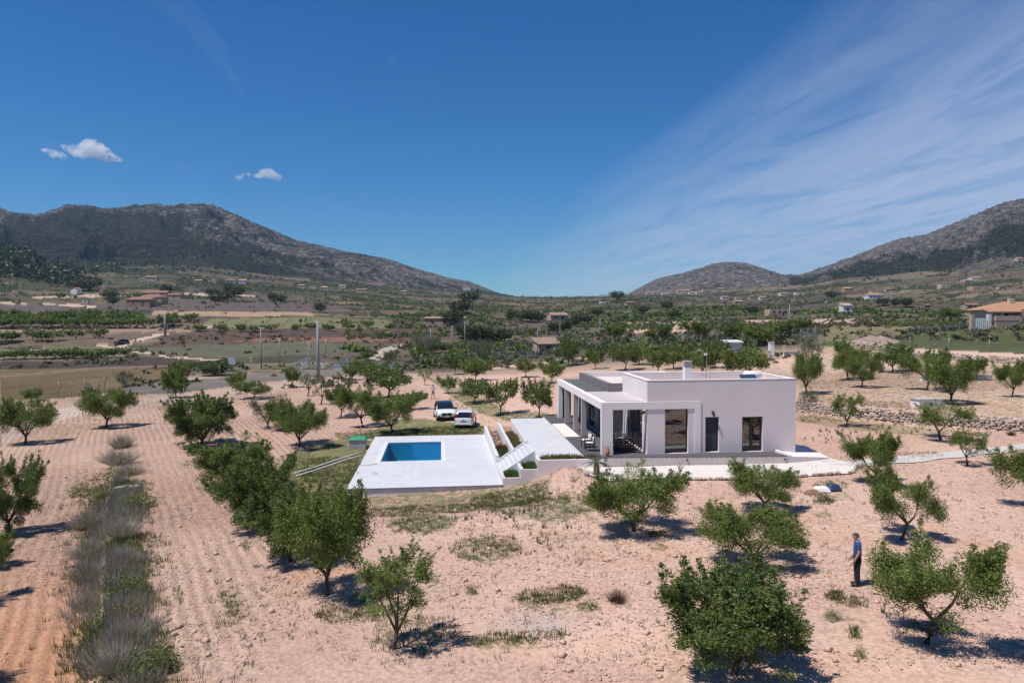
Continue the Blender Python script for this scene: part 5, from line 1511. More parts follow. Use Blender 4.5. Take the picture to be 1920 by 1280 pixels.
# clods and pebbles lying on the soil
def clods():
    rg = np.random.default_rng(77); n = 15000
    rows = rg.uniform(790, 1290, n); px = rg.uniform(-30, 1950, n)
    W = np.array([at_z(a, b, -0.5)[:2] for a, b in zip(px, rows)])
    k = ~(((W[:, 0] > DECK['x0']) & (W[:, 0] < DECK['x1']) & (W[:, 1] > DECK['y0']) & (W[:, 1] < DECK['y1'])) | ((W[:, 0] > 3.5) & (W[:, 0] < 25) & (W[:, 1] > 38.2) & (W[:, 1] < 62)))
    k &= vnoise(W[:, 0] * .25, W[:, 1] * .25, 55) > 0.35
    W = W[k]; n = len(W); z = terrain(W[:, 0], W[:, 1])
    s = rg.uniform(0.02, 0.06, n) * (1 + (rg.uniform(size=n) > .97) * 1.6)
    base = np.array([(1, 0, 0), (0, 1, 0), (-1, 0, 0), (0, -1, 0), (0, 0, 1), (0, 0, -1)], float)
    V = base[None] * rg.uniform(0.6, 1.3, (n, 6, 3)) * s[:, None, None] * np.array([1, 1, .7])
    a = rg.uniform(0, 6.28, n); ca, sa = np.cos(a)[:, None], np.sin(a)[:, None]
    V = np.stack([V[..., 0] * ca - V[..., 1] * sa, V[..., 0] * sa + V[..., 1] * ca, V[..., 2]], -1) + np.stack([W[:, 0], W[:, 1], z + s * .25], -1)[:, None]
    T = np.array([(0, 1, 4), (1, 2, 4), (2, 3, 4), (3, 0, 4), (1, 0, 5), (2, 1, 5), (3, 2, 5), (0, 3, 5)])
    return link('soil_clods', mesh_np('soil_clods', V.reshape(-1, 3), (T[None] + 6 * np.arange(n)[:, None, None]).reshape(-1, 3)), mat_basic('clod_earth', (0.52, 0.36, 0.28), 0.95, 0.2, 3))


tag(clods(), 'pinkish clods and pebbles strewn over the ploughed soil', 'clods', kind='stuff')


def twig_bush(seed, mat, n=1100, h=0.9, w=1.0, wd=0.007):
    rg = np.random.default_rng(seed)
    a = rg.uniform(0, 6.283, n); t = rg.uniform(0, 1, n) ** .7
    B = np.stack([np.cos(a) * t * w * .18, np.sin(a) * t * w * .18, t * 0], -1)
    hh = h * rg.uniform(.45, 1.1, n) * (1 - .35 * t)
    T = np.stack([np.cos(a) * t * w * .55 + rg.normal(size=n) * .06, np.sin(a) * t * w * .55 + rg.normal(size=n) * .06, hh], -1)
    e = rg.normal(size=(n, 3)); e[:, 2] = 0; e /= np.linalg.norm(e, axis=1)[:, None]
    V = np.stack([B - e * wd, B + e * wd, T], 1).reshape(-1, 3)
    me = mesh_np('twigs', V, np.arange(3 * n).reshape(-1, 3), False, dict(lv=('FLOAT', np.repeat(rg.uniform(0, 1, n), 3)))); me.materials.append(mat)
    return me


def leaf_bush(seed, mat, n=900, h=.6, w=1.1, size=.07):
    rg = np.random.default_rng(seed); v = rg.normal(size=(n, 3)); v /= np.linalg.norm(v, axis=1)[:, None]
    v *= rg.uniform(.5, 1, (n, 1)) * (1 + .25 * np.sin(5 * v[:, :1] + 3 * v[:, 1:2])); v[:, 2] = np.abs(v[:, 2]) * h; v[:, :2] *= w / 2
    me = leaf_mesh('foliage', v, size, .45, rg); me.materials.append(mat); return me


TW = [twig_bush(401, M_DRY, 800, .8, 1.2), twig_bush(402, M_DRY, 800, .9, 1.3), twig_bush(403, M_DRY, 800, .65, 1.5)]
LB_ = [leaf_bush(411, M_LEAF2), leaf_bush(412, M_GRASS, 800, .5, 1.2), leaf_bush(413, M_LEAF), leaf_bush(414, M_YELLOW, 600, .45, .9)]
def strip_pts(n, seed, half):
    rg = np.random.default_rng(seed); y = rg.uniform(15, 50, n); x = np.interp(y, WLY, WLX) + rg.normal(size=n) * half + .25
    k = (vnoise(x * .9, y * .5, seed) > .33) & (np.abs(x - np.interp(y, WLY, WLX) + .12) > .16); x, y = x[k], y[k]
    return np.stack([x, y, terrain(x, y)], -1)


P = strip_pts(6500, 91, .6)
o = blades('strip_dry_grass', P, rgs.uniform(0.25, 0.62, len(P)), 12, M_DRY, 92, 0.010, 0.12, .5); tag(o, 'grey-brown dry grass filling the weedy strip at lower left', 'grass', kind='stuff')
P = strip_pts(5000, 93, .8)
o = blades('strip_green_grass', P, rgs.uniform(0.15, 0.42, len(P)), 12, M_SUCC0, 94, 0.012, 0.12, .5); tag(o, 'green grass and weeds among the dry stalks of the strip', 'grass', kind='stuff')
strip_b = [(228, 838, 't', 50, 44), (222, 870, 't', 60, 50), (242, 888, 't', 56, 46), (205, 905, 'g', 54, 34), (165, 990, 't', 60, 62), (170, 1040, 't', 66, 66), (232, 1008, 't', 66, 64), (238, 1060, 't', 56, 60), (165, 1090, 't', 60, 70), (248, 1035, 'g', 40, 26),
           (240, 1120, 'g', 62, 50), (180, 1205, 'd', 50, 64), (240, 1160, 'g', 60, 40), (240, 1205, 't', 80, 70), (218, 1262, 't', 90, 90), (290, 1262, 'g', 90, 60), (250, 1295, 't', 80, 70), (190, 940, 'g', 50, 40), (150, 930, 'g', 36, 26), (260, 950, 'g', 60, 26), (160, 1140, 't', 50, 60), (215, 1110, 'y', 26, 18)]
strip_b.sort(key=lambda q: q[1])
ct = {'t': 0, 'g': 0, 'd': 0, 'y': 0}
NM = {'t': ('dry_shrub', 'grey dry twiggy shrub', 'shrub'), 'g': ('green_shrub', 'low green shrub', 'shrub'), 'd': ('green_shrub', 'dark green shrub', 'shrub'), 'y': ('flowering_shrub', 'yellow-flowered shrub', 'shrub')}
for x, y, k, w, h in strip_b:
    qq, D = ground_at(x, y); i = ct[k]; ct[k] += 1
    me = TW[i % 3] if k == 't' else (LB_[3] if k == 'y' else (LB_[0] if k == 'd' else LB_[(i % 2) + 1]))
    o = link(NM[k][0], me); o.location = tuple(qq); o.rotation_euler = (0, 0, i * 1.7)
    sc = w * D / F / 1.05; o.scale = (sc, sc * 1.35, h * D / F / (1.15 if k == 't' else .6))
    lab = NM[k][1] + (' in the weedy strip at lower left' if ct[k] == 1 and k in 'dy' else ', ' + ORD[i] + ' from the far end of the weedy strip')
    tag(o, lab, NM[k][2], 'shrubs of the weedy strip')
for x, y, k, w, h, lab in ((1157, 1128, 'b', 62, 34, 'reddish dry bush lying on the bare ground in front'), (1105, 1140, 'g', 46, 22, 'grey-green bush left of the reddish dry bush'), (1519, 752, 'o', 44, 26, 'rounded grey bush on top of the stone wall'), (1896, 816, 'b', 26, 14, 'small brown bush before the stone wall at right'),
                          (1055, 938, 'g', 34, 18, 'small green bush on the soil heap'), (1545, 936, 'o', 34, 16, 'grey-green bush beside the sack and tarp'), (885, 1112, 'g', 26, 22, 'little green plant left of the reddish dry bush'), (1612, 1232, 'g', 26, 30, 'small green bush below the man in blue'), (1562, 1160, 'g', 40, 26, 'low green bush left of the open almond tree'),
                          (1515, 757, 'b', 22, 12, 'dark plant hanging over the stone wall'), (700, 905, 'g', 40, 22, 'green bush against the left wall of the pool terrace'), (660, 902, 'g', 44, 26, 'green bush at the left corner of the pool terrace')):
    qq, D = ground_at(x, y)
    me = {'b': twig_bush(int(x), mat_leaf('rusty_stalks', (0.07, 0.035, 0.025), (0.17, 0.09, 0.065), .2), 420, .6, 1.1), 'g': leaf_bush(int(x), M_LEAF, 800, .5, 1.1), 'o': leaf_bush(int(x), M_OLIVE, 900, .55, 1.1)}[k]
    o = link('bush', me); o.location = tuple(qq); sc = w * D / F / 1.15; o.scale = (sc, sc, h * D / F / .62); tag(o, lab, 'bush')
# plants in the planters, palm
def planter_plants(name, x0, x1, y0, y1, z, n, h, mat, seed, lab):
    rg = np.random.default_rng(seed)
    P = np.stack([rg.uniform(x0, x1, n), rg.uniform(y0, y1, n), np.full(n, z)], -1)
    o = blades(name, P, rg.uniform(h * .6, h * 1.2, n), 14, mat, seed, .03, .12, .5); tag(o, lab, 'plants', kind='stuff')


M_SUCC = mat_leaf('succulent_leaf', (0.05, 0.10, 0.025), (0.15, 0.22, 0.06))
M_RUST = mat_leaf('rusty_leaf', (0.10, 0.035, 0.02), (0.25, 0.10, 0.06))
planter_plants('planter_plants', 3.8, 4.5, 43.25, 44.7, -.66, 90, .36, M_SUCC, 501, 'green succulents filling the lower front planter box')
planter_plants('planter_plants', 4.9, 5.6, 43.25, 44.7, -.18, 90, .36, M_SUCC, 502, 'green succulents filling the middle front planter box')
planter_plants('planter_plants', 5.95, 8.1, 43.25, 43.85, .40, 90, .34, M_GRASS, 503, 'green plants in the long planter before the walkway')
planter_plants('planter_plants', 8.0, 9.3, 43.2, 43.6, .40, 60, .30, M_RUST, 504, 'reddish plants at the right end of the long planter')
planter_plants('planter_plants', 3.85, 4.55, 49.0, 51.2, -.52, 70, .34, M_SUCC, 505, 'green plants at the near end of the lower planter bed')
planter_plants('planter_plants', 3.85, 4.55, 51.3, 52.6, -.52, 60, .42, M_RUST, 506, 'red-brown shrub in the lower planter bed')
planter_plants('planter_plants', 4.9, 5.6, 49.0, 57.0, -.12, 170, .32, M_GRASS, 507, 'green weeds in the upper planter bed')
planter_plants('planter_plants', 3.85, 4.55, 53.5, 60.5, -.52, 50, .2, M_DRY, 508, 'sparse dry weeds at the far end of the lower planter bed')


def palm(name, loc, trunk_h, frond, n, label, seed, rad=.16, up=.9):
    rg = np.random.default_rng(seed); r = empty(name, loc); tag(r, label, 'palm tree')
    MB().tube([(0, 0, -.1), (0, 0, .15), (0, 0, trunk_h * .7), (0, 0, trunk_h)], [rad * 1.2, rad * 1.15, rad, rad * .7], 10).build('trunk', mat_basic('palm_trunk', (0.24, 0.13, 0.085), .95, .35, 12, .6, 25), r, True)
    V = []; Q = []; lv = []
    for k in range(n):
        a = 2 * math.pi * k / n + rg.uniform(-.2, .2); el = rg.uniform(.05, 1.25) * up; L = frond * rg.uniform(.75, 1.1)
        m = 11
        pts = []
        for i in range(m + 1):
            t = i / m; rr = L * t * math.cos(el * (1 - .3 * t)); zz = L * t * math.sin(el) - L * .55 * t * t * (1.1 - el * .5)
            pts.append(np.array([math.cos(a) * rr, math.sin(a) * rr, trunk_h + zz]))
        sd = np.array([-math.sin(a), math.cos(a), 0])
        for i in range(1, m):
            d = pts[i + 1] - pts[i]; ll = L * .30 * math.sin(math.pi * (i + .8) / (m + 1.4)) + .05 * L
            for sgn in (-1, 1):
                tip = pts[i] + sd * sgn * ll * .75 + d / np.linalg.norm(d) * ll * .6 - np.array([0, 0, ll * .25])
                o_ = len(V); b = d * .35
                V += [pts[i] - b, pts[i] + b, tip]; Q.append((o_, o_ + 1, o_ + 2)); lv += [rg.uniform()] * 3
    me = mesh_np('fronds', np.array(V), np.array(Q), False, dict(lv=('FLOAT', lv))); link('fronds', me, M_PALM, r)
    return r


q = ground_at(1119, 889)[0]
palm('small_palm', (8.72, 40.9, ground_z(8.72, 40.9)), .72, .95, 20, 'small fan palm with a reddish trunk beside the long planter', 601)
q, D = ground_at(1782, 603)
palm('large_palm', tuple(q), 1.6, 36 * D / F, 40, 'large spreading palm left of the tiled-roof villa', 602, .35)

# ------------------------------------------------------------------ garden furniture on the terrace
def chair(name, loc, rz, label, cushion=True, group='terrace furniture'):
    r = empty(name, loc, rz); tag(r, label, 'chair', group)
    for x in (-.28, .28):
        for y in (-.28, .28):
            MB().box(x - .025, x + .025, y - .025, y + .025, 0.001, .42 if y < 0 else .85).build('leg', M_WOODD, r)
    MB().box(-.31, .31, -.31, .31, .40, .44).build('seat', M_WOODD, r)
    for z in (.55, .68, .81):
        MB().box(-.252, .252, .265, .295, z, z + .06).build('back_slat', M_WOODD, r)
    for x in (-.28, .28):
        MB().box(x - .03, x + .03, -.30, .25, .62, .65).box(x - .02, x + .02, -.29, -.25, .445, .619).build('armrest', M_WOODD, r)
    if cushion:
        MB().box(-.26, .26, -.29, .24, .445, .53).build('cushion', M_CUSH, r, bevel=.03)
        MB().box(-.25, .25, .17, .262, .535, .86).build('back_cushion', M_CUSH, r, bevel=.03)
    return r


chair('lounge_chair', (9.25, 45.35, ZF + .003), R_(-100), 'wooden armchair with white cushions left of the corner column')
chair('lounge_chair', (9.3, 46.55, ZF + .003), R_(-80), 'white-cushioned armchair behind the one by the corner column')
tb = empty('dining_table', (11.15, 45.35, ZF + .003)); tag(tb, 'dark dining table under the pergola porch', 'table')
MB().box(-.9, .9, -.45, .45, .71, .75).build('tabletop', M_WOODD, tb)
for x in (-.8, .8):
    for y in (-.36, .36):
        MB().box(x - .035, x + .035, y - .035, y + .035, 0.001, .709).build('leg', M_WOODD, tb)
MB().box(-.3, .3, -.15, .2, .752, .77).build('placemat', M_CUSH, tb)
for i, (x, y, a, lab) in enumerate(((10.75, 44.72, 180, 'dining chair at the left front side of the porch table'), (11.5, 44.72, 180, 'dining chair at the right front side of the porch table'), (10.75, 45.98, 0, 'dining chair at the left rear side of the porch table'), (11.5, 45.98, 0, 'dining chair at the right rear side of the porch table'))):
    chair('dining_chair', (x, y, ZF + .003), R_(a), lab, False, 'chairs round the porch table')
vz = MB().tube([(0, 0, 0), (0, 0, .08), (0, 0, .25), (0, 0, .42), (0, 0, .52), (0, 0, .60)], [.07, .11, .15, .12, .06, .08], 14).build('vase', M_TERRA, None, True)
vz.location = (9.92, 43.4, ZF + .003); tag(vz, 'tall dark vase at the foot of the corner column', 'vase')

# ------------------------------------------------------------------ small things about the grounds
q, D = ground_at(1746, 764)
mbx = root_at('meter_box', tuple(q), 'white masonry meter box standing above the stone wall', 'meter box')
x, y, z = q
wpart(MB().box(x - 1.0, x + 1.0, y, y + 1.2, z - .3, z + .62), 'box', M_WHITE, mbx)
wpart(MB().box(x - 1.08, x + 1.08, y - .08, y + 1.28, z + .622, z + .70), 'lid', M_CONC, mbx)
wpart(MB().box(x - .12, x + .12, y - .02, y - .002, z + .15, z + .38), 'hatch', M_BLACK, mbx)
q = ground_at(1543, 922)[0]
o = MB().hexa([(-.55, -.2, 0), (.35, -.3, 0), (.4, .3, 0), (-.5, .3, 0)], [(-.42, -.1, .26), (.2, -.15, .3), (.25, .2, .26), (-.3, .2, .3)]).build('sack', M_WHITE, None, bevel=.06); o.location = tuple(q); tag(o, 'white sack lying on the soil in front of the gravel yard', 'sack')
q = ground_at(1562, 920)[0]
o = MB().hexa([(-.4, -.3, 0), (.45, -.25, 0), (.5, .3, 0), (-.4, .35, 0)], [(-.2, -.1, .42), (.22, -.15, .36), (.3, .2, .34), (-.25, .15, .40)]).build('tarp_bundle', mat_basic('blue_tarp', (0.03, 0.05, 0.11), .6, .3, 5), None, bevel=.08); o.location = tuple(q); tag(o, 'dark blue tarp bundle beside the white sack', 'tarp')
q = ground_at(1524, 925)[0]
o = MB().hexa([(-.5, -.3, 0), (.4, -.35, 0), (.45, .25, 0), (-.4, .3, 0)], [(-.25, -.12, .22), (.18, -.15, .18), (.2, .1, .24), (-.2, .12, .2)]).build('rubble_heap', mat_basic('brown_rubble', (0.22, 0.13, 0.095), .95, .4, 6), None, bevel=.05); o.location = tuple(q); tag(o, 'low heap of reddish rubble left of the white sack', 'rubble')


def heap(px, py, wpx, hpx, label, mat, seed, name='rubble_heap', cat='rubble'):
    q, D = ground_at(px, py); a = wpx * D / F / 2; h = hpx * D / F
    n = 40; m = 12; V = []; Fc = []
    for j in range(m + 1):
        r = j / m
        for i in range(n):
            t = 2 * math.pi * i / n
            nz = float(fbm(np.array([q[0] + 3 * math.cos(t) * r + seed]), np.array([q[1] + 3 * math.sin(t) * r]), seed, 3)[0])
            x_ = q[0] + a * r * math.cos(t) * (1 + .3 * nz); y_ = q[1] + a * .7 * r * math.sin(t)
            V.append((x_, y_, max(ground_z(x_, y_), q[2] - 3) - .25 + h * (1 - r) ** 0.9 * (1 + .7 * nz)))
    for j in range(m):
        for i in range(n):
            Fc.append((j * n + i, j * n + (i + 1) % n, (j + 1) * n + (i + 1) % n, (j + 1) * n + i))
    mb = MB().add(V, Fc); o = mb.build(name, mat, None, True); tag(o, label, cat)


M_RUB = mat_basic('pink_rubble', (0.30, 0.22, 0.18), .95, .35, 1.2, .9, 3)
heap(1632, 642, 130, 17, 'broad heap of pinkish rubble before the green field', M_RUB, 3)
heap(1296, 616, 34, 16, 'pale orange earth heap beyond the post fence', mat_basic('pale_earth', (0.52, 0.36, 0.27), .95, .2, 1, .6, 3), 5, 'earth_heap', 'earth heap')
heap(1268, 618, 24, 11, 'small pale earth heap left of the taller one', mat_basic('pale_earth', (0.52, 0.36, 0.27)), 6, 'earth_heap', 'earth heap')

# ------------------------------------------------------------------ poles, sign, fences, gate
def pole(px, py, top, wpx, label, mat, taper=.65, name='power_pole'):
    q, D = ground_at(px, py); h = (py - top) * D / F; r = max(wpx * D / F / 2, .05)
    o = empty(name, tuple(q)); tag(o, label, 'pole', 'poles across the valley')
    MB().tube([(0, 0, -.3), (0, 0, h)], [r, r * taper], 8).build('shaft', mat, o, True)
    MB().tube([(-.35, 0, h - .25), (.35, 0, h - .25)], .04, 5).build('crossbar', M_STEEL, o)
    return o


M_POLE = mat_basic('grey_pole', (0.25, 0.26, 0.28), .7, .1, 2)
for a in ((597, 716, 600, 6.5, 'tall thick grey pole rising from the grove at left centre'), (490, 692, 612, 3.0, 'pale pole right of the sign board'), (580, 690, 640, 2.2, 'thin pole behind the white gate'), (525, 684, 633, 1.8, 'slim pole between the sign board and the white gate'),
          (611, 662, 636, 1.6, 'slim pole right of the tall grey pole'), (310, 630, 588, 5.0, 'dark sturdy pole above the red earth bank'), (848, 664, 610, 2.0, 'pale pole right of the white track'), (808, 662, 616, 1.8, 'short pole left of the field pair of trees'),
          (872, 662, 602, 1.8, 'thin pole before the dark valley pines'), (1125, 634, 596, 2.0, 'pole beyond the tree alone behind the rear roof'), (1050, 640, 604, 1.6, 'thin pole above the small tiled hut'), (1480, 632, 570, 1.8, 'tall thin pole right of the white shed'), (1008, 668, 620, 1.6, 'thin pole left of the small tiled hut'),
          (258, 610, 590, 1.4, 'thin pole in the hillside orchard'), (1550, 575, 562, 1.2, 'thin far pole left of the pale ruin')):
    pole(*a[:4], a[4], M_POLE)
q, D = ground_at(435, 690)
sg_ = empty('sign_board', tuple(q)); tag(sg_, 'pale square sign board on posts beside the track', 'sign')
s = D / F
MB().box(-6.5 * s, 6.5 * s, -.03, .03, 7 * s, 20 * s).build('panel', mat_basic('pale_blue_panel', (0.50, 0.54, 0.58), .5, .05, 2), sg_)
for x in (-5, 5):
    MB().tube([(x * s, .06, -.2), (x * s, .06, 19 * s)], .05, 6).build('post', M_STEEL, sg_)


def fence(pts, h, step, label, name='wire_fence', post_mat=None, wire=.25, wd=.010, group=None):
    L = np.array(world_line(pts)); seg = np.hypot(*np.diff(L[:, :2], axis=0).T); s = np.concatenate([[0], np.cumsum(seg)])
    r = empty(name, tuple(L[0])); tag(r, label, 'fence', group)
    n = max(2, int(s[-1] / step))
    ts = np.linspace(0, s[-1], n + 1); X = np.interp(ts, s, L[:, 0]); Y = np.interp(ts, s, L[:, 1]); Z = terrain(X, Y)
    pm = MB().tube([(0, 0, -.3), (0, 0, h + .08)], .035, 6).mesh('post', True); pm.materials.append(post_mat or M_STEEL)
    for x, y, z in zip(X, Y, Z):
        o = link('post', pm, None, r); o.location = Vector((x, y, z)) - r.location
    # woven wire between the posts: thin flat strands
    V = []; Q = []
    def strand(a, b):
        d = np.array(b) - np.array(a); k = np.cross(d, (0, 1.0, 0)); k = k / (np.linalg.norm(k) + 1e-9) * wd / 2
        o_ = len(V); V.extend([a - k, a + k, b + k, b - k]); Q.append((o_, o_ + 1, o_ + 2, o_ + 3))
    for i in range(n):
        a = np.array([X[i], Y[i], Z[i]]); b = np.array([X[i + 1], Y[i + 1], Z[i + 1]]); ln = np.linalg.norm(b - a)
        for z in (0.05, h * .5, h):
            strand(a + [0, 0, z], b + [0, 0, z])
        m = int(ln / wire)
        for k in range(m):
            t0 = k / m; t1 = min((k * wire + h) / ln, 1.0)
            p0 = a + (b - a) * t0; p1 = a + (b - a) * t1; hh = (t1 - t0) * ln
            strand(p0 + [0, 0, .05], p1 + [0, 0, .05 + hh * .97]); strand(p0 + [0, 0, h], p1 + [0, 0, h - hh * .97])
    o = link('wire_mesh', mesh_np('wire_mesh', np.array(V), np.array(Q)), M_STEEL, r); o.location = -r.location; tag(o, kind='stuff')
    return r


fence([(110, 742), (150, 737), (230, 724), (330, 712), (460, 703)], 1.9, 4.5, 'wire fence along the brown field at the far left', wire=.55, wd=.006)
fence([(650, 692), (700, 690), (758, 686), (830, 681), (905, 676), (1005, 676)], 2.0, 5.0, 'wire mesh fence behind the middle of the grove')
fence([(1010, 672), (1080, 660), (1163, 652), (1285, 645), (1366, 640), (1450, 640)], 1.9, 5.5, 'post and wire fence behind the villa roof')
fence([(1600, 646), (1700, 655), (1780, 658), (1850, 660), (1935, 663)], 1.9, 5.0, 'wire fence along the top of the far stone wall')
fence([(2, 838), (90, 795), (162, 776), (282, 757), (345, 748)], 1.3, 6.0, 'low wire fence beside the left dirt track', wire=.4, wd=.006)
# wire cage
q, D = ground_at(1522, 642); s = D / F
cg = empty('wire_cage', tuple(q)); tag(cg, 'tall wire mesh cage beside the greyish tree', 'cage')
W2 = 22 * s
for sx in (-1, -.33, .33, 1):
    for sy in (0, 1.4 * W2):
        MB().tube([(sx * W2, sy, -.2), (sx * W2, sy, 26 * s)], .04, 6).build('post', M_STEEL, cg)
for z in (1, 13, 26):
    for sy in (0, 1.4 * W2):
        MB().tube([(-W2, sy, z * s), (W2, sy, z * s)], .03, 5).build('rail', M_STEEL, cg)
mw = MB()
for i in range(24):
    x = -W2 + 2 * W2 * (i + .5) / 24; mw.box(x - .008, x + .008, -.01, .01, 0, 26 * s)
for i in range(12):
    z = 26 * s * (i + .5) / 12; mw.box(-W2, W2, -.012, -.008, z - .008, z + .008)
o = mw.build('wire_mesh', M_STEEL, cg); tag(o, kind='stuff')
# white gate with its low walls
q, D = ground_at(553, 697); q2, D2 = ground_at(582, 690); 
gt = empty('white_gate', tuple(q)); tag(gt, 'white barred metal gate at the end of the grove track', 'gate')
dv = np.array([q2[0] - q[0], q2[1] - q[1], 0]); gl_ = np.linalg.norm(dv); gt.rotation_euler = (0, 0, math.atan2(dv[1], dv[0]))
gh = 17 * D / F
for i in range(13):
    x = gl_ * i / 12; MB().box(x - .07, x + .07, -.03, .03, .1, gh * (1 + .45 * i / 12)).build('bar', M_WHITE, gt)
MB().hexa([(0, -.05, .1), (gl_, -.05, .1), (gl_, -.031, .1), (0, -.031, .1)], [(0, -.05, .3), (gl_, -.05, .3), (gl_, -.031, .3), (0, -.031, .3)]).build('lower_rail', M_WHITE, gt)
MB().hexa([(0, -.05, gh * .8), (gl_, -.05, gh * 1.25), (gl_, -.031, gh * 1.25), (0, -.031, gh * .8)], [(0, -.05, gh), (gl_, -.05, gh * 1.45), (gl_, -.031, gh * 1.45), (0, -.031, gh)]).build('upper_rail', M_WHITE, gt)


def white_block(px, py, wpx, hpx, label, name, cat, mat=None, depth=.4):
    q, D = ground_at(px, py); s = D / F; o = empty(name, tuple(q)); tag(o, label, cat)
    MB().box(-wpx * s / 2, wpx * s / 2, 0, depth, -.4, hpx * s).build('body', mat or M_WHITE, o)
    MB().box(-wpx * s / 2 - .08, wpx * s / 2 + .08, -.08, depth + .08, hpx * s + .002, hpx * s + .12).build('cap', M_CONC, o)
    return o


white_block(605, 690, 5, 14, 'white gate pillar right of the tall grey pole', 'gate_pillar', 'pillar')
white_block(690, 690, 130, 5, 'long low white wall right of the white gate', 'low_wall', 'wall')
white_block(705, 688, 8, 9, 'small white block on the low wall', 'wall_block', 'pillar')
white_block(1448, 674, 8, 32, 'white upright pillar behind the right of the villa roof', 'white_pillar', 'pillar', depth=.8)
white_block(1484, 668, 30, 8, 'low white wall right of the white pillar', 'low_wall', 'wall')
white_block(1795, 712, 140, 6, 'long low white kerb wall on the upper right terrace', 'low_wall', 'wall')
# solar rack: dark tilted panels
q, D = ground_at(645, 690); s = D / F
sr = empty('solar_rack', tuple(q)); tag(sr, 'dark tilted solar panels behind the low white wall', 'solar panels')
for i in range(3):
    x0 = (-16 + i * 9) * s; k = i * 2.5 * s
    MB().hexa([(x0, 0, 4 * s + k), (x0 + 8.6 * s, 0, 4 * s + k + .2), (x0 + 8.6 * s + .02, .05, 4 * s + k + .15), (x0 + .02, .05, 4 * s + k - .05)], [(x0 + 5 * s, 1.6, 17 * s + k), (x0 + 13.6 * s, 1.6, 17 * s + k + .2), (x0 + 13.6 * s, 1.66, 17 * s + k + .15), (x0 + 5 * s, 1.66, 17 * s + k - .05)]).build('panel', mat_basic('dull_solar_cells', (0.02, 0.024, 0.034), .6, .1, 3), sr)
for x in (-10, 4, 14):
    MB().tube([(x * s, 1.4, -.2), (x * s, 1.4, 13 * s)], .05, 6).build('support', M_STEEL, sr)

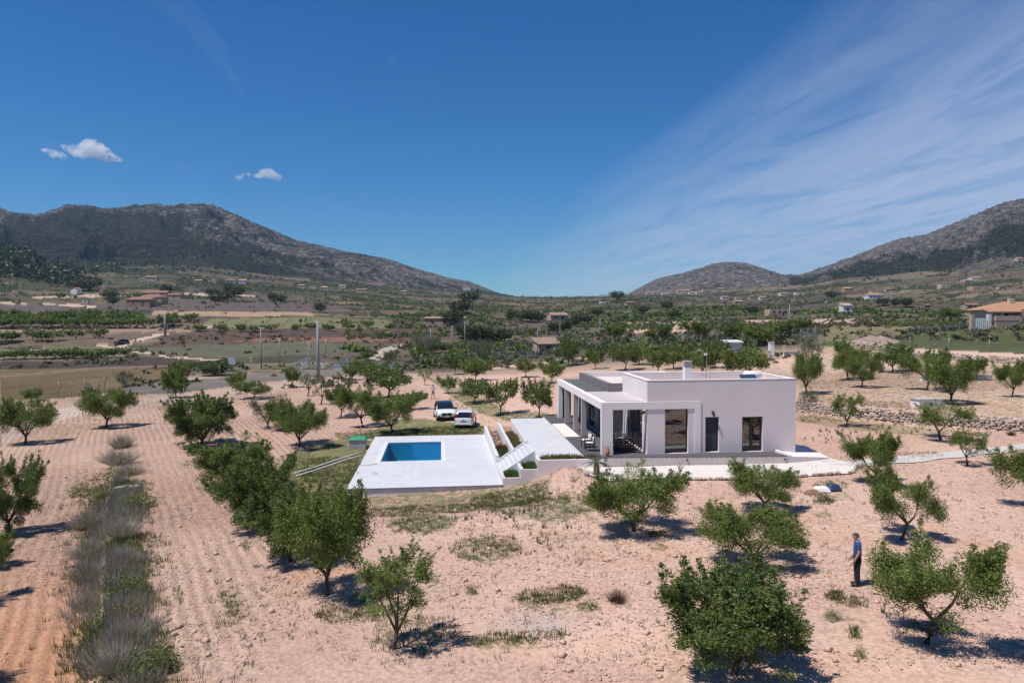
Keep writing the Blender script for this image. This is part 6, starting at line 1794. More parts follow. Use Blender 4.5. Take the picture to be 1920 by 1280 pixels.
# ------------------------------------------------------------------ vehicles
def car(name, loc, rz, label, L, Wd, H, paint, roof_mat, style, scale=1.0, tilt=(0, 0)):
    """+x is the front of the car"""
    r = empty(name, loc, rz, (scale, scale, scale)); tag(r, label, 'car')
    h = Wd / 2
    if style == 'suv':
        #      x      zbot zmid belt  top   wb    wm    wt   cabin
        S = [(-.50 * L, .42, .62, .95, .98, .72, .80, .70, 0), (-.485 * L, .33, .60, 1.02, 1.06, .86, .90, .74, 0), (-.44 * L, .26, .60, 1.06, 1.40, .93, .96, .70, 1), (-.36 * L, .22, .60, 1.06, 1.57, .96, .99, .74, 1), (-.18 * L, .20, .60, 1.04, H, .97, 1.0, .76, 1), (.02 * L, .20, .60, 1.02, H - .01, .97, 1.0, .76, 1),
             (.12 * L, .20, .60, 1.01, H - .12, .97, 1.0, .75, 1), (.265 * L, .20, .60, 1.02, 1.06, .97, .99, .80, 0), (.38 * L, .21, .60, .97, 1.01, .95, .97, .80, 0), (.455 * L, .24, .58, .88, .94, .90, .93, .74, 0), (.492 * L, .30, .56, .74, .80, .80, .84, .66, 0), (.50 * L, .38, .55, .66, .70, .70, .74, .60, 0)]
    else:
        S = [(-.50 * L, .38, .55, .84, .88, .74, .82, .72, 0), (-.488 * L, .30, .56, .90, .96, .88, .92, .76, 0), (-.455 * L, .24, .56, .93, 1.20, .93, .97, .74, 1), (-.40 * L, .21, .56, .94, 1.42, .96, .99, .75, 1), (-.33 * L, .20, .56, .94, H - .03, .97, 1.0, .77, 1), (-.12 * L, .19, .56, .93, H, .97, 1.0, .78, 1), (.05 * L, .19, .56, .92, H - .02, .97, 1.0, .77, 1),
             (.14 * L, .19, .56, .91, H - .14, .97, 1.0, .75, 1), (.285 * L, .19, .56, .92, .96, .96, .98, .78, 0), (.40 * L, .20, .55, .86, .90, .93, .95, .76, 0), (.47 * L, .25, .53, .74, .78, .84, .88, .68, 0), (.50 * L, .33, .52, .62, .66, .70, .76, .58, 0)]
    rings = []
    for (x, zb, zm, be, tp, wb, wm, wt, cab) in S:
        half = [(wb * h * .92, zb), (wb * h, zb + .14), (wm * h, zm), (wm * h * .985, be - .05), (wm * h * .955, be), (wt * h * 1.03 if cab else wm * h * .90, tp - .05 if cab else (be + tp) / 2), (wt * h * .88, tp), (wt * h * .4, tp + .015)]
        rings.append([(x, y, z) for y, z in half] + [(x, -y, z) for y, z in reversed(half)])
    parts = {}
    n = 16
    for i in range(len(S) - 1):
        a, b = S[i], S[i + 1]; cab = a[8] and b[8]
        steep = abs(b[4] - a[4]) > .16 and (a[8] or b[8])
        for k in range(n):
            k2 = (k + 1) % n
            f = [rings[i][k], rings[i][k2], rings[i + 1][k2], rings[i + 1][k]]
            kk = min(k, 14 - k) if k < 15 else -1
            if kk == -1: key = 'underbody'
            elif kk == 0: key = 'cladding'
            elif kk == 4 and cab: key = 'side_window' if k < 8 else 'side_window_b'
            elif kk in (5, 6, 7): key = ('windscreen' if a[0] > 0 or b[0] > .1 * L else 'rear_window') if steep else ('roof' if cab else 'body')
            elif kk == 4 and steep: key = 'body'
            else: key = 'body'
            parts.setdefault(key, MB()).add(f, [(0, 1, 2, 3)])
    parts['body'].add(rings[0], [tuple(range(n))]); parts['body'].add(rings[-1], [tuple(range(n - 1, -1, -1))])
    mats = dict(body=paint, roof=roof_mat, cladding=M_BLACK if style == 'suv' else paint, underbody=M_BLACK, side_window=M_CGLASS, side_window_b=M_CGLASS, windscreen=M_CGLASS, rear_window=M_CGLASS)
    bod = None
    for key, mb in parts.items():
        me = mb.mesh(key, True)
        bm = bmesh.new(); bm.from_mesh(me); bmesh.ops.remove_doubles(bm, verts=bm.verts[:], dist=.0005); bmesh.ops.recalc_face_normals(bm, faces=bm.faces[:])
        bm.to_mesh(me); bm.free()
        o = link(key.replace('_b', ''), me, mats[key], r)
        if key == 'body': bod = o
    # wheels
    for x in (-.30 * L, .315 * L):
        for s_ in (-1, 1):
            w = MB().tube([(x, s_ * (h - .21), .33), (x, s_ * (h - .19), .33), (x, s_ * (h - .02), .33), (x, s_ * (h + .005), .33)], [.29, .33, .33, .29], 20).build('tyre', M_BLACK, r, True)
            MB().tube([(x, s_ * (h + .006), .33), (x, s_ * (h + .02), .33)], [.21, .17], 12).build('rim', M_STEEL, w)
            MB().tube([(x, s_ * (h - .25), .36), (x, s_ * (h - .012), .36)], .385, 20).build('wheel_arch', M_BLACK, r, True)
    M_RED = mat_basic('red_lamp', (0.30, 0.015, 0.012), .25, .1, 5, spec=.6); M_LAMP = mat_basic('lamp_glass', (0.03, 0.034, 0.04), .2, .1, 5, spec=.6)
    fx = (.496 if style == 'suv' else .485) * L; bx = -.496 * L; hx_ = .035
    for s_ in (-1, 1):
        MB().hexa([(fx - .13, s_ * h * .92, .68), (fx + .05, s_ * h * .50, .64), (fx - .10, s_ * h * .50, .64), (fx - .25, s_ * h * .90, .70)], [(fx - .18, s_ * h * .93, .86), (fx + .0, s_ * h * .46, .79), (fx - .14, s_ * h * .46, .80), (fx - .30, s_ * h * .92, .87)]).build('headlight', M_LAMP, r)
        if style == 'suv':
            MB().box(bx - .012, bx + .12, s_ * h * .62 - .16, s_ * h * .62 + .14, .82, .98).build('tail_light', M_RED, r)
        else:
            MB().hexa([(bx - .02, s_ * h * .80, .72), (bx - .02, s_ * h * .96, .72), (bx + .16, s_ * h * 1.0, .72), (bx + .16, s_ * h * .8, .72)], [(bx + .14, s_ * h * .68, 1.28), (bx + .13, s_ * h * .80, 1.28), (bx + .30, s_ * h * .80, 1.28), (bx + .30, s_ * h * .68, 1.28)]).build('tail_light', M_RED, r)
        mx = .17 * L
        MB().hexa([(mx - .05, s_ * (h - .04), .98), (mx + .12, s_ * (h - .04), .98), (mx + .10, s_ * (h + .20), 1.0), (mx - .04, s_ * (h + .20), 1.0)], [(mx - .05, s_ * (h - .04), 1.10), (mx + .10, s_ * (h - .04), 1.10), (mx + .08, s_ * (h + .18), 1.15), (mx - .04, s_ * (h + .18), 1.15)]).build('mirror', M_BLACK if style == 'suv' else paint, r)
    if style == 'suv':
        MB().hexa([(fx - .05, -h * .46, .50), (fx - .05, h * .46, .50), (fx + .05, h * .44, .51), (fx + .05, -h * .44, .51)], [(fx - .05, -h * .54, .80), (fx - .05, h * .54, .80), (fx + .02, h * .50, .79), (fx + .02, -h * .50, .79)]).build('grille', M_BLACK, r)
        MB().box(fx - .06, fx + .055, -h * .70, h * .70, .32, .44).build('lower_intake', M_BLACK, r)
        MB().box(fx + .02, fx + .066, -.08, .08, .60, .72).build('emblem', M_STEEL, r)
        for s_ in (-1, 1):
            MB().box(fx - .12, fx + .02, s_ * h * .80 - .12, s_ * h * .80 + .10, .42, .56).build('fog_lamp', M_LAMP, r)
        MB().box(fx + .056, fx + .07, -.26, .26, .42, .52).build('number_plate', M_WHITE, r)
        for s_ in (-1, 1):
            MB().tube([(-.36 * L, s_ * h * .70, H - .06), (-.2 * L, s_ * h * .72, H + .02), (.02 * L, s_ * h * .72, H + .01), (.1 * L, s_ * h * .70, H - .10)], .02, 5).build('roof_rail', M_BLACK, r)
    else:
        MB().box(bx - .035, bx - .005, -.27, .27, .60, .72).build('number_plate', mat_basic('plate_dark', (.25, .25, .26), .5, .05), r)
        MB().box(bx - .03, bx + .02, -.07, .07, .78, .86).build('emblem', M_STEEL, r)
        MB().box(bx - .04, bx + .05, -h * .86, h * .86, .34, .50).build('bumper', paint, r, bevel=.03)
        MB().tube([(bx + .16, -.02, 1.02), (bx + .22, .35, 1.16)], .012, 4).build('wiper', M_BLACK, r)
    r.rotation_euler = (tilt[0], tilt[1], rz)
    return r


def mat_paint(name, col):
    m = mat_basic(name, col, .28, .02, 1.0, spec=.5); m.node_tree.nodes['Principled BSDF'].inputs['Coat Weight'].default_value = .5; return m


M_CGLASS = mat_basic('car_glass', (0.012, 0.016, 0.024), .06, .1, 2, spec=.7)
M_PW = mat_paint('white_car_paint', (0.70, 0.71, 0.72)); M_PB = mat_paint('dark_blue_paint', (0.012, 0.017, 0.035))
z1 = ground_z(.25, 72.3)
car('parked_suv', (.25, 72.7, z1 + .01), R_(-84), 'white SUV with a dark roof facing the camera behind the pool terrace', 4.45, 1.90, 1.64, M_PW, M_PB, 'suv', 1.0)
z2 = ground_z(2.2, 66.9)
car('parked_hatchback', (2.15, 67.0, z2 + .01), R_(82), 'small white hatchback seen from behind beside the white SUV', 3.75, 1.70, 1.50, M_PW, M_PW, 'hatch', 1.0)
q, D = ground_at(228, 645)
car('distant_car', (q[0], q[1], q[2] + .02), R_(205), 'small dark car on the dirt track far to the left', 4.2, 1.75, 1.5, M_PB, M_PB, 'hatch', 1.0)

# ------------------------------------------------------------------ people
M_SKIN = mat_basic('skin', (0.42, 0.215, 0.15), .6, .08, 6)


def skin_obj(name, J, E, mat, parent, subdiv=1, root=0):
    me = bpy.data.meshes.new(name); me.from_pydata([j[0] for j in J], E, [])
    o = link(name, me, mat, parent)
    o.modifiers.new('skin', 'SKIN'); 
    for i, j in enumerate(J):
        rr = j[1]; me.skin_vertices[0].data[i].radius = (rr, rr) if isinstance(rr, (int, float)) else rr
        me.skin_vertices[0].data[i].use_root = (i == root)
    o.modifiers['skin'].use_smooth_shade = True
    s_ = o.modifiers.new('sub', 'SUBSURF'); s_.levels = subdiv; s_.render_levels = subdiv + 1
    return o


def person(name, loc, rz, label, shirt, trousers, hair_mat, pose, height=1.75, cap=None, shoes=None):
    """faces -y; pose gives elbow and wrist points of the left (x<0) and right arm"""
    sc = height / 1.75
    r = empty(name, loc, rz, (sc, sc, sc)); tag(r, label, 'person')
    le, lw, re, rw = pose['arms']; hd = pose.get('head', (0, -.05, 1.60))
    lk, la, rk, ra = pose['legs']
    J = [((0, 0, .98), (.15, .11)), ((0, .0, 1.15), (.135, .10)), ((0, .01, 1.36), (.15, .105)), ((0, .0, 1.46), .06), ((hd[0] * .6, hd[1] * .7, 1.51), .05), ((hd[0], hd[1], hd[2] - .02), (.073, .085)), ((hd[0], hd[1] + .01, hd[2] + .07), (.072, .085)), ((hd[0], hd[1] + .005, hd[2] + .12), .045),
         ((-.17, .0, 1.42), .05), (le, .042), (lw, .028), ((.17, .0, 1.42), .05), (re, .042), (rw, .028),
         ((-.09, 0, .90), .085), (lk, .058), (la, .04), ((.09, 0, .90), .085), (rk, .058), (ra, .04)]
    E = [(0, 1), (1, 2), (2, 3), (3, 4), (4, 5), (5, 6), (6, 7), (2, 8), (8, 9), (9, 10), (2, 11), (11, 12), (12, 13), (0, 14), (14, 15), (15, 16), (0, 17), (17, 18), (18, 19)]
    # feet and hands grow out of the same surface
    for an in (16, 19):
        a = np.array(J[an][0]); J.append((tuple(a + [0, -.05, -.03]), .035)); J.append((tuple(a + [0, -.17, -.045]), .028)); E += [(an, len(J) - 2), (len(J) - 2, len(J) - 1)]
    for el, wr in ((9, 10), (12, 13)):
        e = np.array(J[el][0]); w = np.array(J[wr][0]); d = (w - e) / np.linalg.norm(w - e); side = np.array([0, -1.0, 0]) - d * np.dot([0, -1.0, 0], d); side /= np.linalg.norm(side) + 1e-6; nrm = np.cross(d, side)
        palm_ = w + d * .07; J.append((tuple(palm_), (.026, .018))); pi = len(J) - 1; E.append((wr, pi))
        for k, (o_, ln) in enumerate(((.030, .068), (.010, .080), (-.010, .074), (-.030, .058))):
            b = palm_ + d * .02 + side * o_; t_ = b + d * ln * .6 + nrm * .012; t2 = t_ + d * ln * .4 + nrm * .02
            J += [(tuple(b), .0095), (tuple(t_), .0088), (tuple(t2), .0075)]; E += [(pi, len(J) - 3), (len(J) - 3, len(J) - 2), (len(J) - 2, len(J) - 1)]
        th = w + d * .03 + side * .035; J += [(tuple(th), .011), (tuple(th + d * .045 + side * .018), .009)]; E += [(wr, len(J) - 2), (len(J) - 2, len(J) - 1)]
    body = skin_obj('body', J, E, M_SKIN, r)
    # face
    hx, hy, hz = hd
    MB().tube([(hx, hy - .085, hz + .055), (hx, hy - .112, hz + .015), (hx, hy - .088, hz + .005)], [.010, .017, .012], 6).build('nose', M_SKIN, r, True)
    for s_ in (-1, 1):
        MB().tube([(hx + s_ * .032, hy - .080, hz + .055), (hx + s_ * .032, hy - .092, hz + .055)], .009, 6).build('eye', M_BLACK, r)
        MB().tube([(hx + s_ * .076, hy + .01, hz + .005), (hx + s_ * .088, hy + .02, hz + .035), (hx + s_ * .078, hy + .015, hz + .06)], [.012, .017, .010], 6).build('ear', M_SKIN, r, True)
    MB().box(hx - .025, hx + .025, hy - .094, hy - .080, hz - .034, hz - .024).build('mouth', mat_basic('lips', (.28, .10, .08), .6), r)
    # hair as a shell over the back and top of the head
    bm = bmesh.new(); bmesh.ops.create_uvsphere(bm, u_segments=20, v_segments=14, radius=1.0)
    bmesh.ops.delete(bm, geom=[v for v in bm.verts if (v.co.z < .25 and v.co.y < -.15) or v.co.z < -.45], context='VERTS')
    for v in bm.verts:
        v.co = Vector((hx + v.co.x * .088, hy + .012 + v.co.y * .108, hz + .045 + v.co.z * .105))
    me = bpy.data.meshes.new('hair'); bm.to_mesh(me); bm.free()
    for f in me.polygons: f.use_smooth = True
    link('hair', me, hair_mat, r)
    # shirt with short sleeves
    le_, re_ = np.array(le), np.array(re); ls = np.array([-.17, 0, 1.42]); rs = np.array([.17, 0, 1.42])
    SJ = [((0, 0, .84), (.178, .14)), ((0, 0, 1.08), (.172, .138)), ((0, .01, 1.34), (.186, .14)), ((0, .005, 1.46), (.085, .075)), (tuple(ls), .074), (tuple(ls + (le_ - ls) * .75), .066), (tuple(rs), .074), (tuple(rs + (re_ - rs) * .75), .066)]
    skin_obj('shirt', SJ, [(0, 1), (1, 2), (2, 3), (2, 4), (4, 5), (2, 6), (6, 7)], shirt, r)
    short = pose.get('shorts', False)
    lk_, la_, rk_, ra_ = (np.array(a) for a in (lk, la, rk, ra))
    if short:
        TJ = [((0, 0, 1.0), (.165, .122)), ((0, 0, .92), (.165, .13)), ((-.09, 0, .84), .10), (tuple(lk_ + [0, 0, .05]), .085), ((.09, 0, .84), .10), (tuple(rk_ + [0, 0, .05]), .085)]
        skin_obj('shorts', TJ, [(0, 1), (1, 2), (2, 3), (1, 4), (4, 5)], trousers, r)
    else:
        TJ = [((0, 0, 1.06), (.165, .128)), ((0, 0, .92), (.172, .14)), ((-.095, 0, .80), .118), (tuple(lk_), .096), (tuple(la_ + [0, 0, -.03]), .085), ((.095, 0, .80), .118), (tuple(rk_), .096), (tuple(ra_ + [0, 0, -.03]), .085)]
        skin_obj('trousers', TJ, [(0, 1), (1, 2), (2, 3), (3, 4), (1, 5), (5, 6), (6, 7)], trousers, r)
    for a in (la_, ra_):
        x, y, z = a
        MB().hexa([(x - .05, y - .22, 0.002), (x + .05, y - .22, 0.002), (x + .045, y + .07, 0.002), (x - .045, y + .07, 0.002)], [(x - .04, y - .17, .07), (x + .04, y - .17, .07), (x + .042, y + .06, .11), (x - .042, y + .06, .11)]).build('shoe', shoes or M_BLACK, r, bevel=.018)
    if cap:
        bm = bmesh.new(); bmesh.ops.create_uvsphere(bm, u_segments=18, v_segments=10, radius=1.0)
        bmesh.ops.delete(bm, geom=[v for v in bm.verts if v.co.z < .1], context='VERTS')
        for v in bm.verts: v.co = Vector((hx + v.co.x * .098, hy + .01 + v.co.y * .118, hz + .06 + v.co.z * .105))
        me = bpy.data.meshes.new('cap'); bm.to_mesh(me); bm.free(); c_ = link('cap', me, cap, r)
        MB().box(hx - .07, hx + .07, hy - .20, hy - .09, hz + .068, hz + .082).build('visor', cap, c_)
    return r


M_SHIRT = mat_basic('blue_cotton', (0.035, 0.085, 0.24), .9, .12, 6, .2, 30); M_TROU = mat_basic('dark_trousers', (0.016, 0.016, 0.022), .9, .2, 6, .2, 20)
M_HAIR = mat_basic('grey_brown_hair', (0.06, 0.045, 0.038), .8, .4, 40, .4, 80)
q, D = ground_at(1607, 1097)
person('person', (q[0], q[1], q[2] + .02), R_(-112), 'man in a blue T-shirt and dark trousers standing among the trees, looking left', M_SHIRT, M_TROU, M_HAIR,
       dict(arms=((-.22, .02, 1.14), (-.235, -.10, .90), (.22, .02, 1.14), (.235, -.10, .90)), legs=((-.10, -.01, .50), (-.115, .02, .09), (.10, -.02, .50), (.125, .0, .09)), head=(0, -.07, 1.575)), 1.78)
q, D = ground_at(812, 748)
person('person', (q[0], q[1], q[2] + .02), R_(8), 'person in pale shirt and blue cap standing behind the white SUV', mat_basic('pale_shirt', (0.52, 0.52, 0.62), .9, .1, 6), mat_basic('khaki_trousers', (0.30, 0.17, 0.12), .9, .15, 6), M_HAIR,
       dict(arms=((-.32, -.08, 1.30), (-.22, -.25, 1.45), (.42, -.04, 1.42), (.68, -.10, 1.45)), legs=((-.13, -.01, .50), (-.20, .02, .09), (.13, -.01, .50), (.19, .02, .09)), head=(0, -.04, 1.60), shorts=True), 1.72, cap=mat_basic('navy_cap', (0.03, 0.04, 0.10), .8))

# ------------------------------------------------------------------ buildings across the valley
M_CREAM = mat_stucco('cream_render', (0.52, 0.42, 0.33), .12); M_PINKW = mat_stucco('pink_render', (0.48, 0.33, 0.27), .15); M_WHW = mat_stucco('white_render', (0.66, 0.62, 0.59), .08)
M_STONEW = mat_stucco('rough_stone_render', (0.44, 0.33, 0.255), .3); M_DARKW = mat_basic('dark_opening', (0.03, 0.028, 0.028), .8, .1)


def mat_tiles(name, col):
    m = bpy.data.materials.new(name); m.use_nodes = True
    n = m.node_tree.nodes; l = m.node_tree.links; p = n['Principled BSDF']; p.inputs['Roughness'].default_value = .9
    t = n.new('ShaderNodeTexCoord'); w = n.new('ShaderNodeTexWave'); w.inputs['Scale'].default_value = 3.2; w.inputs['Distortion'].default_value = .4
    l.new(t.outputs['Object'], w.inputs['Vector'])
    nz = noise(n, l, t.outputs['Object'], 1.5, 5, .7)
    base = ramp(n, l, nz, [(.3, tuple(c * .7 for c in col)), (.6, col), (.8, tuple(min(1, c * 1.2) for c in col))])
    l.new(base, p.inputs['Base Color'])
    b = n.new('ShaderNodeBump'); b.inputs['Strength'].default_value = .6; b.inputs['Distance'].default_value = .08; l.new(w.outputs[0], b.inputs['Height']); l.new(b.outputs[0], p.inputs['Normal'])
    return m


M_RT = mat_tiles('red_roof_tiles', (0.30, 0.15, 0.105)); M_RT2 = mat_tiles('ochre_roof_tiles', (0.50, 0.27, 0.155)); M_RT3 = mat_tiles('weathered_roof_tiles', (0.36, 0.24, 0.175))


def roof_mb(kind, w, d, z, h, ov=.35):
    a, b = w / 2 + ov, d / 2 + ov; mb = MB(); t = .14
    if kind == 'gable':
        for s_ in (-1, 1):
            mb.hexa([(-a, s_ * b, z), (a, s_ * b, z), (a, 0, z + h), (-a, 0, z + h)], [(-a, s_ * b, z + t), (a, s_ * b, z + t), (a, 0, z + h + t), (-a, 0, z + h + t)])
    elif kind == 'hip':
        k = min(a, b) * .85
        mb.add([(-a, -b, z), (a, -b, z), (a, b, z), (-a, b, z), (-a + k, 0, z + h), (a - k, 0, z + h)], [(0, 1, 5, 4), (1, 2, 5), (2, 3, 4, 5), (3, 0, 4), (3, 2, 1, 0)])
    elif kind == 'shed':
        mb.hexa([(-a, -b, z), (a, -b, z), (a, b, z + h), (-a, b, z + h)], [(-a, -b, z + t), (a, -b, z + t), (a, b, z + h + t), (-a, b, z + h + t)])
    else:
        mb.box(-w / 2, w / 2, -d / 2, d / 2, z + .002, z + .15)
    return mb


def cottage(px, py, wpx, hpx, label, wall=M_CREAM, roof=M_RT, kind='gable', rz=0.0, depth=None, name='cottage', wins=2, door=True, chim=False, group=None, rh=None, cat='house'):
    q, D = ground_at(px, py); s = D / F; w = wpx * s; h = hpx * s; d = depth or max(min(w * .7, 9), 3)
    r = empty(name, (q[0], q[1] + d * .3, q[2]), rz); tag(r, label, cat, group)
    rh = (rh if rh is not None else min(.22 * d, h * .6)) if kind != 'flat' else 0
    MB().box(-w / 2, w / 2, -d / 2, d / 2, -1.6, h).build('wall', wall, r)
    if kind == 'gable':
        MB().add([(-w / 2, -d / 2, h), (-w / 2, d / 2, h), (-w / 2, 0, h + rh * .93), (w / 2, -d / 2, h), (w / 2, d / 2, h), (w / 2, 0, h + rh * .93)], [(0, 1, 2), (5, 4, 3)]).build('gable_wall', wall, r)
    ro = roof_mb(kind, w, d, h + .002, rh).build('roof', roof, r)
    if chim:
        MB().box(w * .22, w * .22 + .6, .1, .7, h + rh * .3, h + rh + .8).build('chimney', wall, ro)
    n = wins
    for i in range(n):
        x = -w / 2 + w * (i + .7) / (n + .4); ww = min(.55, w / (n + 1) * .35); hh = min(1.1, h * .42)
        f = MB().box(x - ww, x + ww, -d / 2 - .04, -d / 2 - .002, h * .40, h * .40 + hh).build('window', M_DARKW, r)
        MB().box(x - ww - .08, x + ww + .08, -d / 2 - .10, -d / 2 - .041, h * .40 - .1, h * .40 - .002).build('sill', M_WHW, f)
    if door:
        x = w * .18
        MB().box(x - .45, x + .45, -d / 2 - .05, -d / 2 - .003, 0, min(2.0, h * .75)).build('door', M_WOODD, r)
    return r


# right-hand villa with terracotta roof
q, D = ground_at(1912, 606); s = D / F * 1.12
rv = empty('roadside_villa', tuple(q)); tag(rv, 'cream villa with a broad ochre tiled roof at the right edge', 'house')
W_ = 95 * s
MB().box(-26 * s, 70 * s, 4.0, 12.0, -1.0, 24 * s).build('wall', M_CREAM, rv)
MB().add([(-34 * s, 3.2, 23 * s), (80 * s, 3.2, 23 * s), (80 * s, 13, 23 * s), (-34 * s, 13, 23 * s), (14 * s, 8, 37 * s), (62 * s, 8, 37 * s)], [(0, 1, 5, 4), (1, 2, 5), (2, 3, 4, 5), (3, 0, 4), (3, 2, 1, 0)]).build('roof', M_RT2, rv)
MB().hexa([(-48 * s, 1.0, 18 * s), (14 * s, 1.0, 18 * s), (14 * s, 4.0, 24.5 * s), (-48 * s, 4.0, 24.5 * s)], [(-48 * s, 1.0, 20 * s), (14 * s, 1.0, 20 * s), (14 * s, 4.0, 26 * s), (-48 * s, 4.0, 26 * s)]).build('porch_roof', M_RT2, rv)
for x in (-44, -24, 10):
    MB().box(x * s - .2, x * s + .2, 1.2, 1.6, -.8, 18 * s).build('porch_column', M_CREAM, rv)
MB().box(14 * s, 70 * s, 2.2, 3.99, -1, 20 * s).build('front_wing', M_CREAM, rv)
f = MB().box(20 * s, 42 * s, 2.1, 2.195, 8 * s, 17 * s).build('window', M_DARKW, rv)
for i in range(6):
    MB().box((20 + i * 4.35) * s, (20 + i * 4.35) * s + .1, 2.02, 2.099, 8 * s, 17 * s).build('window_bar', M_WHW, f)
MB().box(-12 * s, 2 * s, 3.9, 3.995, 6 * s, 16 * s).build('door', M_DARKW, rv)
MB().box(22 * s, 30 * s, 7, 8, 34 * s, 43 * s).build('chimney', M_CREAM, rv)
q, D = ground_at(1845, 618); s = D / F
gw = empty('villa_gate', tuple(q)); tag(gw, 'white sheet gate with side pillars before the cream villa', 'gate')
MB().box(-20 * s, 6 * s, 0, .12, 0, 22 * s).build('gate_leaf', mat_basic('grey_white_gate', (.50, .53, .56), .5, .05), gw)
for i in range(7):
    MB().box((-19 + i * 4) * s, (-19 + i * 4) * s + .06, -.05, -.002, .2, 21 * s).build('gate_rib', M_WHITE, gw)
for x in (-26, 8):
    MB().box(x * s, (x + 6) * s, -.1, .6, -.6, 29 * s).build('pillar', M_PINKW if x < 0 else M_WHW, gw)
q, D = ground_at(1890, 614); s = D / F
fw = empty('villa_fence_wall', tuple(q)); tag(fw, 'stone and pink boundary wall right of the white sheet gate', 'wall')
MB().box(-24 * s, 24 * s, 0, .4, -.8, 13 * s).build('stone_base', M_STONEW, fw)
MB().box(-25 * s, 25 * s, -.05, .45, 13 * s + .002, 22 * s).build('upper_band', M_PINKW, fw)
# agave and shrub hedge
k = 0
for i in range(22):
    px = 1700 + i * 5.6 + rgt.uniform(-1.5, 1.5); q, D = ground_at(px, 624 - i * .35 + rgt.uniform(-2, 2)); rr = 12 * D / F * rgt.uniform(.7, 1.15)
    V = []; Q = []
    for j in range(16):
        a = j * 2.4; el = .5 + .06 * j; L_ = rr * rgt.uniform(.8, 1.1); d = np.array([math.cos(a) * math.cos(el), math.sin(a) * math.cos(el), math.sin(el)]); sd = np.array([-math.sin(a), math.cos(a), 0]) * rr * .11
        o_ = len(V); V += [d * .02 - sd * .6, d * .02 + sd * .6, d * L_ * .45 + sd, d * L_, d * L_ * .45 - sd]; Q.append((o_, o_ + 1, o_ + 2, o_ + 4)); Q.append((o_ + 4, o_ + 2, o_ + 3, o_ + 3))
    mb = MB(); mb.add(V, [(a_, b_, c_, d_) if c_ != d_ else (a_, b_, c_) for a_, b_, c_, d_ in Q]); me = mb.mesh('agave'); me.materials.append(M_AGAVE)
    at = me.attributes.new('lv', 'FLOAT', 'POINT'); at.data.foreach_set('value', np.repeat(rgt.uniform(0, 1, len(V) // 5), 5).astype(np.float32))
    o = link('agave', me); o.location = tuple(q); tag(o, ORD[i] + ' blue-grey agave from the left in the roadside row', 'agave', 'agaves along the field road')
for i in range(16):
    px = 1672 + i * 8 + rgt.uniform(-2, 2); q, D = ground_at(px, 612 + rgt.uniform(-3, 2)); sc = 16 * D / F * rgt.uniform(.8, 1.2)
    o = link('hedge_shrub', LB_[(3, 2, 3, 0)[i % 4]]); o.location = tuple(q); o.scale = (sc, sc, sc * 1.1); o.rotation_euler = (0, 0, i); tag(o, ORD[i] + ' shrub from the left in the yellow-green hedge behind the agaves', 'shrub', 'hedge behind the agaves')

cottage(835, 612, 76, 15, 'long ruined stone farmhouse with broken walls in the valley middle', M_STONEW, M_RT3, 'shed', R_(-8), 6, 'ruined_farmhouse', 3, True, rh=.8)
cottage(868, 611, 24, 9, 'broken end wall of the ruined farmhouse', M_STONEW, M_STONEW, 'flat', R_(-8), 3, 'ruined_outbuilding', 1, False)
cottage(1026, 662, 42, 17, 'small hut with a weathered tiled roof behind the grove fence', M_STONEW, M_RT3, 'shed', R_(10), 4.5, 'tiled_hut', 1, False, rh=1.4)
cottage(1046, 600, 34, 9, 'pink cottage with a tiled roof above the valley pines', M_PINKW, M_RT3, 'gable', R_(12), None, 'pink_cottage', 2, True)
cottage(1022, 596, 20, 6, 'low white annex left of the pink cottage', M_WHW, M_RT3, 'shed', R_(12), 4, 'white_annex', 1, False)
r = cottage(1376, 668, 26, 26, 'small white sheet-metal shed behind the villa roof', mat_basic('white_sheet', (.55, .56, .58), .5, .08, 2), mat_basic('white_sheet_roof', (.62, .62, .62), .5, .05), 'shed', R_(-4), 3.0, 'metal_shed', 0, False, rh=.3, cat='shed')
for i in range(9):
    b = r.children[0].bound_box; x0 = b[0][0]; x1 = b[4][0]; x = x0 + (x1 - x0) * (i + .5) / 9
    MB().box(x - .03, x + .03, -1.56, -1.502, -.5, b[1][2] - .05).build('rib', M_WHITE, r)
cottage(1460, 592, 38, 12, 'roofless pink shell building in the right valley', M_PINKW, M_PINKW, 'flat', 0, 6, 'pink_shell_building', 3, True)
cottage(1588, 588, 18, 15, 'pale pink ruin with a sloping broken wall', M_WHW, M_STONEW, 'shed', 0, 4, 'pale_ruin', 1, False, rh=1.2)
cottage(1641, 562, 30, 9, 'white hillside villa on the right', M_WHW, M_RT3, 'hip', 0, 9, 'white_villa', 4, True)
cottage(1640, 556, 14, 10, 'tower block rising behind the white hillside villa', M_CREAM, M_RT3, 'flat', 0, 6, 'villa_tower', 1, False)
cottage(1664, 562, 14, 4, 'low white wing right of the white hillside villa', M_WHW, M_WHW, 'flat', 0, 4, 'white_wing', 1, False)
cottage(285, 570, 42, 13, 'farmhouse with a red hipped roof left of centre in the fields', M_PINKW, M_RT, 'hip', R_(-6), 10, 'red_roof_farmhouse', 3, True, True)
cottage(262, 574, 44, 12, 'brick barn left of the red-roofed farmhouse', mat_stucco('brick_wall', (.36, .215, .15), .2), M_RT, 'shed', R_(-6), 8, 'brick_barn', 2, True, rh=2)
cottage(292, 556, 46, 7, 'rear wing of the red-roofed farmhouse', M_PINKW, M_RT, 'gable', R_(-6), 8, 'farmhouse_wing', 2, False)
cottage(328, 560, 24, 7, 'low outbuilding right of the red-roofed farmhouse', M_PINKW, M_RT, 'gable', R_(-6), 6, 'farm_outbuilding', 1, False)
cottage(141, 551, 12, 9, 'small white hut with a red roof at far left', M_WHW, M_RT, 'gable', R_(70), 7, 'white_hut', 1, False)
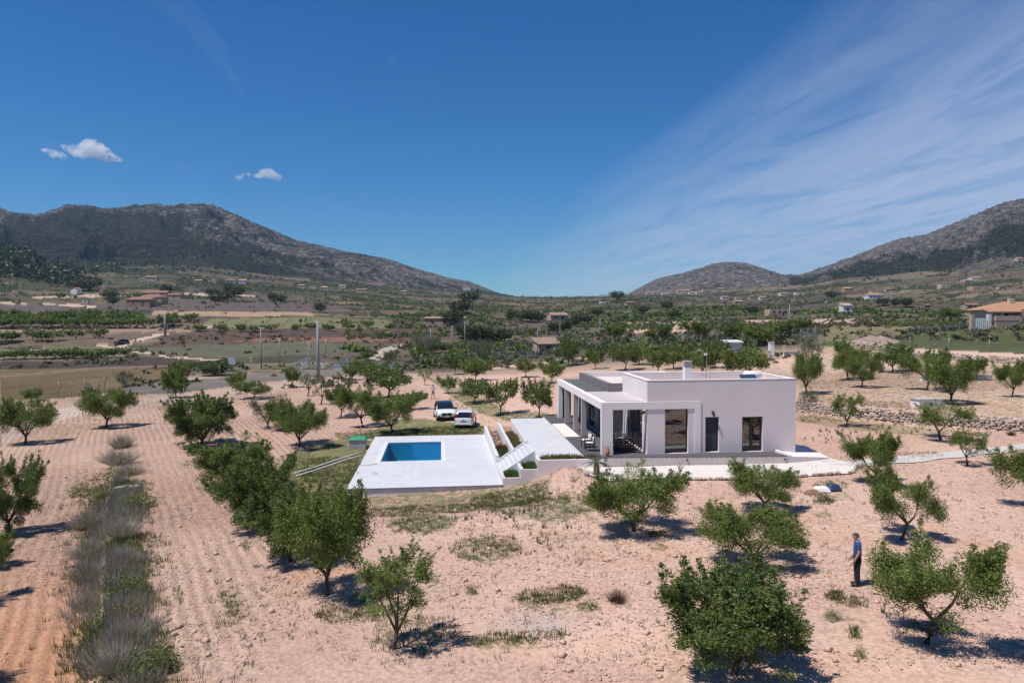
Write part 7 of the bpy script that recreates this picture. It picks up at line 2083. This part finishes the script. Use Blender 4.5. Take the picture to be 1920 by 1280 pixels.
cottage(160, 568, 9, 5, 'tiny pale shed below the white hut', M_WHW, M_RT3, 'flat', 0, 3, 'pale_shed', 1, False)
far = [(284, 526, 20, 6, 'c'), (268, 527, 8, 4, 'w'), (372, 532, 12, 6, 'p'), (398, 530, 14, 5, 'c'), (432, 531, 20, 6, 'c'), (455, 531, 14, 5, 'w'), (565, 540, 12, 5, 'c'), (586, 541, 12, 5, 'c'), (608, 544, 16, 5, 'c'), (642, 540, 12, 4, 'w'), (678, 548, 18, 5, 'c'), (712, 533, 20, 4, 'p'), (757, 551, 14, 5, 'c'), (875, 544, 14, 5, 'w'), (885, 559, 22, 4, 'p'),
       (1135, 568, 18, 3, 'w'), (1182, 571, 18, 4, 'c'), (1218, 552, 14, 4, 'c'), (1232, 551, 14, 4, 'c'), (1248, 552, 14, 4, 'w'), (1282, 549, 26, 5, 'c'), (1298, 552, 12, 3, 'w'), (1312, 551, 12, 3, 'w'), (1324, 546, 14, 3, 'c'), (1352, 544, 16, 3, 'p'), (1360, 561, 14, 4, 'w'), (1386, 561, 14, 4, 'c'), (1410, 560, 10, 4, 'c'), (1384, 568, 16, 3, 'c'), (1430, 560, 12, 3, 'w'), (1470, 553, 16, 3, 'w'), (1500, 552, 16, 3, 'w'),
       (1772, 540, 18, 7, 'c'), (1840, 544, 38, 7, 'p'), (1878, 541, 12, 4, 'c'), (1815, 528, 18, 3, 'w'), (1830, 524, 20, 3, 'w'), (1738, 577, 12, 5, 'p'), (1822, 578, 24, 6, 'c'), (1912, 490, 12, 6, 'c'), (1665, 545, 10, 3, 'c'), (1590, 545, 16, 4, 'o')]
far.sort()
for i, (x, y, w, h, k) in enumerate(far):
    wm = dict(c=M_CREAM, w=M_WHW, p=M_PINKW, o=M_RT2)[k]
    cottage(x, y, w, h, '%s far house from the left among the hillside houses' % ORD[i], wm, (M_RT3, M_RT, M_RT2)[i % 3], ('hip', 'gable', 'gable', 'flat')[i % 4], 0, None, 'hillside_house', 2, False, group='far houses on the hillsides')

# ------------------------------------------------------------------ two small fair-weather clouds
def cloud(px, py, D, puffs, label, seed):
    d = ray(px, py); t = D / d[1]; c0 = np.array([0, 0, HC]) + d * t; s = D / F
    bm = bmesh.new()
    for (dx, dz, r) in puffs:
        mt = Matrix.Translation((dx * s, 0, -dz * s)) @ Matrix.Diagonal((r * s * 1.25, r * s * 1.1, r * s * .85, 1))
        bmesh.ops.create_icosphere(bm, subdivisions=3, radius=1.0, matrix=mt)
    me = bpy.data.meshes.new('cloud'); bm.to_mesh(me); bm.free()
    o = link('cloud', me); o.location = tuple(c0)
    rm = o.modifiers.new('merge', 'REMESH'); rm.mode = 'VOXEL'; rm.voxel_size = 1.6 * s
    tx = bpy.data.textures.new('cloud_noise', 'CLOUDS'); tx.noise_scale = 9 * s; tx.noise_depth = 4
    dm = o.modifiers.new('billow', 'DISPLACE'); dm.texture = tx; dm.strength = 14 * s; dm.mid_level = .55
    m = bpy.data.materials.new('cloud_vapour'); m.use_nodes = True
    n = m.node_tree.nodes; l = m.node_tree.links; n.clear()
    tcn = n.new('ShaderNodeTexCoord'); nz = noise(n, l, tcn.outputs['Object'], 0.055 / s, 5, .65)
    den = ramp(n, l, nz, [(.38, 0.0), (.60, 1.0)])
    vol = n.new('ShaderNodeVolumePrincipled'); vol.inputs['Color'].default_value = (.97, .97, .98, 1); vol.inputs['Anisotropy'].default_value = .25
    l.new(math_node(n, l, 'MULTIPLY', den, 0.11 / s), vol.inputs['Density'])
    out = n.new('ShaderNodeOutputMaterial'); l.new(vol.outputs[0], out.inputs['Volume'])
    me.materials.append(m); tag(o, label, 'cloud')
    return o


cloud(155, 285, 4200, [(-62, -2, 6), (-50, 4, 8), (-36, 7, 8), (-30, -8, 7), (-15, -4, 11), (0, 0, 14), (14, -8, 17), (28, 0, 16), (42, 8, 11), (58, 11, 7), (66, 13, 5)], 'larger white puffy cloud above the left mountain', 1)
cloud(490, 328, 4400, [(-38, 6, 6), (-32, 1, 5), (-22, 0, 4), (-12, 0, 4), (4, -2, 10), (15, -2, 11), (26, 3, 8)], 'smaller white cloud right of the larger one', 2)

# ------------------------------------------------------------------ the air
HAZE = 0.00005
hz_ = MB().box(-5200, 5200, -60, 9200, -40, 900).build('haze', None)
m = bpy.data.materials.new('air'); m.use_nodes = True
n = m.node_tree.nodes; l = m.node_tree.links; n.clear()
vol = n.new('ShaderNodeVolumePrincipled'); vol.inputs['Color'].default_value = (0.42, 0.66, 1.0, 1); vol.inputs['Density'].default_value = HAZE; vol.inputs['Anisotropy'].default_value = 0.2
out = n.new('ShaderNodeOutputMaterial'); l.new(vol.outputs[0], out.inputs['Volume'])
hz_.data.materials.append(m); tag(hz_, 'thin bluish air between the camera and the mountains', 'haze', kind='stuff')
